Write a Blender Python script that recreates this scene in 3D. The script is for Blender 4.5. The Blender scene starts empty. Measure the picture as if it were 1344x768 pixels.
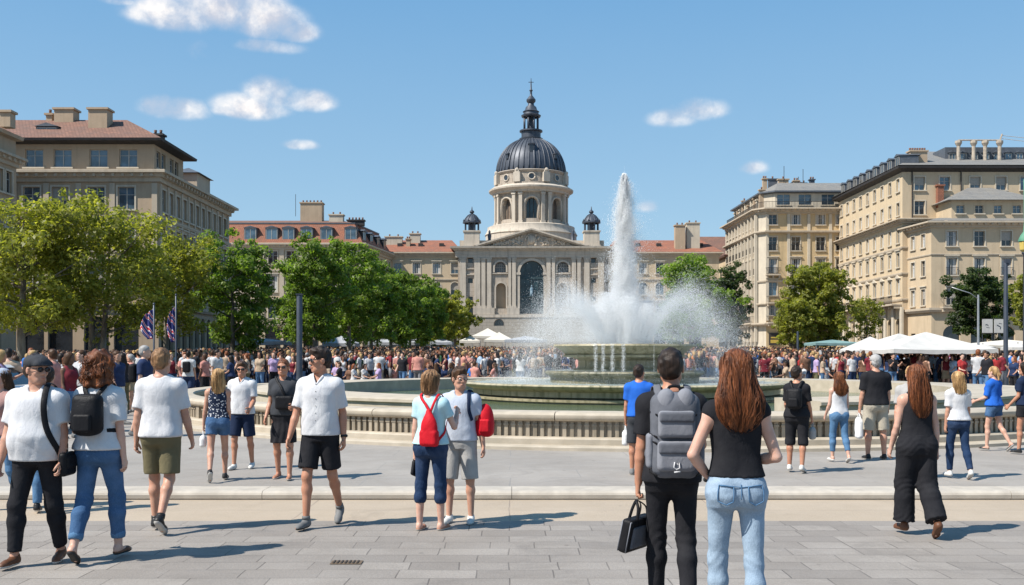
EXPO = 0.62
SUN_E = 5.0
SKY_S = .088
CLOUD_B = 8.2
SKY_HUE = .5
SKY_SAT = 1.0
SKY_MIX = .8
TOP_C = (.95, 2.85, 5.4)
HOR_C = (3.4, 5.1, 6.3)
DROPS = 3.4
DROP_SIZE = .53
CROWD_N = 5200
import bpy, math, random
import numpy as np
from mathutils import Vector, Matrix
random.seed(7)
RNG = np.random.default_rng(11)
SC = bpy.context.scene
COL = SC.collection
R = math.radians
PI = math.pi
FPX = 1306.67          # focal length of the photograph in its pixels
EYE = 1.75             # camera height
HOR = 465.0            # horizon row
def wx(px, d):
  return (px - 672.0) / FPX * d
def wz(py, d):
  return EYE + (HOR - py) / FPX * d
def ground_z(d):
  if d < 11.97:
    return 0.0
  if d < 48:
    return 0.1
  return 0.1 + (d - 48) * 0.0115
# ---------------------------------------------------------------- materials
MATS = {}
def new_mat(name):
  m = bpy.data.materials.new(name)
  m.use_nodes = True
  nt = m.node_tree
  b = nt.nodes['Principled BSDF']
  MATS[name] = m
  return m, nt, b
def rgb(c):
  return (c[0], c[1], c[2], 1.0)
def N(nt, typ, **kw):
  n = nt.nodes.new(typ)
  for k, v in kw.items():
    setattr(n, k, v)
  return n
def mixc(nt, fac, a, b, blend='MIX'):
  m = N(nt, 'ShaderNodeMix', data_type='RGBA', blend_type=blend)
  for i, v in ((0, fac), (6, a), (7, b)):
    if hasattr(v, 'is_output') or hasattr(v, 'links'):
      nt.links.new(v, m.inputs[i])
    elif i == 0:
      m.inputs[0].default_value = v
    else:
      m.inputs[i].default_value = rgb(v)
  return m.outputs[2]
def noise(nt, vec, scale, detail=3, rough=.55, dist=0.0):
  n = N(nt, 'ShaderNodeTexNoise')
  n.inputs['Scale'].default_value = scale
  n.inputs['Detail'].default_value = detail
  n.inputs['Roughness'].default_value = rough
  n.inputs['Distortion'].default_value = dist
  if vec is not None:
    nt.links.new(vec, n.inputs['Vector'])
  return n.outputs[0]
def ramp(nt, fac, lo, hi, a=0.0, b=1.0):
  m = N(nt, 'ShaderNodeMapRange')
  m.clamp = True
  nt.links.new(fac, m.inputs[0])
  m.inputs[1].default_value = lo
  m.inputs[2].default_value = hi
  m.inputs[3].default_value = a
  m.inputs[4].default_value = b
  return m.outputs[0]
def coords(nt, kind='Object', scale=None):
  t = N(nt, 'ShaderNodeTexCoord')
  o = t.outputs[kind]
  if scale is not None:
    mp = N(nt, 'ShaderNodeMapping')
    mp.inputs['Scale'].default_value = scale
    nt.links.new(o, mp.inputs['Vector'])
    o = mp.outputs[0]
  return o
def wpos(nt, scale=None):
  g = N(nt, 'ShaderNodeNewGeometry')
  o = g.outputs['Position']
  if scale is not None:
    mp = N(nt, 'ShaderNodeMapping')
    mp.inputs['Scale'].default_value = scale
    nt.links.new(o, mp.inputs['Vector'])
    o = mp.outputs[0]
  return o
def bump(nt, b, h, strength=.3, dist=.02):
  n = N(nt, 'ShaderNodeBump')
  n.inputs['Strength'].default_value = strength
  n.inputs['Distance'].default_value = dist
  nt.links.new(h, n.inputs['Height'])
  nt.links.new(n.outputs[0], b.inputs['Normal'])
def mat(name, c1, c2=None, rough=.7, scale=4.0, detail=4, spec=.3, metal=0.0, bmp=0.0, bdist=.01, bscale=None, cs='Object', sc=None, c3=None):
  if name in MATS:
    return MATS[name]
  m, nt, b = new_mat(name)
  c2 = c2 or tuple(x * .8 for x in c1)
  v = coords(nt, cs, sc) if cs != 'world' else wpos(nt, sc)
  n = noise(nt, v, scale, detail)
  f = ramp(nt, n, .35, .65)
  col = mixc(nt, f, c1, c2)
  if c3:
    n2 = noise(nt, v, scale * .17, 5, .65)
    col = mixc(nt, ramp(nt, n2, .52, .72), col, c3)
  nt.links.new(col, b.inputs['Base Color'])
  b.inputs['Roughness'].default_value = rough
  b.inputs['Specular IOR Level'].default_value = spec
  b.inputs['Metallic'].default_value = metal
  if bmp > 0:
    bump(nt, b, noise(nt, v, bscale or scale * 3, 4), bmp, bdist)
  return m
# ---------------------------------------------------------------- mesh builder
class MB:
  def __init__(s):
    s.v = []
    s.f = []
    s.m = []
  def add(s, vs, fs, mi=0):
    o = len(s.v)
    s.v.extend([tuple(v) for v in vs])
    for f in fs:
      s.f.append(tuple(i + o for i in f))
      s.m.append(mi)
  def box(s, x0, x1, y0, y1, z0, z1, mi=0):
    vs = [(x0, y0, z0), (x1, y0, z0), (x1, y1, z0), (x0, y1, z0), (x0, y0, z1), (x1, y0, z1), (x1, y1, z1), (x0, y1, z1)]
    s.add(vs, [(0, 3, 2, 1), (4, 5, 6, 7), (0, 1, 5, 4), (1, 2, 6, 5), (2, 3, 7, 6), (3, 0, 4, 7)], mi)
  def boxm(s, M, hx, hy, hz, mi=0):
    vs = [M @ Vector((a * hx, b * hy, c * hz)) for c in (-1, 1) for (a, b) in ((-1, -1), (1, -1), (1, 1), (-1, 1))]
    s.add(vs, [(0, 3, 2, 1), (4, 5, 6, 7), (0, 1, 5, 4), (1, 2, 6, 5), (2, 3, 7, 6), (3, 0, 4, 7)], mi)
  def lathe(s, prof, n=24, cx=0, cy=0, a0=0.0, a1=2 * PI, mi=0, cap=False, rmod=None):
    full = abs(a1 - a0 - 2 * PI) < 1e-6
    m = n if full else n + 1
    vs = []
    for i in range(m):
      a = a0 + (a1 - a0) * i / n
      for (r, z) in prof:
        rr = r * (rmod(a, z) if rmod else 1)
        vs.append((cx + rr * math.cos(a), cy + rr * math.sin(a), z))
    k = len(prof)
    fs = []
    for i in range(n):
      j = (i + 1) % m
      for q in range(k - 1):
        fs.append((i * k + q, j * k + q, j * k + q + 1, i * k + q + 1))
    if cap and full:
      fs.append(tuple(i * k + k - 1 for i in range(m)))
      fs.append(tuple(i * k for i in range(m))[::-1])
    if cap and not full:
      fs.append(tuple(range(k)))
      fs.append(tuple((m - 1) * k + q for q in range(k))[::-1])
    s.add(vs, fs, mi)
  def tube(s, pts, rad, n=6, mi=0, flat=None, up=None):
    """tube along pts; rad number or list; flat=(a,b) makes an elliptic strap"""
    pts = [Vector(p) for p in pts]
    if not isinstance(rad, (list, tuple)):
      rad = [rad] * len(pts)
    vs = []
    prev = None
    for i, p in enumerate(pts):
      t = (pts[min(i + 1, len(pts) - 1)] - pts[max(i - 1, 0)])
      if t.length < 1e-9:
        t = Vector((0, 0, 1))
      t.normalize()
      if prev is None:
        u = Vector(up) if up else (Vector((0, 0, 1)) if abs(t.z) < .9 else Vector((1, 0, 0)))
      else:
        u = prev
      u = (u - t * u.dot(t))
      if u.length < 1e-6:
        u = Vector((1, .1, 0))
        u = u - t * u.dot(t)
      u.normalize()
      w = t.cross(u)
      prev = u
      for q in range(n):
        a = 2 * PI * q / n
        ca, sa = math.cos(a), math.sin(a)
        if flat:
          ca *= flat[0]
          sa *= flat[1]
        vs.append(p + (u * ca + w * sa) * rad[i])
    fs = []
    for i in range(len(pts) - 1):
      for q in range(n):
        r = (q + 1) % n
        fs.append((i * n + q, i * n + r, (i + 1) * n + r, (i + 1) * n + q))
    fs.append(tuple(range(n))[::-1])
    fs.append(tuple((len(pts) - 1) * n + q for q in range(n)))
    s.add(vs, fs, mi)
  def ball(s, c, r, n=8, m=6, mi=0):
    if not isinstance(r, (list, tuple)):
      r = (r, r, r)
    vs = [(c[0], c[1], c[2] - r[2])]
    for j in range(1, m):
      p = -PI / 2 + PI * j / m
      for i in range(n):
        a = 2 * PI * i / n
        vs.append((c[0] + r[0] * math.cos(p) * math.cos(a), c[1] + r[1] * math.cos(p) * math.sin(a), c[2] + r[2] * math.sin(p)))
    vs.append((c[0], c[1], c[2] + r[2]))
    fs = []
    for i in range(n):
      k = (i + 1) % n
      fs.append((0, 1 + k, 1 + i))
      for j in range(m - 2):
        fs.append((1 + j * n + i, 1 + j * n + k, 1 + (j + 1) * n + k, 1 + (j + 1) * n + i))
      fs.append((1 + (m - 2) * n + i, 1 + (m - 2) * n + k, len(vs) - 1))
    s.add(vs, fs, mi)
  def prism(s, poly, z0, z1, mi=0):
    n = len(poly)
    vs = [(p[0], p[1], z0) for p in poly] + [(p[0], p[1], z1) for p in poly]
    fs = [tuple(range(n))[::-1], tuple(range(n, 2 * n))]
    for i in range(n):
      j = (i + 1) % n
      fs.append((i, j, n + j, n + i))
    s.add(vs, fs, mi)
  def sweep(s, poly, prof, mi=0, closed=True):
    """profile [(offset outward, z)] round a ccw footprint polygon, mitred"""
    n = len(poly)
    P = [Vector((p[0], p[1])) for p in poly]
    offs = []
    for i in range(n):
      a = P[i - 1] if (closed or i > 0) else None
      c = P[(i + 1) % n] if (closed or i < n - 1) else None
      b = P[i]
      d1 = (b - a).normalized() if a is not None else None
      d2 = (c - b).normalized() if c is not None else None
      if d1 is None:
        d1 = d2
      if d2 is None:
        d2 = d1
      n1 = Vector((d1.y, -d1.x))
      n2 = Vector((d2.y, -d2.x))
      m = (n1 + n2)
      m.normalize()
      offs.append(m / max(.3, m.dot(n1)))
    k = len(prof)
    vs = []
    for i in range(n):
      for (o, z) in prof:
        q = P[i] + offs[i] * o
        vs.append((q.x, q.y, z))
    fs = []
    for i in range(n if closed else n - 1):
      j = (i + 1) % n
      for q in range(k - 1):
        fs.append((i * k + q, j * k + q, j * k + q + 1, i * k + q + 1))
    s.add(vs, fs, mi)
  def build(s, name, mats, parent=None, smooth=False, loc=None, rotz=0, autosmooth=None):
    me = bpy.data.meshes.new(name)
    me.from_pydata(s.v, [], s.f)
    if not isinstance(mats, (list, tuple)):
      mats = [mats]
    for m in mats:
      me.materials.append(m)
    if len(mats) > 1:
      me.polygons.foreach_set('material_index', s.m)
    if smooth:
      me.polygons.foreach_set('use_smooth', [True] * len(me.polygons))
      if autosmooth:
        me.set_sharp_from_angle(angle=R(autosmooth))
    me.update()
    o = bpy.data.objects.new(name, me)
    COL.objects.link(o)
    if parent is not None:
      o.parent = parent
    if loc is not None:
      o.location = loc
    o.rotation_euler = (0, 0, rotz)
    return o
def np_mesh(name, V, F, mats, mi=None, parent=None, smooth=True, link=True):
  """V (n,3) float array; F (m,4) int array"""
  me = bpy.data.meshes.new(name)
  V = np.asarray(V, dtype=np.float32)
  F = np.asarray(F, dtype=np.int32)
  k = F.shape[1]
  me.vertices.add(len(V))
  me.vertices.foreach_set('co', V.ravel())
  me.loops.add(F.size)
  me.loops.foreach_set('vertex_index', F.ravel())
  me.polygons.add(len(F))
  me.polygons.foreach_set('loop_start', np.arange(0, F.size, k, dtype=np.int32))
  me.polygons.foreach_set('loop_total', np.full(len(F), k, dtype=np.int32))
  if smooth:
    me.polygons.foreach_set('use_smooth', np.ones(len(F), dtype=bool))
  if not isinstance(mats, (list, tuple)):
    mats = [mats]
  for m in mats:
    me.materials.append(m)
  if mi is not None:
    me.polygons.foreach_set('material_index', np.asarray(mi, dtype=np.int32))
  me.update(calc_edges=True)
  me.validate()
  o = bpy.data.objects.new(name, me)
  if link:
    COL.objects.link(o)
  if parent is not None:
    o.parent = parent
  return o
def thing(name, label, cat, loc=(0, 0, 0), rotz=0, group=None):
  o = bpy.data.objects.new(name, None)
  o.empty_display_size = .2
  COL.objects.link(o)
  o.location = loc
  o.rotation_euler = (0, 0, rotz)
  tag(o, label, cat, group)
  return o
def tag(o, label=None, cat=None, group=None, kind=None):
  if label:
    o['label'] = label
  if cat:
    o['category'] = cat
  if group:
    o['group'] = group
  if kind:
    o['kind'] = kind
  return o
def dup(root, loc=None, rotz=None, label=None, scale=None, group=None):
  r = root.copy()
  COL.objects.link(r)
  if loc is not None:
    r.location = loc
  if rotz is not None:
    r.rotation_euler = (0, 0, rotz)
  if scale is not None:
    r.scale = scale if isinstance(scale, (tuple, list)) else (scale,) * 3
  if label:
    r['label'] = label
  if group:
    r['group'] = group
  for ch in list(root.children):
    c = ch.copy()
    COL.objects.link(c)
    c.parent = r
    for g in list(ch.children):
      d = g.copy()
      COL.objects.link(d)
      d.parent = c
  return r
# ---------------------------------------------------------------- camera, light, sky
cam_d = bpy.data.cameras.new('camera')
cam_d.lens = 35
cam_d.sensor_width = 36
cam_d.shift_y = 81.0 / 1344.0
cam_d.clip_end = 6000
cam_d.clip_start = .1
cam = bpy.data.objects.new('camera', cam_d)
COL.objects.link(cam)
cam.location = (0, 0, EYE)
cam.rotation_euler = (R(90), 0, 0)
SC.camera = cam
SC.view_settings.view_transform = 'Standard'
SC.view_settings.look = 'None'
SC.view_settings.gamma = 1
SC.view_settings.exposure = EXPO
SC.view_settings.use_curve_mapping = False
SC.render.film_transparent = False
SC.cycles.max_bounces = 12
SC.cycles.transparent_max_bounces = 24
SC.cycles.use_denoising = True
SC.cycles.volume_bounces = 12
SC.cycles.diffuse_bounces = 8
SUN_EL = R(50)
SUN_TO = Vector((-.89, -.45, 0)).normalized() * math.cos(SUN_EL) + Vector((0, 0, math.sin(SUN_EL)))
sun_d = bpy.data.lights.new('sun', 'SUN')
sun_d.energy = SUN_E
sun_d.angle = R(.55)
sun_d.color = (1.0, .945, .86)
sun = bpy.data.objects.new('sun', sun_d)
COL.objects.link(sun)
sun.rotation_euler = SUN_TO.to_track_quat('Z', 'Y').to_euler()
sun.location = (-40, -10, 60)
world = bpy.data.worlds.new('World')
SC.world = world
world.use_nodes = True
nt = world.node_tree
bg = nt.nodes['Background']
sky = N(nt, 'ShaderNodeTexSky', sky_type='NISHITA')
sky.sun_disc = False
sky.sun_elevation = SUN_EL
sky.sun_rotation = math.atan2(SUN_TO.x, SUN_TO.y)
sky.air_density = 1.1
sky.dust_density = .4
sky.ozone_density = 2.2
bg.inputs[1].default_value = SKY_S
# clouds: soft heaps at their own bearings and heights in the sky
tc = N(nt, 'ShaderNodeTexCoord')
sep = N(nt, 'ShaderNodeSeparateXYZ')
nt.links.new(tc.outputs['Generated'], sep.inputs[0])
def M_(op, a, b=None, c=None):
  n = N(nt, 'ShaderNodeMath', operation=op)
  for i, v in enumerate((a, b, c)):
    if v is None:
      continue
    if isinstance(v, (int, float)):
      n.inputs[i].default_value = v
    else:
      nt.links.new(v, n.inputs[i])
  return n.outputs[0]
az = M_('ARCTAN2', sep.outputs[0], sep.outputs[1])
el = M_('ARCSINE', sep.outputs[2])
n1 = noise(nt, tc.outputs['Generated'], 17, 8, .58, .15)
n1b = noise(nt, tc.outputs['Generated'], 46, 5, .6)
mapo = N(nt, 'ShaderNodeMapping')
mapo.inputs['Location'].default_value = (-.012, 0, .02)
nt.links.new(tc.outputs['Generated'], mapo.inputs['Vector'])
n2 = noise(nt, mapo.outputs[0], 17, 8, .58, .15)
# (px, py, half width px, half height px, weight)
CLOUDS = [(235, 22, 68, 22, .9), (300, 12, 80, 34, 1.0), (352, 30, 52, 26, 1.0), (385, 42, 34, 16, .9), (352, 62, 46, 10, .7), (195, 20, 36, 13, .7), (262, 70, 20, 14, .40),
      (330, 142, 52, 17, 1.0), (355, 126, 36, 24, 1.0), (398, 134, 40, 15, 1.0), (305, 146, 30, 9, .8), (230, 144, 44, 15, .95), (208, 140, 24, 12, .8), (395, 191, 24, 7, .8),
      (885, 156, 34, 13, .8), (915, 146, 38, 15, .85), (988, 221, 20, 9, .65), (850, 272, 16, 8, .6), (160, 3, 30, 6, .5)]
tot = None
for (px, py, hw, hh, wgt) in CLOUDS:
  x = (px - 672) / FPX
  z = (HOR - py) / FPX
  a = math.atan(x)
  e = math.atan(z / math.hypot(1, x))
  hw, hh = hw * 1.3, hh * 1.5
  ra = hw / FPX / (1 + x * x)
  re = hh / FPX / (1 + z * z)
  dx = M_('DIVIDE', M_('SUBTRACT', az, a), ra)
  dz_ = M_('SUBTRACT', el, e)
  # flatter underside
  dz = M_('MAXIMUM', M_('DIVIDE', dz_, re), M_('DIVIDE', dz_, -re * .72))
  r2 = M_('ADD', M_('MULTIPLY', dx, dx), M_('MULTIPLY', dz, dz))
  m = M_('MULTIPLY', M_('MAXIMUM', M_('SUBTRACT', 1.0, r2), 0.0), wgt)
  tot = m if tot is None else M_('MAXIMUM', tot, m)
den = M_('ADD', tot, M_('MULTIPLY', M_('SUBTRACT', n1, .5), 2.4))
den = M_('ADD', den, M_('MULTIPLY', M_('SUBTRACT', n1b, .5), .9))
den = M_('MULTIPLY', den, ramp(nt, tot, 0.0, .5))
dens_ = ramp(nt, den, -.02, 1.15)
dens = M_('POWER', dens_, 1.35)
shade = ramp(nt, M_('SUBTRACT', n1, n2), -.07, .1)
ccol = mixc(nt, shade, tuple(c * CLOUD_B for c in (.60, .62, .70)), tuple(c * CLOUD_B for c in (1.0, .96, .93)))
ccol_b = ccol
hs = N(nt, 'ShaderNodeHueSaturation')
nt.links.new(sky.outputs[0], hs.inputs['Color'])
hs.inputs['Hue'].default_value = SKY_HUE
hs.inputs['Saturation'].default_value = SKY_SAT
mx = N(nt, 'ShaderNodeMix', data_type='RGBA')
nt.links.new(dens, mx.inputs[0])
gm = mixc(nt, ramp(nt, el, -.02, .42), HOR_C, TOP_C)
skyc = mixc(nt, SKY_MIX, (0, 0, 0), gm)
mxs = N(nt, 'ShaderNodeMix', data_type='RGBA')
mxs.inputs[0].default_value = SKY_MIX
nt.links.new(hs.outputs[0], mxs.inputs[6])
nt.links.new(gm, mxs.inputs[7])
nt.links.new(mxs.outputs[2], mx.inputs[6])
nt.links.new(ccol, mx.inputs[7])
nt.links.new(mx.outputs[2], bg.inputs[0])
# ================================================================ ground
def paving(name, c1, c2, w, hgt, mortar, mc, off=.37, rough=.75, rot=0.0, joint_bump=.5, vary=.5, patch=.25, squash=1.0):
  m, nt, b = new_mat(name)
  v = wpos(nt)
  mp = N(nt, 'ShaderNodeMapping')
  mp.inputs['Rotation'].default_value = (0, 0, R(rot))
  nt.links.new(v, mp.inputs['Vector'])
  # slightly hand laid joints
  dn = N(nt, 'ShaderNodeTexNoise')
  dn.inputs['Scale'].default_value = 1.1
  nt.links.new(v, dn.inputs['Vector'])
  vm = N(nt, 'ShaderNodeVectorMath', operation='MULTIPLY_ADD')
  nt.links.new(dn.outputs[1], vm.inputs[0])
  vm.inputs[1].default_value = (.05, .05, 0)
  nt.links.new(mp.outputs[0], vm.inputs[2])
  br = N(nt, 'ShaderNodeTexBrick')
  br.offset = off
  br.offset_frequency = 2
  br.squash = squash
  br.squash_frequency = 3
  br.inputs['Scale'].default_value = 1
  br.inputs['Brick Width'].default_value = w
  br.inputs['Row Height'].default_value = hgt
  br.inputs['Mortar Size'].default_value = mortar
  br.inputs['Mortar Smooth'].default_value = .3
  br.inputs['Bias'].default_value = 0
  br.inputs['Color1'].default_value = (0, 0, 0, 1)
  br.inputs['Color2'].default_value = (1, 1, 1, 1)
  br.inputs['Mortar'].default_value = (.5, .5, .5, 1)
  nt.links.new(vm.outputs[0], br.inputs['Vector'])
  n1 = noise(nt, v, 2.2, 6, .62)
  n2 = noise(nt, v, 38, 4, .7)
  n3 = noise(nt, v, .35, 4, .6)
  base = mixc(nt, M_w(nt, br.outputs[0], vary), c1, c2)
  base = mixc(nt, ramp(nt, n1, .35, .7, 0, .5), base, tuple(x * .80 for x in c1))
  base = mixc(nt, ramp(nt, n2, .4, .75, 0, .45), base, tuple(x * .70 for x in c1))
  base = mixc(nt, ramp(nt, n3, .45, .7, 0, patch), base, tuple(min(1, x * 1.25) for x in c2))
  # spots of old gum and stains
  vo = N(nt, 'ShaderNodeTexVoronoi')
  vo.inputs['Scale'].default_value = 1.7
  nt.links.new(v, vo.inputs['Vector'])
  base = mixc(nt, ramp(nt, vo.outputs['Distance'], .055, .03, 0, .55), base, tuple(x * .45 for x in c1))
  nst = noise(nt, v, .9, 7, .72, .8)
  base = mixc(nt, ramp(nt, nst, .54, .66, 0, .38), base, tuple(x * .62 for x in c1))
  nj = noise(nt, v, 1.6, 3)
  jf = N(nt, 'ShaderNodeMath', operation='MULTIPLY')
  nt.links.new(br.outputs['Fac'], jf.inputs[0])
  nt.links.new(ramp(nt, nj, .30, .60, .15, 1.0), jf.inputs[1])
  col = mixc(nt, jf.outputs[0], base, mc)
  nt.links.new(col, b.inputs['Base Color'])
  nt.links.new(ramp(nt, n1, .3, .7, rough - .12, rough + .1), b.inputs['Roughness'])
  b.inputs['Specular IOR Level'].default_value = .35
  hh = N(nt, 'ShaderNodeMath', operation='MULTIPLY_ADD')
  nt.links.new(br.outputs['Fac'], hh.inputs[0])
  hh.inputs[1].default_value = -joint_bump
  nt.links.new(n2, hh.inputs[2])
  h2 = N(nt, 'ShaderNodeMath', operation='MULTIPLY_ADD')
  nt.links.new(br.outputs[0], h2.inputs[0])
  h2.inputs[1].default_value = .35
  nt.links.new(hh.outputs[0], h2.inputs[2])
  bump(nt, b, h2.outputs[0], .55, .012)
  return m
def M_w(nt, a, f):
  n = N(nt, 'ShaderNodeMath', operation='MULTIPLY')
  nt.links.new(a, n.inputs[0])
  n.inputs[1].default_value = f
  return n.outputs[0]
G_PAV = paving('grey_paving', (.215, .190, .168), (.315, .282, .250), .62, .30, .0065, (.115, .10, .088), .43, vary=.9, squash=.66)
G_BEIGE = paving('beige_slabs', (.37, .30, .225), (.41, .335, .255), 2.3, 1.6, .008, (.24, .19, .15), .0, vary=.6)
G_PLAZA = paving('plaza_slabs', (.275, .248, .220), (.32, .290, .258), 1.9, .95, .008, (.21, .20, .19), .5, vary=.35, joint_bump=.2, patch=.5)
G_KERB = mat('kerb_stone', (.46, .41, .345), (.36, .32, .27), .7, 5, 6, bmp=.2, bscale=60, cs='world', c3=(.38, .35, .31))
G_FAR = mat('far_ground', (.30, .28, .25), (.26, .25, .22), .9, .05, 4, cs='world')
def sheet(name, x0, x1, ys, m, zf):
  mb = MB()
  vs = []
  for y in ys:
    vs += [(x0, y, zf(y)), (x1, y, zf(y))]
  mb.add(vs, [(2 * i, 2 * i + 1, 2 * i + 3, 2 * i + 2) for i in range(len(ys) - 1)])
  o = mb.build(name, m)
  tag(o, kind='structure')
  return o
sheet('pavement', -150, 150, [-60, 10.45], G_PAV, lambda y: 0.0)
sheet('stone_strip', -150, 150, [10.45, 11.99], G_BEIGE, lambda y: 0.0)
mb = MB()
prof = [(11.972, -.01), (11.972, .012), (11.955, .016), (11.950, .060), (11.962, .084), (11.985, .099), (12.02, .106), (12.40, .106), (12.40, .0)]
for i in range(62):
  x0 = -93 + i * 3.0
  x1 = x0 + 2.994
  n = len(prof)
  vs = [(x0, p[0], p[1]) for p in prof] + [(x1, p[0], p[1]) for p in prof]
  mb.add(vs, [(j, j + n, j + 1 + n, j + 1) for j in range(n - 1)] + [tuple(range(n)), tuple(range(n, 2 * n))[::-1]])
tag(mb.build('kerb', G_KERB), kind='structure')
GZ = lambda y: min(ground_z(max(y, 12.4)), 1.30)
sheet('plaza', -150, 150, [12.39, 20, 35, 48, 70, 100, 152, 300], G_PLAZA, GZ)
sheet('ground', -2500, 2500, [-500, 100, 300, 3000], G_FAR, lambda y: -.35)
# small drain cover in the near paving
dr = thing('drain_cover', 'small rusty drain cover set in the grey paving near the camera', 'drain cover', (wx(455, 8.35), 8.35, .004))
mb = MB()
mb.box(-.13, .13, -.07, .07, 0, .003)
mb.build('cover_plate', mat('rusty_iron', (.16, .11, .07), (.09, .07, .05), .8, 30), dr)
mb = MB()
for i in range(7):
  mb.box(-.11 + i * .033, -.097 + i * .033, -.055, .055, .0055, .009)
mb.build('slat', mat('iron_dark', (.05, .04, .035), None, .7, 30), dr)
# distant hills behind the roofs
mb = MB()
vs = []
for j, (y, hgt) in enumerate(((1500, 0), (1800, 26), (2300, 40))):
  for i in range(60):
    x = -2400 + i * 81.4
    vs.append((x, y, hgt * (.5 + .35 * math.sin(i * .7 + j) + .2 * math.sin(i * 1.9)) - .3))
mb.add(vs, [(j * 60 + i, j * 60 + i + 1, (j + 1) * 60 + i + 1, (j + 1) * 60 + i) for j in range(2) for i in range(59)])
tag(mb.build('hills', mat('hill_green', (.07, .09, .06), (.05, .07, .05), .9, .02, 4, cs='world'), smooth=True), kind='structure')
# ================================================================ fountain
FC = (3.42, 30.35)
STONE_L = mat('pale_fountain_stone', (.45, .39, .31), (.36, .31, .24), .7, 3, 7, bmp=.25, bscale=40, bdist=.01, c3=(.30, .27, .22))
def wet_stone(name, c1, c2, c3):
  m, nt, b = new_mat(name)
  v = coords(nt)
  n = noise(nt, v, 2.2, 6, .65)
  st = noise(nt, coords(nt, 'Object', (5, 5, .35)), 1.6, 5, .6)
  col = mixc(nt, ramp(nt, n, .35, .65), c1, c2)
  col = mixc(nt, ramp(nt, st, .46, .66, 0, .85), col, c3)
  nt.links.new(col, b.inputs['Base Color'])
  nt.links.new(ramp(nt, st, .4, .7, .55, .22), b.inputs['Roughness'])
  bump(nt, b, noise(nt, v, 24, 5, .6), .35, .015)
  return m
STONE_M = wet_stone('mossy_fountain_stone', (.42, .36, .24), (.33, .285, .18), (.15, .14, .075))
STONE_D = wet_stone('wet_dark_stone', (.26, .23, .155), (.18, .165, .105), (.065, .07, .04))
zb = .1
fo = thing('fountain', 'large round tiered stone fountain with two bowls inside a carved basin wall', 'fountain', (FC[0], FC[1], zb))
NR = 160
mb = MB()
mb.lathe([(13.62, -.02), (13.62, .055), (13.60, .065), (13.15, .065), (13.15, .0)], NR)
mb.build('step', STONE_L, fo, True, autosmooth=30)
mb = MB()
mb.lathe([(13.20, .05), (13.20, .16), (13.17, .185), (13.10, .195), (12.62, .195)], NR)
mb.build('plinth', STONE_L, fo, True, autosmooth=30)
mb = MB()
mb.lathe([(13.00, .18), (13.00, .48), (12.55, .48), (12.55, .1)], NR)
nb = 620
for i in range(nb):
  a = 2 * PI * i / nb
  if i % 31 == 0:
    M = Matrix.Rotation(a, 4, 'Z') @ Matrix.Translation((13.03, 0, .335))
    mb.boxm(M, .05, .10, .145)
  elif i % 31 != 1 and i % 31 != 30:
    M = Matrix.Rotation(a, 4, 'Z') @ Matrix.Translation((13.015, 0, .33))
    mb.boxm(M, .032, .034, .135)
    M = Matrix.Rotation(a, 4, 'Z') @ Matrix.Translation((13.03, 0, .40))
    mb.boxm(M, .030, .046, .016)
mb.build('carved_band', wet_stone('carved_stone', (.36, .30, .225), (.27, .225, .165), (.15, .125, .09)), fo)
nseg = 46
for k in range(nseg):
  mb = MB()
  a0 = 2 * PI * k / nseg + .0006
  a1 = 2 * PI * (k + 1) / nseg - .0006
  mb.lathe([(12.50, .47), (13.07, .47), (13.12, .485), (13.15, .53), (13.145, .58), (13.10, .615), (13.02, .632), (12.60, .632), (12.52, .62), (12.49, .58), (12.50, .47)], 5, 0, 0, a0, a1, 0, True)
  mb.build('coping', STONE_L, fo, True, autosmooth=40)
for (t0, t1) in ((29, 165), (-165, -14)):
  # seen from the camera 0 degrees is the front; angles run clockwise to the left
  a0, a1 = R(-90 - t1), R(-90 - t0)
  mb = MB()
  mb.lathe([(11.0, .0), (11.0, .62), (11.06, .64), (11.06, .70), (11.0, .72), (9.2, .72), (9.2, .0)], 60, 0, 0, a0, a1, 0, True)
  mb.build('inner_ledge', STONE_L, fo, True, autosmooth=30)
mb = MB()
mb.lathe([(4.62, .2), (4.62, .36), (4.72, .38), (4.73, .44), (4.50, .47), (4.42, .50), (4.42, .60), (4.52, .63), (4.70, .66), (4.80, .70), (4.90, .745), (4.93, .80), (4.88, .84), (4.70, .84), (4.62, .80), (4.6, .5)], 120)
mb.build('lower_bowl', STONE_M, fo, True, autosmooth=50)
mb = MB()
mb.lathe([(2.25, .5), (2.25, .95), (2.30, 1.0), (2.40, 1.05), (2.42, 1.10), (2.38, 1.15), (1.6, 1.16)], 96)
mb.build('drum', STONE_D, fo, True, autosmooth=40)
mb = MB()
mb.lathe([(1.54, 1.15), (1.54, 1.20), (1.44, 1.23), (1.40, 1.30), (1.40, 1.46), (1.50, 1.53), (1.66, 1.555), (1.84, 1.565), (1.86, 1.62), (1.80, 1.65), (1.90, 1.74), (2.02, 1.84), (2.12, 1.865), (2.16, 1.895), (2.14, 1.945), (2.0, 1.95), (1.92, 1.90), (.5, 1.88)], 96)
mb.build('upper_bowl', STONE_M, fo, True, autosmooth=50)
def water_mat(name, c, rough=.06, bs=6.0, bd=.03, foam=.0):
  m, nt, b = new_mat(name)
  v = wpos(nt)
  n = noise(nt, v, bs, 5, .65, .5)
  n2 = noise(nt, v, bs * 3.3, 4, .7)
  col = mixc(nt, ramp(nt, n2, .62 - foam * .5, .8 - foam * .4, 0, .9 if foam else .2), c, (.62, .68, .68))
  nt.links.new(col, b.inputs['Base Color'])
  b.inputs['Roughness'].default_value = rough
  b.inputs['IOR'].default_value = 1.33
  b.inputs['Specular IOR Level'].default_value = .6
  ad = N(nt, 'ShaderNodeMath', operation='ADD')
  nt.links.new(n, ad.inputs[0])
  nt.links.new(n2, ad.inputs[1])
  bump(nt, b, ad.outputs[0], .8, bd)
  return m
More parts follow.
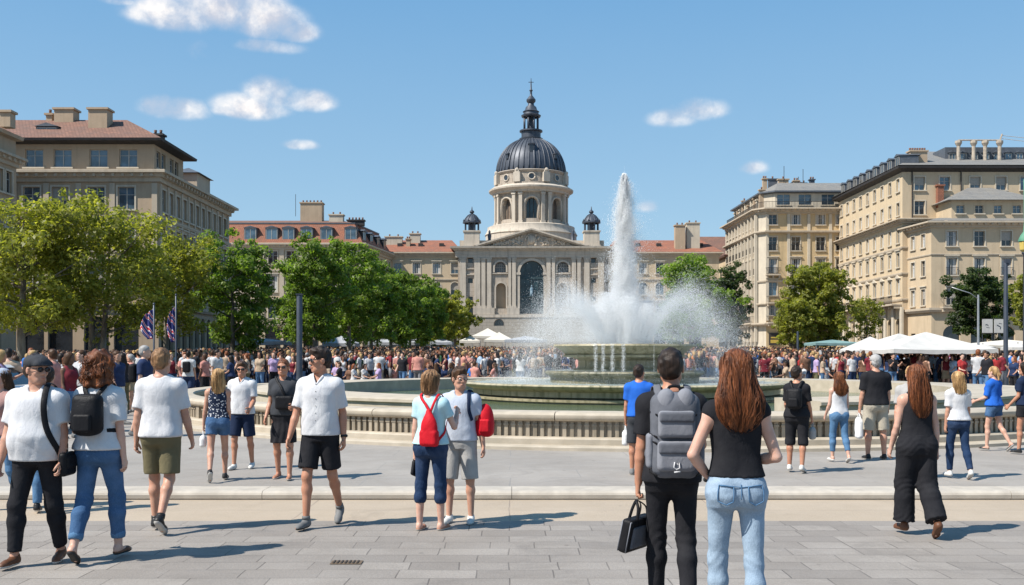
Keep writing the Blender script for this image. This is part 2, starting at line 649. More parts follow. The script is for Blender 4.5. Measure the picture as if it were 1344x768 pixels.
W_POOL = water_mat('pool_water', (.10, .125, .06))
W_BOWL = water_mat('bowl_water', (.13, .19, .17), .1, 9, .05, .5)
def disc(name, r0, r1, z, m):
  mb = MB()
  mb.lathe([(r1, z), (r0, z)], 96)
  o = mb.build(name, m, None, True, (FC[0], FC[1], zb))
  tag(o, kind='structure')
disc('pool_water', 4.25, 12.56, .33, W_POOL)
disc('bowl_water', 2.24, 4.62, .80, W_BOWL)
disc('basin_water', .02, 1.95, 1.925, W_BOWL)
disc('drum_water', 1.37, 2.32, 1.163, W_BOWL)
# ---------------------------------------------------------------- the spray
m, nt, b = new_mat('water_drops')
nt.nodes.remove(b)
out = nt.nodes['Material Output']
d1 = N(nt, 'ShaderNodeBsdfDiffuse')
d1.inputs[0].default_value = (.97, .98, .99, 1)
d2 = N(nt, 'ShaderNodeBsdfTranslucent')
d2.inputs[0].default_value = (.97, .98, .99, 1)
mxs = N(nt, 'ShaderNodeMixShader')
mxs.inputs[0].default_value = .5
nt.links.new(d1.outputs[0], mxs.inputs[1])
nt.links.new(d2.outputs[0], mxs.inputs[2])
tr = N(nt, 'ShaderNodeBsdfTransparent')
mx2 = N(nt, 'ShaderNodeMixShader')
mx2.inputs[0].default_value = .0
nt.links.new(mxs.outputs[0], mx2.inputs[1])
nt.links.new(tr.outputs[0], mx2.inputs[2])
nt.links.new(mx2.outputs[0], out.inputs[0])
M_DROP = m
TET = np.array([(1, 1, 1), (1, -1, -1), (-1, 1, -1), (-1, -1, 1)], float) / 1.732
def drops(P, size, stretch=None):
  n = len(P)
  q = RNG.normal(size=(n, 4))
  q /= np.linalg.norm(q, axis=1)[:, None]
  w, x, y, z = q.T
  Rm = np.stack([np.stack([1 - 2 * (y * y + z * z), 2 * (x * y - z * w), 2 * (x * z + y * w)], 1), np.stack([2 * (x * y + z * w), 1 - 2 * (x * x + z * z), 2 * (y * z - x * w)], 1), np.stack([2 * (x * z - y * w), 2 * (y * z + x * w), 1 - 2 * (x * x + y * y)], 1)], 1)
  V = np.einsum('nij,kj->nki', Rm, TET) * size[:, None, None]
  if stretch is not None:
    V[:, :, 2] *= stretch[:, None]
  V = V + P[:, None, :]
  return V.reshape(-1, 3)
def tets_mesh(name, V, m, parent=None):
  n = len(V) // 4
  base = np.arange(n)[:, None] * 4
  F = np.concatenate([base + np.array(t)[None, :] for t in ((0, 1, 2), (0, 3, 1), (0, 2, 3), (1, 3, 2))], 0)
  return np_mesh(name, V, F, m, None, parent, False)
PS, SS, ST = [], [], []
def emit(P, s, st=None):
  PS.append(P)
  SS.append(s)
  ST.append(np.ones(len(P)) if st is None else st)
n = int(72000 * DROPS)
u = RNG.random(n) ** 1.15
z = 1.9 + 5.25 * u
rr = np.interp(z, [1.9, 2.8, 3.7, 4.6, 5.6, 6.5, 7.0, 7.2], [.62, .52, .44, .37, .29, .18, .09, .03])
a = RNG.random(n) * 2 * PI
r = rr * np.abs(RNG.normal(size=n)) * .55
# clumps of water climbing
r *= 1 + .35 * np.sin(a * 3 + z * 4.0) + .2 * np.sin(a * 5 - z * 7)
emit(np.stack([r * np.cos(a), r * np.sin(a), z], 1), .007 + .010 * RNG.random(n) ** 2, 1.5 + 3 * RNG.random(n))
# stray drops round the plume, falling back
n = int(9000 * DROPS)
z = 1.9 + 5.0 * RNG.random(n)
rr = np.interp(z, [1.9, 4.0, 6.0, 7.2], [1.15, .75, .40, .12])
a = RNG.random(n) * 2 * PI
r = rr * np.abs(RNG.normal(size=n)) * .75
emit(np.stack([r * np.cos(a) + .06 * (7.2 - z), r * np.sin(a), z], 1), .006 + .009 * RNG.random(n))
# ring of shorter jets
for k in range(7):
  th = 2 * PI * (k + .3) / 7
  n = int(1900 * DROPS)
  hgt = 1.25 + .7 * random.random()
  tt = RNG.random(n)
  vz = math.sqrt(2 * 9.8 * hgt) * (1 - .12 * np.abs(RNG.normal(size=n)))
  T_ = vz / 9.8 * 2
  t = tt * T_
  z = 1.9 + vz * t - 4.9 * t * t
  sp = .06 + .34 * tt
  rad = .55 + .45 * tt
  emit(np.stack([rad * math.cos(th) + RNG.normal(size=n) * sp * .6, rad * math.sin(th) + RNG.normal(size=n) * sp * .6, z], 1), .008 + .010 * RNG.random(n), 1 + 1.5 * RNG.random(n))
# wide arcs
for k in range(20):
  th = 2 * PI * (k + .1) / 20
  n = int((5400 if math.sin(th) > -.72 else 700) * DROPS)
  hgt = 1.15 + .5 * random.random()
  vz0 = math.sqrt(2 * 9.8 * hgt)
  vr0 = 2.45 + .5 * random.random()
  vz = vz0 * (1 + .10 * RNG.normal(size=n))
  vr = vr0 * (1 + .085 * RNG.normal(size=n))
  va = RNG.normal(size=n) * .16
  T_ = (vz + np.sqrt(vz * vz + 2 * 9.8 * 1.05)) / 9.8
  t = T_ * RNG.random(n) ** .85
  z = 1.95 + vz * t - 4.9 * t * t
  r = .75 + vr * t * .80
  s_ = va * t
  j = RNG.normal(size=(n, 3)) * (.02 + .05 * t[:, None])
  P = np.stack([r * math.cos(th) - s_ * math.sin(th) + .12 * t, r * math.sin(th) + s_ * math.cos(th), z], 1) + j
  emit(P, .005 + .011 * RNG.random(n) ** 1.5)
# drifting fine spray
n = int(26000 * DROPS)
a = RNG.random(n) * 2 * PI
r = 3.7 * np.sqrt(RNG.random(n))
zt = np.interp(r, [0, 1.0, 2.2, 3.2, 3.9], [4.6, 3.8, 3.1, 2.6, 1.8])
z = .9 + (zt - .9) * RNG.random(n) ** 1.1
emit(np.stack([r * np.cos(a), r * np.sin(a), z], 1), .004 + .005 * RNG.random(n))
# threads of water falling over the two rims
for k in range(9):
  th = RNG.random() * 2 * PI
  n = int(30 * DROPS)
  z = 1.15 + .75 * RNG.random(n)
  emit(np.stack([(2.15 + RNG.normal(size=n) * .012) * math.cos(th) + RNG.normal(size=n) * .008, (2.15 + RNG.normal(size=n) * .012) * math.sin(th) + RNG.normal(size=n) * .008, z], 1), .004 + .005 * RNG.random(n), 3 + 3 * RNG.random(n))
for th_ in (-118, -112, -105, -97):
  th = R(th_)
  n = int(220 * DROPS)
  z = .85 + 1.1 * RNG.random(n)
  emit(np.stack([2.2 * math.cos(th) + RNG.normal(size=n) * .03, 2.2 * math.sin(th) + RNG.normal(size=n) * .02, z], 1), .005 + .007 * RNG.random(n), 2 + 3 * RNG.random(n))
# splash where the arcs land
n = int(9000 * DROPS)
a = RNG.random(n) * 2 * PI
r = 3.3 + RNG.normal(size=n) * .5
emit(np.stack([r * np.cos(a), r * np.sin(a), .82 + np.abs(RNG.normal(size=n)) * .16], 1), .006 + .008 * RNG.random(n))
P = np.concatenate(PS)
keep = ~((P[:, 2] < 1.9) & (np.hypot(P[:, 0], P[:, 1]) < 2.12))
keep &= ~((P[:, 2] < 1.93) & (np.hypot(P[:, 0], P[:, 1]) > 2.3) & (np.hypot(P[:, 0], P[:, 1]) < 2.75) & (RNG.random(len(P)) < .8))
keep &= ~((P[:, 2] < 2.0) & (P[:, 1] < -1.0) & (np.hypot(P[:, 0], P[:, 1]) > 2.35) & (RNG.random(len(P)) < .8))
P, S_, T_ = P[keep], np.concatenate(SS)[keep], np.concatenate(ST)[keep]
sp = tets_mesh('water_spray', drops(P, S_ * DROP_SIZE, T_), M_DROP)
sp.location = (FC[0], FC[1], zb)
tag(sp, 'tall white fountain jet with arcs of spray falling into the bowls', 'water spray', kind='stuff')
# fine mist hanging in the plume (a real volume)
m = bpy.data.materials.new('mist')
m.use_nodes = True
nt = m.node_tree
nt.nodes.clear()
out = N(nt, 'ShaderNodeOutputMaterial')
vs_ = N(nt, 'ShaderNodeVolumePrincipled')
vs_.inputs['Color'].default_value = (.98, .985, .99, 1)
vs_.inputs['Anisotropy'].default_value = .1
tc = N(nt, 'ShaderNodeTexCoord')
sp_ = N(nt, 'ShaderNodeSeparateXYZ')
nt.links.new(tc.outputs['Object'], sp_.inputs[0])
def MM(op, a, b=None):
  n = N(nt, 'ShaderNodeMath', operation=op)
  for i, v in enumerate((a, b)):
    if v is None:
      continue
    if isinstance(v, (int, float)):
      n.inputs[i].default_value = v
    else:
      nt.links.new(v, n.inputs[i])
  return n.outputs[0]
rad = MM('SQRT', MM('ADD', MM('MULTIPLY', sp_.outputs[0], sp_.outputs[0]), MM('MULTIPLY', sp_.outputs[1], sp_.outputs[1])))
# plume radius as a function of height
cr = N(nt, 'ShaderNodeFloatCurve')
nt.links.new(MM('DIVIDE', sp_.outputs[2], 8.0), cr.inputs[1])
cm = cr.mapping.curves[0]
pts = [(0, .30), (1.9 / 8, .40), (2.8 / 8, .36), (3.7 / 8, .27), (4.6 / 8, .21), (5.6 / 8, .155), (6.5 / 8, .10), (7.05 / 8, .05), (7.3 / 8, .0)]
while len(cm.points) < len(pts):
  cm.points.new(.5, .5)
for p, q in zip(cm.points, pts):
  p.location = q
cr.mapping.update()
core = MM('SUBTRACT', 1.0, MM('DIVIDE', rad, MM('MAXIMUM', MM('MULTIPLY', cr.outputs[0], 2.0), .02)))
core = MM('MAXIMUM', core, 0.0)
nz = noise(nt, coords(nt, 'Object', (1, 1, .35)), 3.2, 4, .6)
core = MM('MULTIPLY', MM('MULTIPLY', core, core), ramp(nt, nz, .3, .65, .15, 1.6))
# the wide skirt of spray
nz2 = noise(nt, tc.outputs['Object'], 1.2, 5, .6)
sk = MM('MULTIPLY', ramp(nt, rad, 4.1, 1.2), MM('MULTIPLY', ramp(nt, sp_.outputs[2], 3.6, 1.9), ramp(nt, sp_.outputs[2], .75, 1.2)))
sk = MM('MULTIPLY', sk, ramp(nt, nz2, .42, .68, .05, 1.0))
sk = MM('MULTIPLY', sk, MM('MAXIMUM', ramp(nt, sp_.outputs[2], 1.93, 2.1), MM('MULTIPLY', ramp(nt, rad, 2.6, 3.1), ramp(nt, sp_.outputs[1], -1.6, .2))))
sk = MM('MULTIPLY', sk, MM('MAXIMUM', ramp(nt, sp_.outputs[1], -2.6, -1.2), ramp(nt, sp_.outputs[2], 1.9, 2.3)))
den = MM('ADD', MM('MULTIPLY', core, 9.0), MM('MULTIPLY', sk, .42))
nt.links.new(den, vs_.inputs['Density'])
nt.links.new(vs_.outputs[0], out.inputs['Volume'])
mb = MB()
mb.lathe([(.0, .86), (4.2, .86), (4.2, 2.6), (3.2, 3.4), (1.2, 3.8), (.75, 5.2), (.45, 6.6), (.15, 7.35), (0, 7.4)], 40)
ms_ = mb.build('mist', m, sp, True)
# ================================================================ buildings
def stucco(name, c, c2=None, c3=None, streak=.5, blocks=None, rough=.85):
  m, nt, b = new_mat(name)
  v = wpos(nt)
  n = noise(nt, v, .8, 6, .6)
  col = mixc(nt, ramp(nt, n, .3, .7), c, c2 or tuple(x * .88 for x in c))
  st = noise(nt, wpos(nt, (2.2, 2.2, .16)), 1.0, 5, .65)
  col = mixc(nt, ramp(nt, st, .5, .72, 0, streak), col, c3 or tuple(x * .62 for x in c))
  fine = noise(nt, v, 14, 4, .7)
  col = mixc(nt, ramp(nt, fine, .45, .75, 0, .22), col, tuple(x * .6 for x in c))
  hgt = fine
  if blocks:
    # courses of ashlar in the world's metres
    sx = N(nt, 'ShaderNodeSeparateXYZ')
    nt.links.new(v, sx.inputs[0])
    ad = N(nt, 'ShaderNodeMath', operation='ADD')
    nt.links.new(sx.outputs[0], ad.inputs[0])
    nt.links.new(sx.outputs[1], ad.inputs[1])
    cb = N(nt, 'ShaderNodeCombineXYZ')
    nt.links.new(ad.outputs[0], cb.inputs[0])
    nt.links.new(sx.outputs[2], cb.inputs[1])
    br = N(nt, 'ShaderNodeTexBrick')
    br.inputs['Scale'].default_value = 1
    br.inputs['Brick Width'].default_value = blocks[0]
    br.inputs['Row Height'].default_value = blocks[1]
    br.inputs['Mortar Size'].default_value = .02
    br.inputs['Color1'].default_value = (0, 0, 0, 1)
    br.inputs['Color2'].default_value = (1, 1, 1, 1)
    nt.links.new(cb.outputs[0], br.inputs['Vector'])
    col = mixc(nt, M_w(nt, br.outputs[0], .25), col, tuple(x * .78 for x in c))
    col = mixc(nt, br.outputs['Fac'], col, tuple(x * .5 for x in c))
  nt.links.new(col, b.inputs['Base Color'])
  b.inputs['Roughness'].default_value = rough
  b.inputs['Specular IOR Level'].default_value = .2
  bump(nt, b, hgt, .25, .02)
  return m
def tiles(name, c, c2, c3, period=.28):
  m, nt, b = new_mat(name)
  v = wpos(nt)
  sx = N(nt, 'ShaderNodeSeparateXYZ')
  nt.links.new(v, sx.inputs[0])
  ad = N(nt, 'ShaderNodeMath', operation='ADD')
  nt.links.new(sx.outputs[0], ad.inputs[0])
  nt.links.new(sx.outputs[1], ad.inputs[1])
  cb = N(nt, 'ShaderNodeCombineXYZ')
  nt.links.new(ad.outputs[0], cb.inputs[0])
  nt.links.new(sx.outputs[2], cb.inputs[1])
  br = N(nt, 'ShaderNodeTexBrick')
  br.inputs['Scale'].default_value = 1
  br.inputs['Brick Width'].default_value = period
  br.inputs['Row Height'].default_value = period * .6
  br.inputs['Mortar Size'].default_value = .03
  br.inputs['Color1'].default_value = (0, 0, 0, 1)
  br.inputs['Color2'].default_value = (1, 1, 1, 1)
  nt.links.new(cb.outputs[0], br.inputs['Vector'])
  n = noise(nt, v, .9, 5, .65)
  col = mixc(nt, br.outputs[0], c, c2)
  col = mixc(nt, ramp(nt, n, .42, .68, 0, .8), col, c3)
  col = mixc(nt, M_w(nt, br.outputs['Fac'], .75), col, tuple(x * .4 for x in c))
  nt.links.new(col, b.inputs['Base Color'])
  b.inputs['Roughness'].default_value = .85
  hh = N(nt, 'ShaderNodeMath', operation='SUBTRACT')
  nt.links.new(br.outputs[0], hh.inputs[0])
  nt.links.new(br.outputs['Fac'], hh.inputs[1])
  bump(nt, b, hh.outputs[0], .5, .05)
  return m
ST_TAUPE = stucco('taupe_stucco', (.44, .335, .235), (.37, .28, .195))
ST_TRIM = stucco('stone_trim', (.48, .40, .305), (.40, .335, .255), streak=.6)
ST_CREAM = stucco('cream_stucco', (.56, .445, .30), (.50, .395, .265))
ST_YELLOW = stucco('ochre_stucco', (.54, .405, .235), (.49, .365, .21))
ST_SAND = stucco('sand_stucco', (.52, .41, .28), (.46, .36, .245))
ST_TRIML = stucco('pale_trim', (.54, .475, .375), (.46, .40, .32), streak=.6)
ST_CHURCH = stucco('church_stone', (.45, .385, .315), (.36, .305, .25), (.17, .145, .125), .8, (1.3, .62))
ST_CHURCH2 = stucco('church_trim', (.52, .455, .375), (.43, .375, .31), (.24, .21, .18), .7)
ST_BASE = stucco('base_ashlar', (.38, .34, .285), (.32, .285, .24), blocks=(1.1, .5))
T_RED = tiles('terracotta_tiles', (.36, .135, .075), (.26, .095, .055), (.20, .105, .075))
T_BROWN = tiles('weathered_tiles', (.25, .125, .085), (.17, .085, .06), (.13, .085, .07))
T_GREY = tiles('slate_roof', (.21, .205, .195), (.165, .16, .155), (.24, .22, .19), .4)
M_ZINC = mat('zinc', (.12, .13, .15), (.09, .10, .115), .5, 3, cs='world', metal=.3)
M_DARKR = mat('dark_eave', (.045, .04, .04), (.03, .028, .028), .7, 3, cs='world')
M_LEAD, nt, b = new_mat('lead_dome')
v = wpos(nt, (1, 1, .3))
n = noise(nt, v, 1.4, 6, .65)
col = mixc(nt, ramp(nt, n, .35, .7), (.038, .046, .062), (.080, .088, .105))
nt.links.new(col, b.inputs['Base Color'])
b.inputs['Metallic'].default_value = .35
b.inputs['Roughness'].default_value = .5
bump(nt, b, noise(nt, v, 3, 4), .3, .05)
M_FRAME = mat('window_frame_paint', (.42, .40, .36), None, .5, 3)
M_FRAMED = mat('dark_frame_paint', (.06, .06, .06), None, .5, 3)
M_IRON = mat('balcony_iron', (.03, .03, .032), None, .6, 5)
M_SHUT = mat('grey_blind', (.36, .33, .29), (.30, .28, .25), .7, 5)
M_CURT = mat('net_curtain', (.50, .49, .47), (.38, .38, .37), .9, 6)
def glass(name, c, rough=.05, sp=.8):
  m, nt, b = new_mat(name)
  n = noise(nt, wpos(nt), .9, 3)
  col = mixc(nt, ramp(nt, n, .4, .6), c, tuple(x * .45 for x in c))
  nt.links.new(col, b.inputs['Base Color'])
  b.inputs['Roughness'].default_value = rough
  b.inputs['Specular IOR Level'].default_value = sp
  bump(nt, b, noise(nt, wpos(nt), .7, 2), .12, .08)
  return m
GL_DARK = glass('dark_glass', (.030, .034, .040))
GL_BLUE = glass('blue_glass', (.085, .14, .19), .04, 1.0)
GL_TEAL = glass('teal_glass', (.020, .045, .055), .2, .6)
def wall(mb, P0, u, L, z0, z1, ops, depth=.28, mi=0):
  """a facade with real openings; P0 2D start, u unit direction; outward is to the right of u"""
  n = (u[1], -u[0])
  def pt(x, z, d=0.0):
    return (P0[0] + u[0] * x - n[0] * d, P0[1] + u[1] * x - n[1] * d, z)
  xs = sorted(set([0.0, L] + [o[0] for o in ops] + [o[1] for o in ops]))
  xs = [x for x in xs if 0 <= x <= L]
  for i in range(len(xs) - 1):
    a, b = xs[i], xs[i + 1]
    if b - a < 1e-5:
      continue
    mid = (a + b) / 2
    blk = sorted([(o[2], o[3]) for o in ops if o[0] - 1e-6 < mid < o[1] + 1e-6])
    z = z0
    for (q0, q1) in blk:
      if q0 > z + 1e-5:
        mb.add([pt(a, z), pt(b, z), pt(b, q0), pt(a, q0)], [(0, 1, 2, 3)], mi)
      z = max(z, q1)
    if z < z1 - 1e-5:
      mb.add([pt(a, z), pt(b, z), pt(b, z1), pt(a, z1)], [(0, 1, 2, 3)], mi)
  for o in ops:
    a, b, q0, q1 = o[:4]
    arch = len(o) > 4 and o[4]
    if arch:
      r = (b - a) / 2
      zs = q1 - r
      xm = (a + b) / 2
      A = [(xm - r * math.cos(t), zs + r * math.sin(t)) for t in np.linspace(0, PI, 17)]
      for k in range(8):
        mb.add([pt(a, q1), pt(*A[k]), pt(*A[k + 1])], [(0, 1, 2)], mi)
        mb.add([pt(b, q1), pt(*A[8 + k]), pt(*A[9 + k])], [(0, 1, 2)], mi)
      loop = [(a, q0)] + A + [(b, q0)]
    else:
      loop = [(a, q0), (a, q1), (b, q1), (b, q0)]
    m = len(loop)
    vs = [pt(x, z) for x, z in loop] + [pt(x, z, depth) for x, z in loop]
    mb.add(vs, [(i, (i + 1) % m, m + (i + 1) % m, m + i) for i in range(m)], mi)
WCACHE = {}
def win_meshes(w, h, style, gl):
  key = (round(w, 2), round(h, 2), style, gl.name)
  if key in WCACHE:
    return WCACHE[key]
  tmp = []
  arch = 'arch' in style
  D = .20
  zs = h - w / 2 if arch else h
  fm = M_FRAMED if 'darkframe' in style else M_FRAME
  # frame: casement bars, set back in the opening
  mb = MB()
  t = .05
  mb.box(-w / 2, -w / 2 + t, D - .03, D + .03, 0, zs)
  mb.box(w / 2 - t, w / 2, D - .03, D + .03, 0, zs)
  mb.box(-w / 2, w / 2, D - .032, D + .032, 0, t)
  mb.box(-w / 2, w / 2, D - .032, D + .032, zs - t, zs)
  mb.box(-.035, .035, D - .035, D + .035, 0, h - .02 if arch else h)
  mb.box(-w / 2, w / 2, D - .028, D + .028, h * .66 - .02, h * .66 + .02)
  if arch:
    r = w / 2
    for a_ in np.linspace(0, PI, 13)[:-1]:
      a2 = a_ + PI / 12
      mb.add([(-r * math.cos(a_), D - .03, zs + r * math.sin(a_)), (-r * math.cos(a2), D - .03, zs + r * math.sin(a2)), (-(r - t) * math.cos(a2), D - .03, zs + (r - t) * math.sin(a2)), (-(r - t) * math.cos(a_), D - .03, zs + (r - t) * math.sin(a_))], [(0, 1, 2, 3)])
  fr = mb.build('window', fm)
  tmp.append(('window', fr.data))
  bpy.data.objects.remove(fr)
  # pane
  mb = MB()
  if arch:
    r = w / 2
    pts = [(-w / 2, D, 0), (w / 2, D, 0)] + [(r * math.cos(a_), D, zs + r * math.sin(a_)) for a_ in np.linspace(0, PI, 13)]
    mb.add(pts, [tuple(range(len(pts)))])
  else:
    mb.add([(-w / 2, D, 0), (w / 2, D, 0), (w / 2, D, h), (-w / 2, D, h)], [(0, 1, 2, 3)])
  o = mb.build('pane', gl)
  tmp.append(('pane', o.data))
  bpy.data.objects.remove(o)
  if 'curtain' in style:
    mb = MB()
    for sx in (-1, 1):
      n_ = 8
      vs = []
      for i in range(n_ + 1):
        x = sx * (w / 2 - .03 - (w * .30) * i / n_)
        y = D - .008 - .006 * (i % 2)
        vs += [(x, y, .05), (x, y, zs - .05)]
      mb.add(vs, [(2 * i, 2 * i + 2, 2 * i + 3, 2 * i + 1) for i in range(n_)])
    o = mb.build('curtain', M_CURT)
    tmp.append(('curtain', o.data))
    bpy.data.objects.remove(o)
  if 'blind' in style:
    mb = MB()
    hh = h * .62
    k = int(hh / .07)
    for i in range(k):
      mb.box(-w / 2 + .05, w / 2 - .05, D - .062, D - .042, h - .05 - (i + 1) * .07 + .008, h - .05 - i * .07)
    o = mb.build('blind', M_SHUT)
    tmp.append(('blind', o.data))
    bpy.data.objects.remove(o)
  # surround, proud of the wall
  mb = MB()
  s = .13
  if 'plainwall' not in style:
    mb.box(-w / 2 - s, -w / 2, -.06, .02, -.0, zs)
    mb.box(w / 2, w / 2 + s, -.06, .02, -.0, zs)
    if arch:
      r = w / 2
      for a_ in np.linspace(0, PI, 13)[:-1]:
        a2 = a_ + PI / 12
        q = []
        for (rr, yy) in ((r, -.06), (r + s, -.06), (r + s, .02)):
          q += [(-rr * math.cos(a_), yy, zs + rr * math.sin(a_)), (-rr * math.cos(a2), yy, zs + rr * math.sin(a2))]
        mb.add(q, [(0, 1, 3, 2), (2, 3, 5, 4)])
    else:
      mb.box(-w / 2 - s, w / 2 + s, -.062, .02, h, h + s)
    if 'ped' in style:
      mb.box(-w / 2 - s - .12, w / 2 + s + .12, -.20, .02, h + s + .12, h + s + .24)
      mb.box(-w / 2 - s - .02, w / 2 + s + .02, -.10, .02, h + s, h + s + .12)
    if 'hood' in style:
      pts = [(-w / 2 - s - .15, h + s), (w / 2 + s + .15, h + s), (0, h + s + .42)]
      mb.add([(x, -.20, z) for x, z in pts] + [(x, .02, z) for x, z in pts], [(0, 1, 2), (0, 2, 5, 3), (2, 1, 4, 5), (1, 0, 3, 4)])
  o = mb.build('surround', ST_TRIML) if mb.v else None
  if o:
    tmp.append(('surround', o.data))
    bpy.data.objects.remove(o)
  mb = MB()
  mb.box(-w / 2 - s - .04, w / 2 + s + .04, -.16, .20, -.13, -.001)
  if 'brk' in style:
    for sx in (-1, 1):
      mb.box(sx * w * .4 - .06, sx * w * .4 + .06, -.12, 0, -.30, -.13)
  o = mb.build('sill', ST_TRIML)
  tmp.append(('sill', o.data))
  bpy.data.objects.remove(o)
  if 'rail' in style:
    mb = MB()
    W = w / 2 + .1
    mb.box(-W, W, -.155, -.125, .80, .84)
    mb.box(-W, W, -.155, -.125, .06, .09)
    k = int(2 * W / .13)
    for i in range(k + 1):
      x = -W + 2 * W * i / k
      mb.box(x - .011, x + .011, -.15, -.13, 0, .82)
    o = mb.build('railing', M_IRON)
    tmp.append(('railing', o.data))
    bpy.data.objects.remove(o)
  WCACHE[key] = tmp
  return tmp
class Bld:
  def __init__(s, name, label, cat, org, wallm, roofm=None, trim=None):
    s.O = Vector((org[0], org[1], 0))
    s.root = thing(name, label, cat, (org[0], org[1], 0))
    s.wm, s.tm = wallm, trim or ST_TRIM
  def put(s, name, mb, m, smooth=False, auto=None, parent=None):
    mb.v = [(v[0] - s.O.x, v[1] - s.O.y, v[2]) for v in mb.v]
    return mb.build(name, m, parent or s.root, smooth, autosmooth=auto)
  def window(s, P0, u, x, z, w, h, style, gl):
    ms = win_meshes(w, h, style, gl)
    n = (u[1], -u[0])
    par = None
    for (nm, me) in ms:
      o = bpy.data.objects.new(nm, me)
      COL.objects.link(o)
      if par is None:
        o.parent = s.root
        o.location = (P0[0] + u[0] * x - s.O.x, P0[1] + u[1] * x - s.O.y, z)
        o.rotation_euler = (0, 0, math.atan2(u[1], u[0]))
        par = o
      else:
        o.parent = par
    return par
  def face(s, mb, P0, P1, z0, z1, rows, depth=.28, gls=(0, 0, 1)):
    """rows: (z, w, h, style, [x positions]) or with an int for evenly spread columns"""
    L = math.hypot(P1[0] - P0[0], P1[1] - P0[1])
    u = ((P1[0] - P0[0]) / L, (P1[1] - P0[1]) / L)
    ops = []
    for (z, w, h, style, xs) in rows:
      if isinstance(xs, int):
        xs = [L * (i + .5) / xs for i in range(xs)]
      for x in xs:
        if x - w / 2 < .05 or x + w / 2 > L - .05:
          continue
        ops.append((x - w / 2, x + w / 2, z, z + h, 'arch' in style))
        if style.startswith('void'):
          mbv = MB()
          n = (u[1], -u[0])
          c = [(P0[0] + u[0] * xx - n[0] * (depth - .01), P0[1] + u[1] * xx - n[1] * (depth - .01)) for xx in (x - w / 2, x + w / 2)]
          mbv.add([(c[0][0], c[0][1], z), (c[1][0], c[1][1], z), (c[1][0], c[1][1], z + h), (c[0][0], c[0][1], z + h)], [(0, 1, 2, 3)])
          s.put('shopfront' if z < 3 else 'pane', mbv, GL_TEAL if 'teal' in style else GL_DARK)
          continue
        st = style
        k = random.random()
        if 'auto' in st:
          st = st.replace('auto', 'curtain' if k < .45 else ('blind' if k < .62 else 'open'))
        g = GL_BLUE if (gls[random.randrange(len(gls))]) else GL_DARK
        s.window(P0, u, x, z, w, h, st, g)
    wall(mb, P0, u, L, z0, z1, ops, depth)
    return u, L
def hip(mb, x0, x1, y0, y1, ze, zr, ov=.6, mi=0, ins=None):
  """hipped roof on a rectangle"""
  x0, x1, y0, y1 = x0 - ov, x1 + ov, y0 - ov, y1 + ov
  w, d = x1 - x0, y1 - y0
  k = ins if ins is not None else min(w, d) / 2
  if w >= d:
    r = [(x0 + k, (y0 + y1) / 2), (x1 - k, (y0 + y1) / 2)]
    vs = [(x0, y0, ze), (x1, y0, ze), (x1, y1, ze), (x0, y1, ze), (r[0][0], r[0][1], zr), (r[1][0], r[1][1], zr)]
    fs = [(0, 1, 5, 4), (1, 2, 5), (2, 3, 4, 5), (3, 0, 4), (3, 2, 1, 0)]
  else:
    r = [((x0 + x1) / 2, y0 + k), ((x0 + x1) / 2, y1 - k)]
    vs = [(x0, y0, ze), (x1, y0, ze), (x1, y1, ze), (x0, y1, ze), (r[0][0], r[0][1], zr), (r[1][0], r[1][1], zr)]
    fs = [(0, 1, 4), (1, 2, 5, 4), (2, 3, 5), (3, 0, 4, 5), (3, 2, 1, 0)]
  mb.add(vs, fs, mi)
def chimney(B, x, y, z0, z1, w, d, m=None, pots=3):
  mb = MB()
  mb.box(x - w / 2, x + w / 2, y - d / 2, y + d / 2, z0, z1)
  mb.box(x - w / 2 - .12, x + w / 2 + .12, y - d / 2 - .12, y + d / 2 + .12, z1, z1 + .16)
  c = B.put('chimney', mb, m or ST_TAUPE)
  for i in range(pots):
    mb = MB()
    px_ = x - w / 2 + w * (i + .5) / pots
    mb.lathe([(.10, z1 + .15), (.13, z1 + .5), (.10, z1 + .52)], 8, px_, y, cap=True)
    o = B.put('chimney_pot', mb, T_BROWN, True)
    o.parent = c
def cornice(B, poly, z, out=.6, hgt=.8, m=None, closed=True, name='cornice', dent=True, cap=None):
  mb = MB()
  prof = [(.0, z - hgt), (out * .25, z - hgt + .05), (out * .25, z - hgt * .6), (out * .5, z - hgt * .55), (out * .6, z - hgt * .3), (out, z - hgt * .25), (out, z - .03), (out * .92, z), (-.3, z + .03)]
  mb.sweep(poly, prof, 0, closed)
  if dent:
    n = len(poly)
    for i in range(n if closed else n - 1):
      a, b = Vector(poly[i][:2]), Vector(poly[(i + 1) % n][:2])
      L = (b - a).length
      u = (b - a) / L
      nn = Vector((u.y, -u.x))
      k = int(L / .75)
      for j in range(k):
        c = a + u * (L * (j + .5) / k) + nn * out * .45
        M = Matrix.Translation((c.x, c.y, z - hgt * .42)) @ Matrix.Rotation(math.atan2(u.y, u.x), 4, 'Z')
        mb.boxm(M, .11, out * .36, hgt * .13)
  return B.put(name, mb, m or B.tm)
def bandc(B, poly, z, out=.15, hgt=.3, closed=True, m=None):
  mb = MB()
  mb.sweep(poly, [(-.02, z - hgt), (out * .6, z - hgt), (out, z - hgt * .5), (out, z), (-.02, z + .02)], 0, closed)
  return B.put('string_course', mb, m or B.tm)
def quoins(B, x, y, z0, z1, dx, dy):
  mb = MB()
  z = z0
  i = 0
  while z < z1 - .5:
    w = .55 if i % 2 else .38
    mb.box(min(x, x + dx * w) - (.03 if dx > 0 else 0) if dx else x, max(x, x + dx * w) + (.03 if dx < 0 else 0), y - .035 if dy > 0 else y - w, y + w if dy > 0 else y + .035, z, z + .46)
    z += .5
    i += 1
  B.put('quoin_column', mb, B.tm)
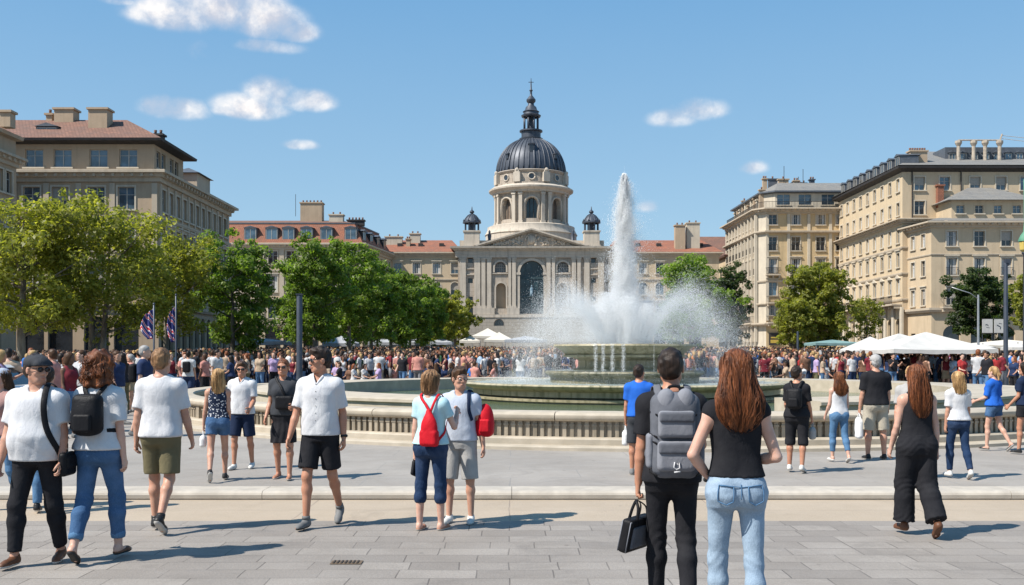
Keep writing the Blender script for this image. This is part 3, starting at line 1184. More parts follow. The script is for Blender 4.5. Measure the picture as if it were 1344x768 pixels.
def balcony(B, P0, u, x0, x1, z, out=.9, rail=True, m=None):
  n = (u[1], -u[0])
  ang = math.atan2(u[1], u[0])
  L = x1 - x0
  cx = P0[0] + u[0] * (x0 + x1) / 2 + n[0] * out / 2
  cy = P0[1] + u[1] * (x0 + x1) / 2 + n[1] * out / 2
  M = Matrix.Translation((cx, cy, z)) @ Matrix.Rotation(ang, 4, 'Z')
  mb = MB()
  mb.boxm(M, L / 2, out / 2, .10)
  k = max(2, int(L / 1.6))
  for i in range(k + 1):
    mb.boxm(M @ Matrix.Translation((-L / 2 + .15 + (L - .3) * i / k, out * .1, -.28)), .09, out * .36, .18)
  b = B.put('balcony', mb, m or B.tm)
  if rail:
    mb = MB()
    for zz in (.95, .15):
      mb.boxm(M @ Matrix.Translation((0, -out / 2 + .05, zz)), L / 2 - .02, .02, .02)
    for sx in (-1, 1):
      mb.boxm(M @ Matrix.Translation((sx * (L / 2 - .04), 0, .95)), .02, out / 2 - .06, .02)
    kk = int(L / .14)
    for i in range(kk + 1):
      mb.boxm(M @ Matrix.Translation((-L / 2 + .05 + (L - .1) * i / kk, -out / 2 + .05, .52)), .011, .011, .43)
    o = B.put('railing', mb, M_IRON)
    o.parent = b
def dormer(B, x, y, z, w, h, ang, roofm, depth=1.6, gl=None, framem=None):
  """dormer facing local -y rotated by ang"""
  M = Matrix.Translation((x, y, z)) @ Matrix.Rotation(ang, 4, 'Z')
  mb = MB()
  def tb(vs, fs, mi=0):
    mb.add([M @ Vector(v) for v in vs], fs, mi)
  W = w / 2 + .14
  vs = [(-W, 0, 0), (W, 0, 0), (W, depth, 0), (-W, depth, 0), (-W, 0, h), (W, 0, h), (W, depth, h), (-W, depth, h)]
  tb(vs, [(1, 2, 6, 5), (3, 0, 4, 7), (4, 5, 6, 7), (0, 1, 5, 4)])
  d = B.put('dormer', mb, framem or M_ZINC)
  mb = MB()
  vs = [(-W - .1, -.15, h + .02), (W + .1, -.15, h + .02), (W + .1, depth + .3, h + .1), (-W - .1, depth + .3, h + .1), (0, -.15, h + .32), (0, depth + .3, h + .36)]
  tb(vs, [(0, 1, 4), (1, 2, 5, 4), (3, 0, 4, 5), (3, 2, 1, 0)])
  o = B.put('dormer_roof', mb, roofm)
  o.parent = d
  mb = MB()
  tb([(-w / 2, -.012, .15), (w / 2, -.012, .15), (w / 2, -.012, h - .12), (-w / 2, -.012, h - .12)], [(0, 1, 2, 3)])
  o = B.put('pane', mb, gl or GL_BLUE)
  o.parent = d
  mb = MB()
  for (a, b_, c, e) in ((-.03, .03, .15, h - .12), (-w / 2 - .04, -w / 2 + .02, .12, h - .1), (w / 2 - .02, w / 2 + .04, .12, h - .1)):
    mb.boxm(M @ Matrix.Translation(((a + b_) / 2, -.02, (c + e) / 2)), (b_ - a) / 2, .022, (e - c) / 2)
  mb.boxm(M @ Matrix.Translation((0, -.022, h - .1)), w / 2 + .04, .022, .035)
  mb.boxm(M @ Matrix.Translation((0, -.022, .12)), w / 2 + .04, .022, .035)
  o = B.put('frame', mb, M_FRAME)
  o.parent = d
def flat_roof(B, poly, z, m, name='roof'):
  mb = MB()
  mb.add([(p[0], p[1], z) for p in poly], [tuple(range(len(poly)))])
  B.put(name, mb, m)
def mansard(B, poly, z0, z1, ins, m, top):
  mb = MB()
  mb.sweep(poly, [(.05, z0), (-ins, z1)], 0, True)
  B.put('roof', mb, m)
  mb = MB()
  mb.sweep(poly, [(-ins + .12, z1 - .08), (-ins + .12, z1 + .08), (-ins - .1, z1 + .08)], 0, True)
  B.put('ridge_trim', mb, M_ZINC)
  # top cap
  P = [Vector((p[0], p[1])) for p in poly]
  c = sum(P, Vector((0, 0))) / len(P)
  mb = MB()
  mb.sweep(poly, [(-ins - .1, z1 + .06), (-ins - 2.5, z1 + .7)], 0, True)
  B.put('upper_roof', mb, top)
  mb = MB()
  mb.sweep(poly, [(-ins - 2.4, z1 + .69), (-ins - 2.9, z1 + .72)], 0, True)
# ---- left front palace -------------------------------------------------
b1 = Bld('palace', 'taupe palace with tiled hip roof and blue-glazed attic storey behind the left trees', 'building', (-28.4, 80), ST_TAUPE)
mb = MB()
fx = [46 - 38.6, 46 - 36.3, 46 - 33.4, 46 - 31.0]
fxl = [2.0, 4.6] + fx
rows = [(13.4, 1.35, 1.8, 'auto', fxl), (10.1, 1.35, 2.0, 'auto-ped', fxl), (6.7, 1.35, 2.1, 'auto-ped', fxl), (.6, 2.0, 4.2, 'void-arch', fxl)]
b1.face(mb, (-46, 80), (-28.4, 80), 0, 16.3, rows, gls=(1, 1, 0))
b1.put('front_wall', mb, ST_TAUPE)
mb = MB()
sx_ = [1.2 + i * 1.72 for i in range(11)]
rows = [(13.3, .95, 1.8, 'auto', sx_), (10.1, .95, 2.0, 'auto-ped', sx_), (6.7, .95, 2.1, 'auto-hood', sx_), (.6, 1.15, 4.4, 'void-arch', sx_)]
b1.face(mb, (-28.4, 80), (-28.4, 100), 0, 16.3, rows)
b1.put('side_wall', mb, ST_TAUPE)
mb = MB()
wall(mb, (-28.4, 100), (-1, 0), 17.6, 0, 16.3, [])
wall(mb, (-46, 100), (0, -1), 20, 0, 16.3, [])
b1.put('rear_wall', mb, ST_TAUPE)
poly = [(-46, 80), (-28.4, 80), (-28.4, 100), (-46, 100)]
cornice(b1, poly, 16.5, .75, .95)
bandc(b1, poly, 12.9)
bandc(b1, poly, 9.5)
bandc(b1, poly, 5.9, .3, .45)
for i in range(7):
  mb = MB()
  x = -46 + [.5, 3.3, 6.0, 8.6, 11.2, 13.9, 17.3][i]
  mb.box(x - .22, x + .22, 79.88, 80, 6.0, 15.5)
  b1.put('pilaster', mb, ST_TRIM)
for i in range(12):
  mb = MB()
  y = 80.34 + i * 1.72
  mb.box(-28.4, -28.28, y - .16, y + .16, 6.0, 15.5)
  b1.put('pilaster', mb, ST_TRIM)
# attic storey
mb = MB()
b1.face(mb, (-46, 80.4), (-28.9, 80.4), 16.5, 19.0, [(16.85, 1.45, 1.45, 'open-plainwall', fxl)], gls=(1,))
b1.face(mb, (-28.9, 80.4), (-28.9, 87.5), 16.5, 19.0, [(16.9, .9, 1.4, 'open-plainwall', [1.0, 2.2, 4.2, 5.4])], gls=(0, 1))
wall(mb, (-28.9, 87.5), (-1, 0), 17.1, 16.5, 19, [])
b1.put('attic_wall', mb, ST_TAUPE)
mb = MB()
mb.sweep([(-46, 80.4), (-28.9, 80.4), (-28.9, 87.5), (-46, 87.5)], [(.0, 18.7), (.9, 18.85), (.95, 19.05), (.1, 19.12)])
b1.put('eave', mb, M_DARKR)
mb = MB()
hip(mb, -46, -28.9, 80.4, 87.5, 19.07, 21.5, .85)
b1.put('roof', mb, T_BROWN)
mb = MB()
hip(mb, -46, -28.4, 87.5, 100, 16.55, 18.3, .5)
b1.put('lower_roof', mb, T_BROWN)
mb = MB()
mb.box(-31.6, -29.3, 92.6, 96.6, 16.6, 18.6)
b1.put('roof_house', mb, ST_TRIM)
mb = MB()
hip(mb, -31.6, -29.3, 92.6, 96.6, 18.62, 19.3, .3)
b1.put('roof_house_roof', mb, M_ZINC)
b1.window((-29.3, 92.6), (0, 1), 2.6, 17.1, .8, 1.0, 'open-plainwall', GL_DARK)
k8 = 82.5 / FPX
chimney(b1, (132 - 672) * k8, 82.5, 19.2, wz(146, 82.5), 1.55, 1.2, ST_TAUPE, 0)
chimney(b1, (77 - 672) * k8, 84, 19.6, wz(146, 84), 1.6, 1.2, ST_TAUPE, 0)
chimney(b1, (55 - 672) * k8, 84, 19.6, wz(152, 84), .5, .5, ST_TAUPE, 1)
chimney(b1, (206 - 672) * k8, 82.8, 19.0, wz(178, 82.5), .9, .7, M_DARKR, 2)
dormer(b1, (65 - 672) * k8 + .2, 81.6, 19.25, 1.5, 1.15, 0, M_ZINC)
# ---- building at the left edge ------------------------------------------
b0 = Bld('corner_house', 'dark beige house with one chimney cut by the left edge', 'building', (-36.5, 66), ST_TAUPE)
mb = MB()
b0.face(mb, (-60, 58), (-36.5, 58), 0, 15.9, [(13, 1.2, 1.9, 'auto', 7), (9.6, 1.2, 2.0, 'auto', 7), (6.2, 1.2, 2, 'auto', 7)])
b0.face(mb, (-36.5, 58), (-36.5, 73.3), 0, 15.9, [(13.4, .9, 1.6, 'auto', [12.9, 14.2]), (10.4, .9, 1.8, 'auto', [12.9, 14.2]), (7.2, .9, 1.8, 'auto', [12.9, 14.2]), (1, 1.2, 4, 'void-arch', [12.5])])
wall(mb, (-36.5, 73.3), (-1, 0), 23, 0, 15.9, [])
b0.put('wall', mb, ST_TAUPE)
poly = [(-60, 58), (-36.5, 58), (-36.5, 73.3), (-60, 73.3)]
cornice(b0, poly, 16.2, .6, .8)
mb = MB()
mb.sweep(poly, [(-.02, 16.1), (-.02, 17.4), (.35, 17.5), (.4, 17.75), (0, 17.8)])
b0.put('attic_parapet', mb, ST_TAUPE)
mb = MB()
hip(mb, -60, -36.5, 58, 73.3, 17.8, 19.0, .1)
b0.put('roof', mb, T_BROWN)
chimney(b0, wx(10, 71), 71, 17.9, wz(149, 71), .75, .75, ST_TAUPE, 0)
# ---- left middle building with mansard ----------------------------------
b2 = Bld('mansard_building', 'beige building with red mansard roof, dormers and tall chimney behind the left tree row', 'building', (-30, 135), ST_SAND)
k = 135 / FPX
mb = MB()
P0 = (-44, 135)
xs2 = [(p - 672) * k + 44 for p in (306, 330, 358, 382, 408, 434, 461)]
b2.face(mb, P0, (-20.3, 135), 0, 16.3, [(14.0, 1.25, 1.75, 'auto', xs2), (10.2, 1.25, 2.2, 'auto-ped', xs2), (6.6, 1.25, 2.2, 'auto', xs2), (1.0, 2.1, 4.6, 'void-arch', xs2)])
b2.put('front_wall', mb, ST_SAND)
mb = MB()
b2.face(mb, (-20.3, 135), (-18.2, 150), 0, 16.3, [(14.0, 1.0, 1.6, 'auto', 7), (10.2, 1.0, 2.0, 'auto-ped', 7), (6.6, 1.0, 2.0, 'auto', 7), (1.0, 1.3, 4, 'void-arch', 7)])
b2.put('side_wall', mb, ST_SAND)
poly = [(-44, 135), (-20.3, 135), (-18.2, 150), (-44, 150)]
cornice(b2, poly, 16.8, .7, .9)
bandc(b2, poly, 13.2)
bandc(b2, poly, 9.4)
bandc(b2, poly, 6.0, .4, .5)
for px_ in (294, 318, 344, 370, 395, 421, 448, 474):
  x = (px_ - 672) * k
  mb = MB()
  mb.box(x - .3, x + .3, 134.85, 135, 6.1, 16.0)
  b2.put('pilaster', mb, ST_TRIM)
mansard(b2, poly, 16.85, 19.7, 1.5, T_RED, T_BROWN)
for px_ in (328, 356, 378, 402, 428, 460):
  dormer(b2, (px_ - 672) * k, 135.25, 17.15, 1.45, 1.75, 0, M_ZINC, 1.6)
for j in range(4):
  dormer(b2, -20.3 + .14 * (2 + 3.6 * j) - .3, 135 + 2 + 3.4 * j, 17.1, 1.2, 1.5, R(82), M_ZINC, 1.4, GL_DARK, M_DARKR)
chimney(b2, (402 - 672) * k, 139, 19.6, wz(268, 139), 3.0, 1.6, ST_TAUPE, 6)
chimney(b2, (436 - 672) * k, 138.5, 19.6, wz(284, 139), 1.9, 1.2, ST_TRIML, 2)
chimney(b2, (462 - 672) * k, 138.5, 19.6, wz(291, 139), 2.3, 1.0, M_DARKR, 5)
mb = MB()
mb.tube([(wx(388, 139), 139, 21), (wx(388, 139), 139, wz(255, 139))], .035, 5)
b2.put('aerial', mb, M_IRON)
# ---- wings either side of the church ------------------------------------
k = 150 / FPX
def wing(name, label, x0, x1, wins, chims, extra=None):
  B = Bld(name, label, 'building', ((x0 + x1) / 2, 150), ST_SAND)
  mb = MB()
  xs = [(p - 672) * k - x0 for p in wins]
  B.face(mb, (x0, 150), (x1, 150), 0, 16.8, [(13.9, 1.15, 1.6, 'auto-ped', xs), (10.7, 1.25, 1.9, 'auto-arch', xs), (7.2, 1.15, 1.9, 'auto-ped', xs), (1.4, 1.7, 4.0, 'void-arch', xs)], gls=(1, 0))
  wall(mb, (x1, 150), (0, 1), 12, 0, 16.8, [])
  wall(mb, (x0, 162), (0, -1), 12, 0, 16.8, [])
  B.put('wall', mb, ST_SAND)
  poly = [(x0, 150), (x1, 150), (x1, 162), (x0, 162)]
  cornice(B, poly, 17.1, .6, .7)
  bandc(B, poly, 13.1)
  bandc(B, poly, 9.9)
  bandc(B, poly, 6.3, .3, .5)
  mb = MB()
  hip(mb, x0, x1, 150, 162, 17.14, 19.6, .5, 0, 2.0)
  B.put('roof', mb, T_RED)
  for (px_, w, y, top) in chims:
    chimney(B, (px_ - 672) * (y / FPX), y, 17.4, wz(top, y), w, 1.2, ST_TRIML if w > 1.5 else ST_TAUPE, 2)
  mb = MB()
  for i in range(int((x1 - x0) / 3.2)):
    x = x0 + 1.6 + 3.2 * i
    mb.box(x - .35, x + .35, 152.4, 153.2, 18.1, 18.75)
  B.put('skylight_row', mb, M_DARKR)
  return B
wing('west_wing', 'low sand wing with red roof between the mansard building and the church', -22, -7.9, (522, 546.6, 573, 597), [(517, 2.6, 154, 312), (545, 1.6, 155, 308), (536, .6, 153, 315)])
wing('east_wing', 'sand wing with red roof and twin pale chimneys right of the church', 14.5, 31.2, (822, 844, 866, 891, 914), [(892, 1.5, 151.5, 297), (909, 2.0, 152, 294), (817, .9, 153, 316)])
# ---- church ---------------------------------------------------------------
ch = Bld('church', 'large domed church with pedimented front, dark ribbed dome and lantern', 'church', (2.87, 155), ST_CHURCH, trim=ST_CHURCH2)
k = 149 / FPX
X = lambda zx: (600 + zx / 4.8 - 672) * k
Z = lambda zy: 1.75 + (465 - (290 + zy / 4.8)) * k
x0, x1 = X(5), X(938)
yF = 149.0
mb = MB()
ops = [(X(395) - x0, X(545) - x0, Z(585), Z(250), True), (X(245) - x0, X(307) - x0, Z(590) + .9, Z(392), True), (X(630) - x0, X(692) - x0, Z(590) + .9, Z(392), True),
     (X(237) - x0, X(307) - x0, Z(325), Z(258), True), (X(630) - x0, X(703) - x0, Z(325), Z(258), True)]
for (zx, zy) in ((84, 377), (84, 492), (860, 375), (860, 490), (84, 250), (858, 250)):
  ops.append((X(zx - 15) - x0, X(zx + 15) - x0, Z(zy + 15), Z(zy - 15), False))
ops.append((X(70) - x0, X(100) - x0, Z(600), Z(548), False))
ops.append((X(840) - x0, X(870) - x0, Z(600), Z(548), False))
ops.append((X(236) - x0, X(292) - x0, Z(660), Z(620), True))
ops.append((X(645) - x0, X(700) - x0, Z(660), Z(620), True))
wall(mb, (x0, yF), (1, 0), x1 - x0, 0, 17.4, ops, .7)
wall(mb, (x1, yF), (0, 1), 22, 0, 17.4, [])
wall(mb, (x0, yF + 22), (0, -1), 22, 0, 17.4, [])
ch.put('front_wall', mb, ST_CHURCH)
# glazing and door
for i, o in enumerate(ops):
  mb = MB()
  mb.add([(x0 + o[0], yF + .68, o[2]), (x0 + o[1], yF + .68, o[2]), (x0 + o[1], yF + .68, o[3]), (x0 + o[0], yF + .68, o[3])], [(0, 1, 2, 3)])
  if i == 0:
    d = ch.put('portal', mb, GL_TEAL)
    mb = MB()
    for q in range(5):
      xx = x0 + o[0] + (o[1] - o[0]) * (q + .0) / 4
      mb.box(xx - .06, xx + .06, yF + .55, yF + .66, o[2], o[3] - (1.9 if q in (0, 4) else .5))
    for zz in (o[2] + 5.4, o[2] + 2.6, o[3] - 2.3):
      mb.box(x0 + o[0], x0 + o[1], yF + .5, yF + .655, zz - .12, zz + .12)
    p_ = ch.put('portal_frame', mb, mat('teal_paint', (.05, .085, .095), (.035, .06, .07), .5, 3))
    p_.parent = d
    mb = MB()
    xm = x0 + (o[0] + o[1]) / 2
    mb.ball((xm, yF + .45, o[2] + 3.6), (.28, .15, .45), 8, 8)
    mb.tube([(xm, yF + .45, o[2] + 2.6), (xm, yF + .45, o[2] + 3.5)], [.30, .2], 8)
    mb.ball((xm, yF + .45, o[2] + 4.15), (.14, .14, .17), 8, 6)
    p_ = ch.put('portal_statue', mb, mat('pale_blue_stone', (.16, .24, .30), None, .7, 3), True)
    p_.parent = d
  elif i in (1, 2):
    ch.put('niche_back', mb, ST_TAUPE)
  elif i in (3, 4):
    mb2 = MB()
    for q in range(1, 5):
      xx = x0 + o[0] + (o[1] - o[0]) * q / 5
      mb2.box(xx - .03, xx + .03, yF + .6, yF + .66, o[2], o[3] - .2)
    for q in range(1, 4):
      mb2.box(x0 + o[0], x0 + o[1], yF + .6, yF + .655, o[2] + q * .4 - .03, o[2] + q * .4 + .03)
    wv = ch.put('arched_window', mb, glass('grey_glass', (.10, .10, .105), .3))
    g = ch.put('glazing_bars', mb2, M_FRAME)
    g.parent = wv
  else:
    ch.put('small_window', mb, GL_DARK)
def arch_ring(xc, r, zs, zbt, y, t=.3, pr=.16, name='archivolt'):
  mb = MB()
  pts = [(xc - r, zbt)] + [(xc - r * math.cos(a), zs + r * math.sin(a)) for a in np.linspace(0, PI, 17)] + [(xc + r, zbt)]
  pto = [(xc - r - t, zbt)] + [(xc - (r + t) * math.cos(a), zs + (r + t) * math.sin(a)) for a in np.linspace(0, PI, 17)] + [(xc + r + t, zbt)]
  n = len(pts)
  vs = [(p[0], y - pr, p[1]) for p in pts] + [(p[0], y - pr, p[1]) for p in pto] + [(p[0], y, p[1]) for p in pto] + [(p[0], y, p[1]) for p in pts]
  fs = []
  for i in range(n - 1):
    fs += [(i, i + 1, n + i + 1, n + i), (n + i, n + i + 1, 2 * n + i + 1, 2 * n + i), (3 * n + i, 3 * n + i + 1, i + 1, i)]
  mb.add(vs, fs)
  ch.put(name, mb, ST_CHURCH2)
for i in (0, 1, 2, 3, 4):
  o = ops[i]
  r = (o[1] - o[0]) / 2
  arch_ring(x0 + (o[0] + o[1]) / 2, r, o[3] - r, o[2] + (.0 if i else 0), yF, .38 if i == 0 else .24)
  if i == 0:
    for sx in (-1, 1):
      mb = MB()
      xc = x0 + (o[0] + o[1]) / 2 + sx * (r + .2)
      mb.box(xc - .32, xc + .32, yF - .25, yF, o[3] - r - .35, o[3] - r)
      ch.put('impost', mb, ST_CHURCH2)
# pilasters
zt, zb_ = Z(232), Z(548)
for (a, b_) in ((18, 55), (108, 146), (188, 215), (153, 178), (322, 340), (346, 370), (562, 588), (596, 616), (722, 748), (756, 778), (800, 833), (887, 924)):
  mb = MB()
  a, b_ = X(a), X(b_)
  mb.box(a, b_, yF - .30, yF, zb_ + .3, zt - .45)
  mb.box(a - .08, b_ + .08, yF - .36, yF, zb_, zb_ + .3)
  mb.box(a - .06, b_ + .06, yF - .34, yF, zt - .45, zt - .30)
  mb.box(a - .12, b_ + .12, yF - .40, yF, zt - .22, zt)
  mb.box(a - .02, b_ + .02, yF - .32, yF, zt - .30, zt - .22)
  ch.put('pilaster', mb, ST_CHURCH2)
mb = MB()
z1_, z2_ = Z(590), Z(548)
for (a, b_) in ((5, 66), (104, 236), (312, 392), (548, 628), (698, 836), (876, 938)):
  mb.box(X(a), X(b_), yF - .45, yF, z1_, z2_)
mb.box(x0 - .1, x1 + .1, yF - .6, yF, z1_ - .45, z1_ - .02)
ch.put('pedestal_course', mb, ST_CHURCH2)
for (a, b_, z_) in ((222, 320, 335), (616, 716, 335), (58, 106, 305), (838, 884, 305), (58, 106, 342), (838, 884, 342)):
  mb = MB()
  mb.box(X(a), X(b_), yF - .2, yF, Z(z_), Z(z_ - 5))
  ch.put('panel_moulding', mb, ST_CHURCH2)
# rusticated base bands
mb = MB()
for i in range(9):
  mb.box(x0 - .15, x1 + .15, yF - .55, yF - .12, .5 + i * .75, 1.16 + i * .75) if i < 0 else None
wall(mb, (x0 - .1, yF - .5), (1, 0), x1 - x0 + .2, 0, z1_ - .44, [(X(236) - x0, X(292) - x0 + .2, Z(662), Z(618), True)], .45)
ch.put('rusticated_base', mb, ST_BASE)
# entablature
poly = [(x0, yF), (x1, yF), (x1, yF + 22), (x0, yF + 22)]
mb = MB()
mb.sweep(poly, [(.1, zt), (.36, zt + .02), (.36, zt + .4), (.42, zt + .42), (.42, zt + 1.0), (.6, zt + 1.05), (.75, zt + 1.3), (1.1, zt + 1.35), (1.15, zt + 1.62), (.2, zt + 1.7)])
ze = zt + 1.7
for i in range(60):
  xx = x0 + (x1 - x0) * (i + .5) / 60
  mb.box(xx - .1, xx + .1, yF - .72, yF - .4, ze - .62, ze - .38)
ch.put('entablature', mb, ST_CHURCH2)
# pediment
xc = 2.87
hw_ = 7.9
apex = 20.5
mb = MB()
mb.add([(xc - hw_, yF - .3, ze), (xc + hw_, yF - .3, ze), (xc, yF - .3, apex - .35), (xc - hw_, yF + 6, ze), (xc + hw_, yF + 6, ze), (xc, yF + 6, apex - .35)], [(0, 1, 2), (1, 4, 5, 2), (3, 0, 2, 5)])
ch.put('pediment', mb, ST_CHURCH)
mb = MB()
for sx in (-1, 1):
  a = Vector((xc + sx * (hw_ + .7), ze + .02))
  b_ = Vector((xc, apex))
  for (o1, o2, pr) in ((0, .22, 1.15), (.22, .42, .85)):
    t = Vector((0, -1))
    v_ = [(a.x, a.y - o1), (b_.x, b_.y - o1), (b_.x, b_.y - o2), (a.x - sx * .5, a.y - o2 + .15)]
    vs = [(p[0], yF - pr, p[1]) for p in v_] + [(p[0], yF + 6, p[1]) for p in v_]
    mb.add(vs, [(0, 1, 2, 3), (0, 4, 5, 1), (3, 2, 6, 7), (0, 3, 7, 4)])
ch.put('raking_cornice', mb, ST_CHURCH2)
mb = MB()
rnd = random.Random(5)
for i in range(150):
  t = rnd.uniform(-1, 1)
  hmax = (1 - abs(t)) * (apex - ze - 1.0)
  if hmax < .15:
    continue
  zz = ze + .18 + rnd.random() * hmax
  mb.ball((xc + t * hw_ * .9, yF - .33, zz), (rnd.uniform(.12, .32), .18, rnd.uniform(.12, .34)), 6, 5)
mb.ball((xc, yF - .4, ze + 1.0), (.6, .25, .7), 10, 8)
ch.put('tympanum_relief', mb, ST_CHURCH2, True)
mb = MB()
mb.add([(x0, yF - .2, ze), (x1, yF - .2, ze), (x1, yF + 22, ze), (x0, yF + 22, ze)], [(0, 1, 2, 3)])
ch.put('nave_roof', mb, T_GREY)
for (a, b_) in ((x0 + .2, xc - 5.6), (xc + 5.6, x1 - .2)):
  mb = MB()
  mb.box(a, b_, yF + 1.0, yF + 1.6, ze, ze + 1.0)
  ch.put('parapet', mb, ST_CHURCH2)
def turret(px_):
  x = (px_ - 672) * k
  y = yF + 1.2
  mb = MB()
  mb.box(x - 1.15, x + 1.15, y - 1.1, y + 1.1, ze, 20.1)
  mb.box(x - 1.3, x + 1.3, y - 1.25, y + 1.25, 20.1, 20.3)
  mb.box(x - 1.3, x + 1.3, y - 1.25, y + 1.25, ze, ze + .25)
  t = ch.put('turret', mb, ST_CHURCH2)
  mb = MB()
  for i in range(8):
    a = PI / 8 + i * PI / 4
    mb.tube([(x + 1.05 * math.cos(a), y + 1.05 * math.sin(a), 20.3), (x + 1.05 * math.cos(a), y + 1.05 * math.sin(a), 21.5)], .12, 6)
  mb.lathe([(.5, 20.3), (.5, 21.5)], 8, x, y)
  o = ch.put('turret_columns', mb, M_LEAD)
  o.parent = t
  mb = MB()
  mb.lathe([(1.1, 21.4), (1.4, 21.5), (1.4, 21.65), (1.2, 21.75), (1.05, 22.15), (.68, 22.6), (.28, 22.85), (.2, 22.95), (.36, 23.15), (.32, 23.35), (.1, 23.5), (.05, 24.0), (.0, 24.05)], 16, x, y)
  for i in range(8):
    a = PI / 8 + i * PI / 4
    mb.lathe([(.02, 21.6), (.14, 21.7), (.16, 21.85), (.05, 22.0), (.0, 22.15)], 6, x + 1.28 * math.cos(a), y + 1.28 * math.sin(a))
    mb.tube([(x + r_ * math.cos(a), y + r_ * math.sin(a), z_) for r_, z_ in ((1.2, 21.75), (1.07, 22.15), (.7, 22.6), (.3, 22.85))], .07, 4)
  o = ch.put('turret_dome', mb, M_LEAD, True, 40)
  o.parent = t
turret(619)
turret(777)
for px_, zt_ in ((642, 305), (753, 304)):
  x = (px_ - 672) * k
  mb = MB()
  y = yF + 2.5
  mb.lathe([(.32, ze), (.32, ze + 1.2), (.22, ze + 1.3), (.30, ze + 1.9), (.14, ze + 2.3), (.18, ze + 2.5), (.05, ze + 2.75)], 8, x, y)
  ch.put('roof_statue', mb, M_LEAD, True)
# dome
cx, cy = wx(697, 160), 160.0
kz = lambda y: 1.75 + (465 - y) * 160 / FPX
mb = MB()
mb.lathe([(7.3, ze - .5), (7.3, kz(311)), (7.45, kz(310)), (7.3, kz(308)), (7.0, kz(303)), (7.0, kz(300)), (6.5, kz(298.5)), (5.2, kz(298))], 64, cx, cy)
ch.put('drum_base', mb, ST_CHURCH2, True, 30)
mb = MB()
RD = 5.6
zb0, zb1 = kz(298.2), kz(258.5)
nw = 8
ns = 96
# drum wall with deep arched openings, made panel by panel
wv = []
for i in range(nw):
  ac = -PI / 2 + i * 2 * PI / nw
  half = PI / nw
  nseg_ = 12
  wa = .165
  angs = [ac - half + (half - wa) * j / 3 for j in range(4)] + [ac - wa + 2 * wa * j / 6 for j in range(1, 7)] + [ac + wa + (half - wa) * j / 3 for j in range(1, 4)]
  zop0, zop1 = zb0 + .7, zb1 - .95
  for j in range(len(angs) - 1):
    a_, b_ = angs[j], angs[j + 1]
    mid = (a_ + b_) / 2
    def q(a__, z, r=RD):
      return (cx + r * math.cos(a__), cy + r * math.sin(a__), z)
    if abs(mid - ac) < wa:
      def top(a__):
        t = max(-1, min(1, (a__ - ac) / wa))
        return zop1 - .95 + .95 * math.sqrt(max(0, 1 - t * t))
      mb.add([q(a_, zb0), q(b_, zb0), q(b_, zop0), q(a_, zop0)], [(0, 1, 2, 3)])
      mb.add([q(a_, top(a_)), q(b_, top(b_)), q(b_, zb1), q(a_, zb1)], [(0, 1, 2, 3)])
      mb.add([q(a_, top(a_)), q(b_, top(b_)), q(b_, top(b_), RD - .7), q(a_, top(a_), RD - .7)], [(0, 1, 2, 3)])
      mb.add([q(a_, zop0), q(b_, zop0), q(b_, zop0, RD - .7), q(a_, zop0, RD - .7)], [(0, 1, 2, 3)])
    else:
      mb.add([q(a_, zb0), q(b_, zb0), q(b_, zb1), q(a_, zb1)], [(0, 1, 2, 3)])
  for s_ in (-1, 1):
    a_ = ac + s_ * wa
    mb.add([q(a_, zop0), q(a_, zop1 - .9), q(a_, zop1 - .9, RD - .7), q(a_, zop0, RD - .7)], [(0, 1, 2, 3)])
ch.put('drum_wall', mb, ST_CHURCH, True, 25)
for i in range(nw):
  ac = -PI / 2 + i * 2 * PI / nw
  if math.sin(ac) > .4:
    continue
  mb = MB()
  r_ = RD - .65
  mb.add([(cx + r_ * math.cos(a), cy + r_ * math.sin(a), z) for (a, z) in ((ac - .18, zb0 + .5), (ac + .18, zb0 + .5), (ac + .18, zb1 - .6), (ac - .18, zb1 - .6))], [(0, 1, 2, 3)])
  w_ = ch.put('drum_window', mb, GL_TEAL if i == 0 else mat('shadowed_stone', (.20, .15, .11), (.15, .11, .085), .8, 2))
  mb = MB()
  for t in (-.06, .06):
    a = ac + t
    mb.tube([(cx + (r_ + .05) * math.cos(a), cy + (r_ + .05) * math.sin(a), zb0 + .6), (cx + (r_ + .05) * math.cos(a), cy + (r_ + .05) * math.sin(a), zb1 - .7)], .05, 4)
  o = ch.put('glazing_bars', mb, M_FRAMED)
  o.parent = w_
  # surround
  mb = MB()
  pts = []
  for t in np.linspace(-1, 1, 15):
    pts.append((ac + t * .205, zb1 - .95 - .95 + 1.15 * math.sqrt(max(0, 1 - t * t))))
  pts = [(ac - .205, zb0 + .7)] + pts + [(ac + .205, zb0 + .7)]
  mb.tube([(cx + (RD + .04) * math.cos(a), cy + (RD + .04) * math.sin(a), z) for a, z in pts], .16, 6)
  ch.put('window_surround', mb, ST_CHURCH2, True)
# paired columns between the windows
for i in range(nw):
  for da in (-.095, .095):
    a = -PI / 2 + (i + .5) * 2 * PI / nw + da
    if math.sin(a) > .5:
      continue
    mb = MB()
    M = Matrix.Translation((cx, cy, 0)) @ Matrix.Rotation(a, 4, 'Z')
    mb.boxm(M @ Matrix.Translation((RD + .18, 0, (zb0 + zb1) / 2)), .28, .27, (zb1 - zb0) / 2 - .35)
    mb.boxm(M @ Matrix.Translation((RD + .2, 0, zb1 - .25)), .36, .36, .16)
    mb.boxm(M @ Matrix.Translation((RD + .2, 0, zb0 + .18)), .36, .36, .17)
    ch.put('drum_pilaster', mb, ST_CHURCH2)
mb = MB()
mb.lathe([(5.5, zb1 - .1), (6.15, zb1), (6.2, zb1 + .25), (6.4, zb1 + .4), (6.75, zb1 + .6), (6.8, zb1 + .85), (6.3, kz(249)), (5.9, kz(248))], 72, cx, cy)
ch.put('drum_cornice', mb, ST_CHURCH2, True, 30)
za0, za1 = kz(248.5), kz(230)
mb = MB()
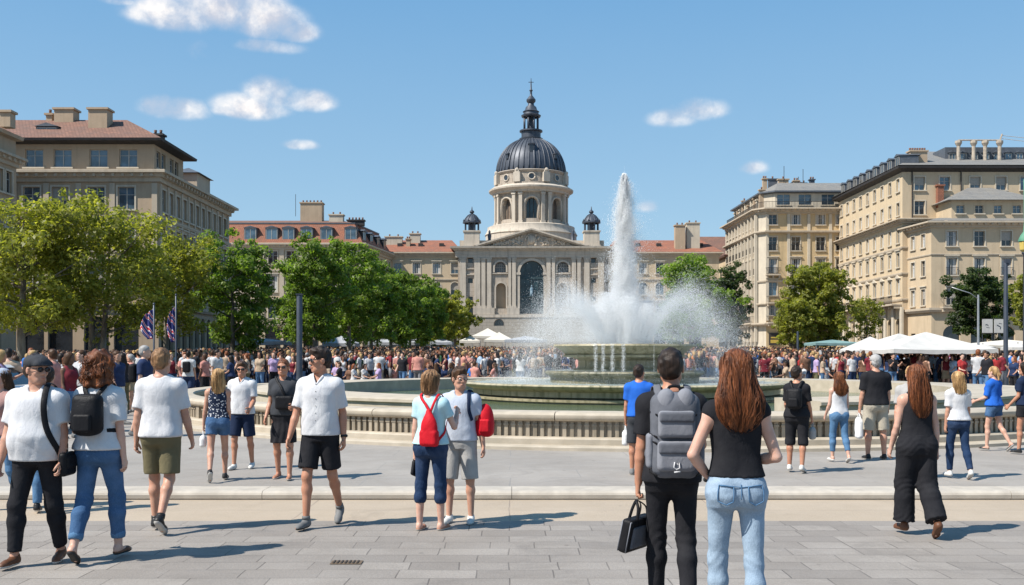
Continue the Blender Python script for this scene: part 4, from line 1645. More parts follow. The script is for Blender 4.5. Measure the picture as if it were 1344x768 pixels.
mb.lathe([(5.95, za0 - .1), (5.95, za0 + .3), (5.6, za0 + .35), (5.6, za1 - .45), (5.75, za1 - .35), (5.9, za1 - .1), (5.85, za1), (5.2, za1 + .05)], 72, cx, cy)
ch.put('attic_drum', mb, ST_CHURCH, True, 30)
for i in range(nw):
  ac = -PI / 2 + i * 2 * PI / nw
  if math.sin(ac) > .4:
    continue
  M = Matrix.Translation((cx, cy, 0)) @ Matrix.Rotation(ac, 4, 'Z')
  mb = MB()
  pts = [M @ Vector((5.63, .52 * math.cos(t), (za0 + za1) / 2 + .52 * math.sin(t))) for t in np.linspace(0, 2 * PI, 17)]
  mb.tube(pts, .12, 6)
  ch.put('oculus_ring', mb, ST_CHURCH2, True)
  mb = MB()
  pts = [M @ Vector((5.64, .50 * math.cos(t), (za0 + za1) / 2 + .50 * math.sin(t))) for t in np.linspace(0, 2 * PI, 17)[:-1]]
  mb.add(pts, [tuple(range(16))])
  ch.put('oculus', mb, GL_DARK)
  a = ac + PI / nw
  if math.sin(a) > .4:
    continue
  M = Matrix.Translation((cx, cy, 0)) @ Matrix.Rotation(a, 4, 'Z')
  mb = MB()
  mb.boxm(M @ Matrix.Translation((5.85, 0, (za0 + za1) / 2 - .1)), .35, .55, .75)
  mb.boxm(M @ Matrix.Translation((5.85, 0, (za0 + za1) / 2 + .75)), .28, .35, .2)
  mb.ball(tuple(M @ Vector((6.0, 0, za1 - .1))), .3, 6, 5)
  ch.put('scroll_buttress', mb, ST_CHURCH2)
zd0, zd1 = kz(229.5), kz(184)
prof = []
for j in range(25):
  t = j / 24 * (PI / 2 - .28)
  prof.append((5.5 * math.cos(t) ** .92, zd0 + (zd1 - zd0) * math.sin(t) / math.sin(PI / 2 - .28)))
mb = MB()
mb.lathe([(5.75, zd0 - .25), (5.75, zd0)] + prof, 128, cx, cy)
ch.put('dome', mb, M_LEAD, True, 50)
mb = MB()
for i in range(40):
  a = 2 * PI * (i + .5) / 40
  r_ = .11 if i % 5 else .2
  mb.tube([(cx + (p[0] + .02) * math.cos(a), cy + (p[0] + .02) * math.sin(a), p[1]) for p in prof[::2]], [r_ * (.45 + .55 * p[0] / 5.5) for p in prof[::2]], 5)
ch.put('dome_ribs', mb, M_LEAD, True)
for i, (az_, el_) in enumerate(((-90, .42), (-135, .30), (-45, .30))):
  a = R(az_)
  j = int(el_ * 24 / .9)
  p = prof[j]
  M = Matrix.Translation((cx, cy, 0)) @ Matrix.Rotation(a, 4, 'Z')
  mb = MB()
  s_ = 1.0 if i == 0 else .6
  mb.boxm(M @ Matrix.Translation((p[0] - .1, 0, p[1] + .1)), .42, .42 * s_, .62 * s_)
  mb.boxm(M @ Matrix.Translation((p[0] - .05, 0, p[1] + .8 * s_)), .5, .55 * s_, .08)
  o = ch.put('dome_dormer', mb, M_LEAD)
  mb = MB()
  mb.boxm(M @ Matrix.Translation((p[0] + .325, 0, p[1] + .1)), .006, .26 * s_, .42 * s_)
  w_ = ch.put('pane', mb, GL_DARK)
  w_.parent = o
# lantern
mb = MB()
mb.lathe([(1.7, zd1 - .3), (1.85, zd1 - .1), (1.9, zd1 + .2), (1.55, zd1 + .3), (1.55, zd1 + 1.2), (1.85, zd1 + 1.3), (1.85, zd1 + 1.5), (1.4, zd1 + 1.55), (.7, zd1 + 1.56)], 32, cx, cy)
ch.put('lantern_base', mb, M_LEAD, True, 30)
zl0 = zd1 + 1.5
zl1 = kz(154)
mb = MB()
for i in range(8):
  a = PI / 8 + i * PI / 4
  mb.tube([(cx + 1.15 * math.cos(a), cy + 1.15 * math.sin(a), zl0), (cx + 1.15 * math.cos(a), cy + 1.15 * math.sin(a), zl1)], .17, 8)
mb.lathe([(.35, zl0), (.35, zl1)], 8, cx, cy)
ch.put('lantern_columns', mb, M_LEAD, True)
z = zl1
mb = MB()
mb.lathe([(.9, z - .1), (1.5, z), (1.6, z + .25), (1.25, z + .4), (1.2, z + .75), (1.35, z + .85), (1.0, z + 1.1), (.85, z + 1.6), (.5, z + 1.9), (.45, z + 2.2), (.72, z + 2.5), (.75, z + 2.8), (.45, z + 3.2), (.2, z + 3.5), (.16, z + 4.1), (.30, z + 4.3), (.14, z + 4.5), (.09, z + 5.6), (.03, z + 6.2)], 24, cx, cy)
ch.put('lantern_cap', mb, M_LEAD, True, 40)
mb = MB()
zc = kz(114)
mb.tube([(cx, cy, z + 5.5), (cx, cy, kz(103))], .05, 5)
mb.tube([(cx - .42, cy, kz(108)), (cx + .42, cy, kz(108))], .05, 5)
ch.put('cross', mb, M_IRON)
# ---- right side: corner building ----------------------------------------
k = 138 / FPX
b4 = Bld('ochre_corner_building', 'ochre corner building with balconies and roof terrace right of the fountain', 'building', (36, 138), ST_YELLOW)
cxn = (997 - 672) * k
wz4 = lambda y: 1.75 + (465 - y) * k
rows4 = [(wz4(295), 1.2, 1.4, 'auto'), (wz4(329), 1.2, 1.9, 'auto-rail'), (wz4(359), 1.2, 2.0, 'auto-ped-rail'), (wz4(388), 1.2, 2.0, 'auto-ped'), (wz4(414), 1.2, 1.5, 'auto')]
mb = MB()
fx = [(p - 672) * k - cxn - .9 for p in (1014, 1044.5, 1077, 1103)]
b4.face(mb, (cxn + .9, 138), (50, 138), 0, 21.4, [r + (fx,) for r in rows4] + [(1.3, 1.9, 3.4, 'void', fx)], gls=(0, 1, 0))
b4.put('front_wall', mb, ST_YELLOW)
mb = MB()
b4.face(mb, (cxn, 139.2), (cxn + .9, 138), 0, 21.4, [])
b4.put('corner_wall', mb, ST_TRIML)
mb = MB()
b4.face(mb, (cxn - .3, 158), (cxn, 139.2), 0, 21.4, [r + (9,) for r in rows4] + [(1.3, 1.3, 3.4, 'void', 9)])
b4.put('side_wall', mb, ST_TRIML)
poly = [(cxn - .3, 158), (cxn, 139.2), (cxn + .9, 138), (50, 138), (50, 158)]
cornice(b4, poly, 22.0, .9, .8)
bandc(b4, poly, wz4(303), .5, .35)
bandc(b4, poly, wz4(368), .2, .3)
bandc(b4, poly, wz4(398), .3, .3)
bandc(b4, poly, wz4(424), .8, .4)
u = (1, 0)
balcony(b4, (cxn + .9, 138), u, .0, 9.5, wz4(398), 1.0)
balcony(b4, (cxn + .9, 138), u, .0, 14, wz4(424), 1.1)
for x_ in fx[:3]:
  balcony(b4, (cxn + .9, 138), u, x_ - 1.0, x_ + 1.0, wz4(359) - .2, .6)
L_ = math.hypot(.3, 18.8)
us = (.3 / L_, -18.8 / L_)
balcony(b4, (cxn - .3, 158), us, .5, L_ - .5, wz4(398), .9)
balcony(b4, (cxn - .3, 158), us, .5, L_ - .5, wz4(424), .9)
for i in range(10):
  y = 139.2 + 18.8 * i / 9
  mb = MB()
  mb.box(cxn - .42, cxn - .05, y - .2, y + .2, 3.5, 21.2)
  b4.put('pilaster', mb, ST_TRIML)
for x_ in (.15, 3.1, 5.9, 8.9):
  mb = MB()
  mb.box(cxn + .9 + x_ - .2, cxn + .9 + x_ + .2, 137.86, 138, 6.4, 21.2)
  b4.put('pilaster', mb, ST_TRIML)
# set back attic with terrace rail
poly2 = [(cxn + .7, 157), (cxn + .9, 140.5), (cxn + 2.4, 139), (50, 139), (50, 157)]
mb = MB()
b4.face(mb, (cxn + 2.4, 139), (50, 139), 22.0, 24.5, [(22.6, 1.8, 1.5, 'open-plainwall', [1.2, 4.2, 7.4])], gls=(1, 0))
b4.face(mb, (cxn + .9, 140.5), (cxn + 2.4, 139), 22, 24.5, [])
b4.face(mb, (cxn + .7, 157), (cxn + .9, 140.5), 22, 24.5, [(22.5, 1.1, 1.5, 'open-plainwall', 6)])
b4.put('attic_wall', mb, ST_TRIML)
mb = MB()
mb.sweep(poly2, [(0, 24.2), (.5, 24.35), (.5, 24.55), (-.2, 24.6)])
b4.put('attic_eave', mb, M_ZINC)
mb = MB()
mb.sweep(poly2, [(.3, 24.58), (-2.6, 26.1), (-2.9, 26.1)])
b4.put('roof', mb, T_GREY)
mb = MB()
for poly3 in (poly,):
  pp = [Vector(p) for p in poly3]
  for i in range(3):
    a, b_ = pp[i], pp[i + 1]
    L2 = (b_ - a).length
    kk = int(L2 / .2)
    for j in range(kk):
      c = a + (b_ - a) * j / kk
      mb.box(c.x + .1 - .015, c.x + .1 + .015, c.y + .1 - .015, c.y + .1 + .015, 22.0, 22.95)
    mb.tube([(a.x + .1, a.y + .1, 22.95), (b_.x + .1, b_.y + .1, 22.95)], .03, 4)
b4.put('terrace_rail', mb, M_IRON)
rnd = random.Random(9)
for i in range(9):
  px_ = rnd.uniform(1010, 1100)
  x = (px_ - 672) * 141 / FPX
  chimney(b4, x, 142 + rnd.random() * 4, 24.6, 26.2 + rnd.random() * .9, rnd.uniform(.5, 1.5), .6, [M_ZINC, ST_TAUPE, M_DARKR][i % 3], 1 + i % 2)
for i in range(10):
  y = 140.5 + i * 1.75
  chimney(b4, cxn + .9, y, 22.0, 23.6 + rnd.random() * 1.4, .7, .5, ST_TRIML if i % 2 else ST_TAUPE, 1)
mb = MB()
for px_, tp in ((1029, 218), (1054, 222), (1048, 232)):
  x = (px_ - 672) * 142 / FPX
  mb.tube([(x, 142, 25), (x, 142, wz(tp, 142))], .04, 4)
b4.put('aerial', mb, M_IRON)
sgn = MB()
xs_ = (1016 - 672) * k
sgn.box(xs_ - .75, xs_ + .75, 137.80, 137.9, 3.0, 4.7)
so = b4.put('shop_sign', sgn, M_DARKR)
sgn = MB()
sgn.box(xs_ - .55, xs_ + .55, 137.77, 137.798, 3.3, 3.75)
sgn.box(xs_ - .5, xs_ + .5, 137.77, 137.798, 3.95, 4.15)
o = b4.put('sign_panel', sgn, mat('amber_sign', (.45, .32, .06), None, .6, 4))
o.parent = so
b4b = Bld('terrace_house', 'lower cream house beyond the ochre corner building', 'building', (34, 165), ST_CREAM)
mb = MB()
b4b.face(mb, (33.6, 172), (34.1, 158), 0, 17.4, [(13.6, 1.1, 1.9, 'auto', 6), (10, 1.1, 1.9, 'auto', 6), (6.5, 1.1, 1.9, 'auto', 6)])
b4b.face(mb, (24, 172), (33.6, 172), 0, 17.4, [])
b4b.put('wall', mb, ST_CREAM)
mb = MB()
mb.sweep([(33.6, 172), (34.1, 158), (44, 158), (44, 172)], [(0, 17.0), (.5, 17.2), (.6, 17.5), (-3.5, 19.2), (-3.6, 19.2)])
b4b.put('roof', mb, T_BROWN)
# dark roofed house glimpsed behind the east wing
bk = Bld('hip_roof_house', 'house with dark red hip roof rising behind the right wing', 'building', (32, 176), ST_TAUPE)
mb = MB()
mb.box(27.5, 46, 174, 186, 0, 18.2)
bk.put('wall', mb, ST_TAUPE)
mb = MB()
hip(mb, 27.5, 46, 174, 186, 18.2, 23.0, .6)
bk.put('roof', mb, T_BROWN)
chimney(bk, 30.5, 175, 18, 22.5, 1.6, 1.2, ST_TRIML, 3)
# ---- right side: big cream block ----------------------------------------
k = 115 / FPX
w5 = lambda y: 1.75 + (465 - y) * k
b5 = Bld('cream_apartment_building', 'tall cream apartment building with grey hip roof and pipes on top at the right', 'building', (46, 115), ST_CREAM)
xc5 = 45.1
rows5 = [(20.7, 'auto'), (17.9, 'auto'), (14.7, 'auto'), (11.9, 'auto-ped'), (8.8, 'auto-hood')]
mb = MB()
fx = [(p - 672) * k - xc5 for p in (1207, 1240, 1280, 1314, 1346, 1380)]
b5.face(mb, (xc5, 115), (75, 115), 0, 23.2, [(z_, 1.2, 1.55, 'auto', fx) for (z_, s_) in rows5[:3]], gls=(1, 0))
b5.put('front_wall', mb, ST_SAND)
mb = MB()
b5.face(mb, (45.3, 138), (xc5, 115), 0, 23.2, [(z_, .95, 1.65 if i > 1 else 1.5, s_, 9) for i, (z_, s_) in enumerate(rows5)] + [(1.0, 1.6, 4.9, 'void-arch', 9)])
b5.put('side_wall', mb, ST_CREAM)
poly = [(45.3, 138), (xc5, 115), (75, 115), (75, 138)]
mb = MB()
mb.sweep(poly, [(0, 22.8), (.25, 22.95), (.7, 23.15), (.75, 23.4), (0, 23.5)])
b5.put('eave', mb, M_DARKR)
cornice(b5, poly, 17.4, .8, .6)
bandc(b5, poly, 14.2)
bandc(b5, poly, 11.2)
bandc(b5, poly, 8.2)
us = (-.2 / 23, -1.0)
balcony(b5, (45.3, 138), us, .4, 22.9, 7.5, 1.2)
for i in range(10):
  y = 138 - 23 * i / 9
  mb = MB()
  xx = 45.3 - .2 * i / 9
  mb.box(xx - .22, xx, y - .35, y + .35, 1.0, 7.2)
  b5.put('arcade_pier', mb, ST_TRIML)
mb = MB()
hip(mb, 45.1, 75, 115, 138, 23.5, 27.5, .7, 0, 8)
b5.put('roof', mb, T_GREY)
for i in range(9):
  y = 116.5 + i * 2.4
  dormer(b5, 45.1, y, 23.5, 1.1, 1.35, R(-90), M_ZINC, 2.2, GL_DARK, M_ZINC)
mb = MB()
mb.box(52, 75, 119.5, 123, 24.4, 26.6)
b5.put('rooftop_storey', mb, M_ZINC)
for i in range(12):
  dormer(b5, 52.8 + i * 1.35, 119.45, 25.0, .7, .9, 0, M_ZINC, .3, GL_BLUE)
chimney(b5, (1204 - 672) * .0895, 117, 23.6, 1.75 + (465 - 200) * .0895, 2.0, 1.0, ST_TAUPE, 7)
mb = MB()
pp = []
for px_ in (1258, 1278, 1293, 1312):
  x = (px_ - 672) * 118.5 / FPX
  mb.tube([(x, 118.5, 24.5), (x, 118.5, wz(186, 118.5))], .22, 8)
  mb.lathe([(.22, wz(192, 118.5)), (.42, wz(188, 118.5)), (.42, wz(185, 118.5)), (.1, wz(184, 118.5))], 8, x, 118.5)
  pp.append(x)
mb.tube([(pp[0], 118.5, wz(184, 118.5)), (pp[-1], 118.5, wz(184, 118.5))], .09, 6)
mb.tube([(pp[-1], 118.5, wz(186, 118.5)), (pp[-1] + .3, 118.5, wz(176, 118.5))], .1, 5)
mb.tube([(pp[-1] + .3, 118.5, wz(178, 118.5)), (74, 118.5, wz(196, 118.5))], .03, 4)
mb.tube([(pp[-1] + .3, 118.5, wz(182, 118.5)), (74, 118.5, wz(203, 118.5))], .03, 4)
b5.put('roof_pipes', mb, mat('pipe_beige', (.45, .38, .30), (.3, .25, .2), .6, 3, cs='world'))
mb = MB()
mb.tube([(46.2 + .0, 115.0 - .08, 23), (46.2, 115 - .08, 16)], .07, 6)
xd = (1261 - 672) * k
mb.tube([(xd, 114.9, 23), (xd, 114.9, 17)], .07, 6)
b5.put('downpipe', mb, M_DARKR)
# ---- lower wing standing before it --------------------------------------
k = 109.7 / FPX
w6 = lambda y: 1.75 + (465 - y) * k
b6 = Bld('sand_town_house', 'lower sand-coloured house with small penthouse in front of the cream apartments', 'building', (50, 110), ST_SAND)
mb = MB()
fx = [(p - 672) * k - 46.2 for p in (1249, 1285.5, 1321, 1356, 1390)]
b6.face(mb, (46.2, 109.7), (75, 109.7), 0, 16.1, [(w6(323), 1.15, 1.65, 'auto', fx), (w6(361), 1.15, 1.85, 'auto-ped-rail', fx), (w6(400), 1.15, 1.95, 'auto-ped', fx), (1.2, 1.9, 3.7, 'void-arch', fx)], gls=(0,))
b6.face(mb, (45.7, 115), (46.2, 109.7), 0, 16.1, [(w6(323), .9, 1.5, 'auto', [1.3, 3.6]), (w6(361), .9, 1.7, 'auto', [1.3, 3.6]), (w6(400), .9, 1.8, 'auto-ped', [1.3, 3.6]), (1.5, 1.0, 2.6, 'void', [1.3, 3.6])])
b6.put('wall', mb, ST_SAND)
poly = [(45.7, 115), (46.2, 109.7), (75, 109.7), (75, 115)]
cornice(b6, poly, 16.35, .8, .7)
bandc(b6, poly, w6(333), .1, .2)
bandc(b6, poly, w6(404), .45, .5)
mb = MB()
mb.sweep(poly, [(.75, 16.38), (-1.6, 17.0), (-2.2, 17.0)])
b6.put('roof', mb, T_GREY)
mb = MB()
b6.face(mb, (49, 111), (58.5, 111), 16.5, 18.9, [(17.45, .9, .9, 'open-plainwall', [1.0, 3.1, 5.2, 7.3])], gls=(1, 0))
b6.face(mb, (49, 118), (49, 111), 16.5, 18.9, [])
b6.put('penthouse_wall', mb, ST_SAND)
mb = MB()
hip(mb, 49, 58.5, 111, 118, 18.9, 20.9, .6)
b6.put('penthouse_roof', mb, T_GREY)
chimney(b6, 49.3, 114.8, 18.6, 21.1, .7, .7, T_RED, 0)
balcony(b6, (46.2, 109.7), (1, 0), fx[0] - 1.3, fx[2] + 1.3, w6(404), .9)
# ================================================================ trees
def leaf_mat(name, c1, c2, trans):
  m, nt, b = new_mat(name)
  oi = N(nt, 'ShaderNodeObjectInfo')
  g = N(nt, 'ShaderNodeNewGeometry')
  col = mixc(nt, g.outputs['Random Per Island'], c1, c2)
  n = noise(nt, g.outputs['Position'], .7, 3)
  col = mixc(nt, ramp(nt, n, .4, .65, 0, .6), col, tuple(x * .55 for x in c1))
  nt.links.new(col, b.inputs['Base Color'])
  b.inputs['Roughness'].default_value = .5
  b.inputs['Specular IOR Level'].default_value = .35
  tl = N(nt, 'ShaderNodeBsdfTranslucent')
  nt.links.new(mixc(nt, 1.0, col, trans, 'MULTIPLY'), tl.inputs[0])
  ad = N(nt, 'ShaderNodeMixShader')
  ad.inputs[0].default_value = .48
  nt.links.new(b.outputs[0], ad.inputs[1])
  nt.links.new(tl.outputs[0], ad.inputs[2])
  nt.links.new(ad.outputs[0], nt.nodes['Material Output'].inputs[0])
  return m
LF_PLANE = leaf_mat('plane_leaves', (.14, .16, .026), (.29, .29, .062), (2.2, 2.2, .9))
LF_GREEN = leaf_mat('bright_leaves', (.09, .14, .024), (.20, .25, .05), (2.0, 2.4, .9))
LF_FRESH = leaf_mat('fresh_leaves', (.115, .175, .025), (.23, .29, .06), (2.0, 2.4, .9))
LF_DARK = leaf_mat('dark_leaves', (.032, .055, .018), (.07, .10, .03), (1.8, 2.0, .9))
BARK, nt, b = new_mat('bark')
v = wpos(nt, (1, 1, .35))
n = noise(nt, v, 3, 5, .65)
nt.links.new(mixc(nt, ramp(nt, n, .4, .6), (.085, .068, .05), (.19, .165, .13)), b.inputs['Base Color'])
b.inputs['Roughness'].default_value = .9
bump(nt, b, n, .6, .03)
def tree(name, label, x, y, H, Wd, tr_h, leafm, seed, nleaf=9000, lsize=.13, lean=0.0, group=None, aspect=1.0, trunks=1, gz=None, trunk_r=.16, density=1.0):
  nleaf = int(nleaf * 1.45)
  lsize *= .82
  rnd = random.Random(seed)
  rng = np.random.default_rng(seed)
  z0 = GZ(y) if gz is None else gz
  T = thing(name, label, 'tree', (x, y, z0), 0, group)
  mb = MB()
  tips = []
  ztop = H
  for t in range(trunks):
    bx = (t - (trunks - 1) / 2) * .5
    base = Vector((bx, 0, -.05))
    knee = Vector((bx * 1.2 + lean * tr_h, rnd.uniform(-.1, .1), tr_h))
    mid = Vector((bx * 2.2 + lean * H * .6, rnd.uniform(-.2, .2), tr_h + (H - tr_h) * .45))
    top = Vector((bx * 2.5 + lean * H, 0, H * .93))
    pts = [base, (base + knee) / 2 + Vector((rnd.uniform(-.06, .06), 0, 0)), knee, (knee + mid) / 2, mid, (mid + top) / 2, top]
    mb.tube(pts, [trunk_r * 1.25, trunk_r, trunk_r * .85, trunk_r * .7, trunk_r * .5, trunk_r * .3, trunk_r * .1], 8)
    nl = 11 // trunks + 3
    for i in range(nl):
      zz = tr_h * .9 + (H * .85 - tr_h * .9) * (i + rnd.random() * .6) / nl
      f = (zz - tr_h) / (H - tr_h)
      a = i * 2.4 + rnd.random()
      st = Vector((base.x + (top.x - base.x) * (zz / H), 0, zz))
      ln = Wd * .5 * (math.sin(PI * min(1, max(.12, f * .8 + .2))) ** .6) * rnd.uniform(.65, .95)
      en = st + Vector((math.cos(a) * ln, math.sin(a) * ln, ln * rnd.uniform(.35, .8)))
      md = (st + en) / 2 + Vector((0, 0, -.08 * ln + rnd.uniform(-.1, .2)))
      mb.tube([st, md, en], [trunk_r * .38, trunk_r * .24, trunk_r * .07], 5)
      tips += [md, en]
      for q in range(2):
        a2 = a + rnd.uniform(-1, 1)
        e2 = md + Vector((math.cos(a2), math.sin(a2), rnd.uniform(.2, 1))) * ln * .45
        mb.tube([md, e2], [trunk_r * .14, trunk_r * .04], 4)
        tips.append(e2)
  mb.build('trunk', BARK, T, True)
  # crown: clumps round branch tips inside an uneven envelope
  tips = np.array([tuple(t) for t in tips])
  cl = []
  for t in tips:
    for q in range(3):
      cl.append(t + rng.normal(size=3) * (Wd * .085, Wd * .085, Wd * .075))
  zc = (tr_h + H) / 2
  nrand = 70
  u = rng.normal(size=(nrand, 3))
  u /= np.linalg.norm(u, axis=1)[:, None]
  rr = rng.random(nrand) ** .4
  env = u * rr[:, None] * (Wd * .44, Wd * .44, (H - tr_h) * .50)
  env[:, 2] += zc + .15
  # crowns are fuller low down, narrower at the top
  sh = 1 - .35 * np.clip((env[:, 2] - zc) / (H - zc), 0, 1)
  env[:, 0] *= sh
  env[:, 1] *= sh
  env[:, 0] += lean * env[:, 2]
  C = np.concatenate([np.array(cl), env])
  C = C[(C[:, 2] > tr_h * .75) & (C[:, 2] < H * 1.0)]
  rc = Wd * rng.uniform(.04, .10, size=len(C))
  w = rc ** 2
  idx = rng.choice(len(C), size=nleaf, p=w / w.sum())
  d = rng.normal(size=(nleaf, 3))
  d /= np.linalg.norm(d, axis=1)[:, None]
  rad = rng.random(nleaf) ** .45
  P = C[idx] + d * (rad * rc[idx])[:, None] * (1.15, 1.15, .85)
  nrm = d * .7 + rng.normal(size=(nleaf, 3)) * .55 + (0, 0, .45)
  nrm /= np.linalg.norm(nrm, axis=1)[:, None]
  a = np.cross(nrm, rng.normal(size=(nleaf, 3)))
  a /= np.linalg.norm(a, axis=1)[:, None]
  bb = np.cross(nrm, a)
  s = lsize * rng.uniform(.55, 1.25, size=nleaf)[:, None]
  fold = nrm * s * .25
  V = np.stack([P - a * s * 1.1, P - bb * s * .62 + fold, P + a * s * 1.1, P + bb * s * .62 + fold], 1).reshape(-1, 3)
  F = np.arange(nleaf * 4).reshape(-1, 4)
  np_mesh('crown', V, F, leafm, None, T, False)
  return T
TG = 'plane trees along the left side of the square'
k_ = FPX
def tX(px_, d):
  return wx(px_, d)
tree('plane_tree', 'large yellow-green plane tree at the left edge in front of the palace', tX(28, 44), 44, 8.7, 7.0, 2.6, LF_PLANE, 1, 10500, .125, .01, TG, trunk_r=.20)
tree('plane_tree', 'broad yellow-green plane tree in front of the palace corner, second from the left', tX(128, 47), 47, 8.7, 7.2, 2.7, LF_PLANE, 2, 10500, .125, .0, TG, trunks=2, trunk_r=.16)
tree('plane_tree', 'smaller plane tree with thin crown beside the striped flags', tX(218, 52), 52, 7.6, 5.2, 3.0, LF_PLANE, 3, 7000, .125, .01, TG)
tree('plane_tree', 'dense dark green tree just left of the mansard building arches', tX(306, 57), 57, 8.6, 4.9, 2.0, LF_GREEN, 4, 11000, .13, 0, TG)
tree('plane_tree', 'tall green tree right of the grey pole, first of the receding row', tX(413, 62), 62, 9.1, 4.6, 2.4, LF_GREEN, 5, 10500, .13, 0, TG)
row = [(458, 69, 9.0, 'behind the first tree of the row, its crown half hidden'), (487, 78, 8.9, 'third of the receding row, near its middle'), (513, 88, 8.9, 'fourth of the receding row, with rounded crown'), (538, 98, 8.9, 'fifth of the receding row in front of the left wing'), (558, 109, 8.8, 'sixth of the receding row, small with distance'), (577, 119, 8.3, 'next to last of the receding row'), (597, 129, 7.8, 'farthest tree of the left row beside the church')]
for i, (px_, d, h_, lb) in enumerate(row):
  tree('plane_tree', 'green tree ' + lb, tX(px_, d), d, h_, 5.4, 2.4, LF_GREEN if i < 5 else LF_PLANE, 10 + i, 8500 - i * 500, .15 + .012 * i, 0, TG)
tree('plane_tree', 'green tree deep in the second row behind the grey pole', tX(395, 84), 84, 7.6, 5.0, 2.2, LF_GREEN, 31, 6000, .17, 0, TG)
tree('plane_tree', 'dark green tree in the second row filling the gap before the side arcade', tX(452, 104), 104, 8.2, 6.0, 2.2, LF_GREEN, 32, 6000, .18, 0, TG)
TR = 'trees along the right side of the square'
tree('lime_tree', 'bright green rounded tree just right of the fountain jet', tX(906, 104), 104, 11.1, 8.2, 2.0, LF_FRESH, 41, 13000, .20, 0, TR)
tree('lime_tree', 'darker thin green tree at the foot of the ochre corner building', tX(957, 112), 112, 11.2, 5.0, 2.6, LF_DARK, 42, 7000, .19, 0, TR)
tree('lime_tree', 'leaning yellow-green tree hiding the gap between the two right buildings', tX(1072, 96), 96, 9.9, 6.6, 2.2, LF_PLANE, 43, 12000, .19, .03, TR)
tree('lime_tree', 'thin young tree with sparse leaves in front of the cream arcade', tX(1137, 100), 100, 7.0, 3.6, 2.6, LF_PLANE, 44, 1500, .17, 0, TR, trunk_r=.10)
tree('lime_tree', 'short yellow-green tree left of the leaning tree', tX(1044, 92), 92, 6.2, 4.2, 1.8, LF_PLANE, 45, 4500, .17, 0, TR)
tree('evergreen_tree', 'dark green tree in front of the sand-coloured house behind the white banners', tX(1290, 90), 90, 8.8, 5.4, 2.6, LF_DARK, 46, 11000, .17, 0, TR)
tree('lime_tree', 'yellow-green tree cut by the right edge', tX(1366, 60), 60, 7.2, 3.4, 2.6, LF_PLANE, 47, 7000, .14, 0, TR)
# ================================================================ street furniture
M_POLE = mat('grey_blue_steel', (.075, .085, .105), (.06, .068, .085), .45, 3, metal=.5, cs='world')
M_POLEL = mat('galvanised_steel', (.38, .38, .38), (.3, .3, .3), .4, 3, metal=.6, cs='world')
M_CANVAS = mat('white_canvas', (.50, .48, .45), (.43, .415, .39), .85, 1.6, bmp=.2, bscale=3, bdist=.05)
M_CANVAS2 = mat('cream_canvas', (.60, .56, .48), (.52, .48, .42), .85, 1.6)
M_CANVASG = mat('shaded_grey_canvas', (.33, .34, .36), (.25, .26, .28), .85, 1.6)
M_TEAL = mat('teal_canvas', (.18, .28, .27), (.14, .22, .21), .8, 2)
def pole(label, px_, d, ytop, r0, r1, m, cat='pole', name='lamp_pole'):
  x = wx(px_, d)
  z0 = GZ(d)
  h = wz(ytop, d) - z0
  T = thing(name, label, cat, (x, d, z0))
  mb = MB()
  mb.lathe([(r0 * 1.9, -.02), (r0 * 1.9, .05), (r0 * 1.3, .09), (r0 * 1.15, .7), (r0, .8), (r1, h - .06), (r1 * .8, h)], 16, cap=True)
  mb.build('shaft', m, T, True, autosmooth=40)
  mb = MB()
  mb.lathe([(r0 * 2.3, 0), (r0 * 2.3, .03), (r0 * 1.2, .035)], 16)
  mb.build('base_plate', m, T)
  return T, h
T, h = pole('thick grey-blue steel column left of the man in the white shirt', 393, 40, 387, .125, .12, M_POLE, 'column', 'steel_column')
mb = MB()
mb.box(-.13, .13, -.13, .13, h, h + .04)
mb.build('cap', M_POLE, T)
T, h = pole('tall dark lamp post at the right with a small camera head on top', 1320, 44, 345, .10, .085, M_POLE)
mb = MB()
mb.box(-.05, .16, -.09, .09, h - .02, h + .16)
mb.ball((.1, 0, h - .05), (.08, .08, .09), 10, 8)
mb.build('camera_head', M_POLE, T)
T, h = pole('thin light grey pole standing behind the large white tent', 1284, 60, 387, .08, .06, M_POLEL)
mb = MB()
mb.tube([(0, 0, h - .25), (-.5, 0, h + .1), (-1.6, 0, h + .45)], .03, 6)
mb.build('bracket_arm', M_POLEL, T, True)
T, h = pole('grey pole rising from the crowd in front of the ochre building', 1047, 75, 435, .09, .08, M_POLE)
# green lantern at the right edge
d = 50
x = wx(1345, d)
T = thing('street_lantern', 'green copper street lantern on a post cut by the right edge', 'lantern', (x, d, GZ(d)))
zb2 = lambda y: wz(y, d) - GZ(d)
mb = MB()
mb.lathe([(.22, -.02), (.22, .5), (.12, .6), (.09, 1.0), (.075, zb2(335)), (.16, zb2(332)), (.10, zb2(330))], 14)
mb.build('post', M_POLE, T, True, autosmooth=40)
mb = MB()
mb.lathe([(.12, zb2(331)), (.24, zb2(328)), (.27, zb2(318)), (.2, zb2(316))], 8)
mb.build('lamp_bowl', mat('amber_glass', (.55, .42, .12), None, .2, 3), T)
mb = MB()
mb.lathe([(.30, zb2(317)), (.30, zb2(315)), (.20, zb2(309)), (.07, zb2(304)), (.04, zb2(290)), (.06, zb2(236)), (.0, zb2(234))], 14)
mb.build('lamp_cap', mat('green_copper', (.10, .26, .17), (.07, .2, .13), .6, 6), T, True, autosmooth=40)
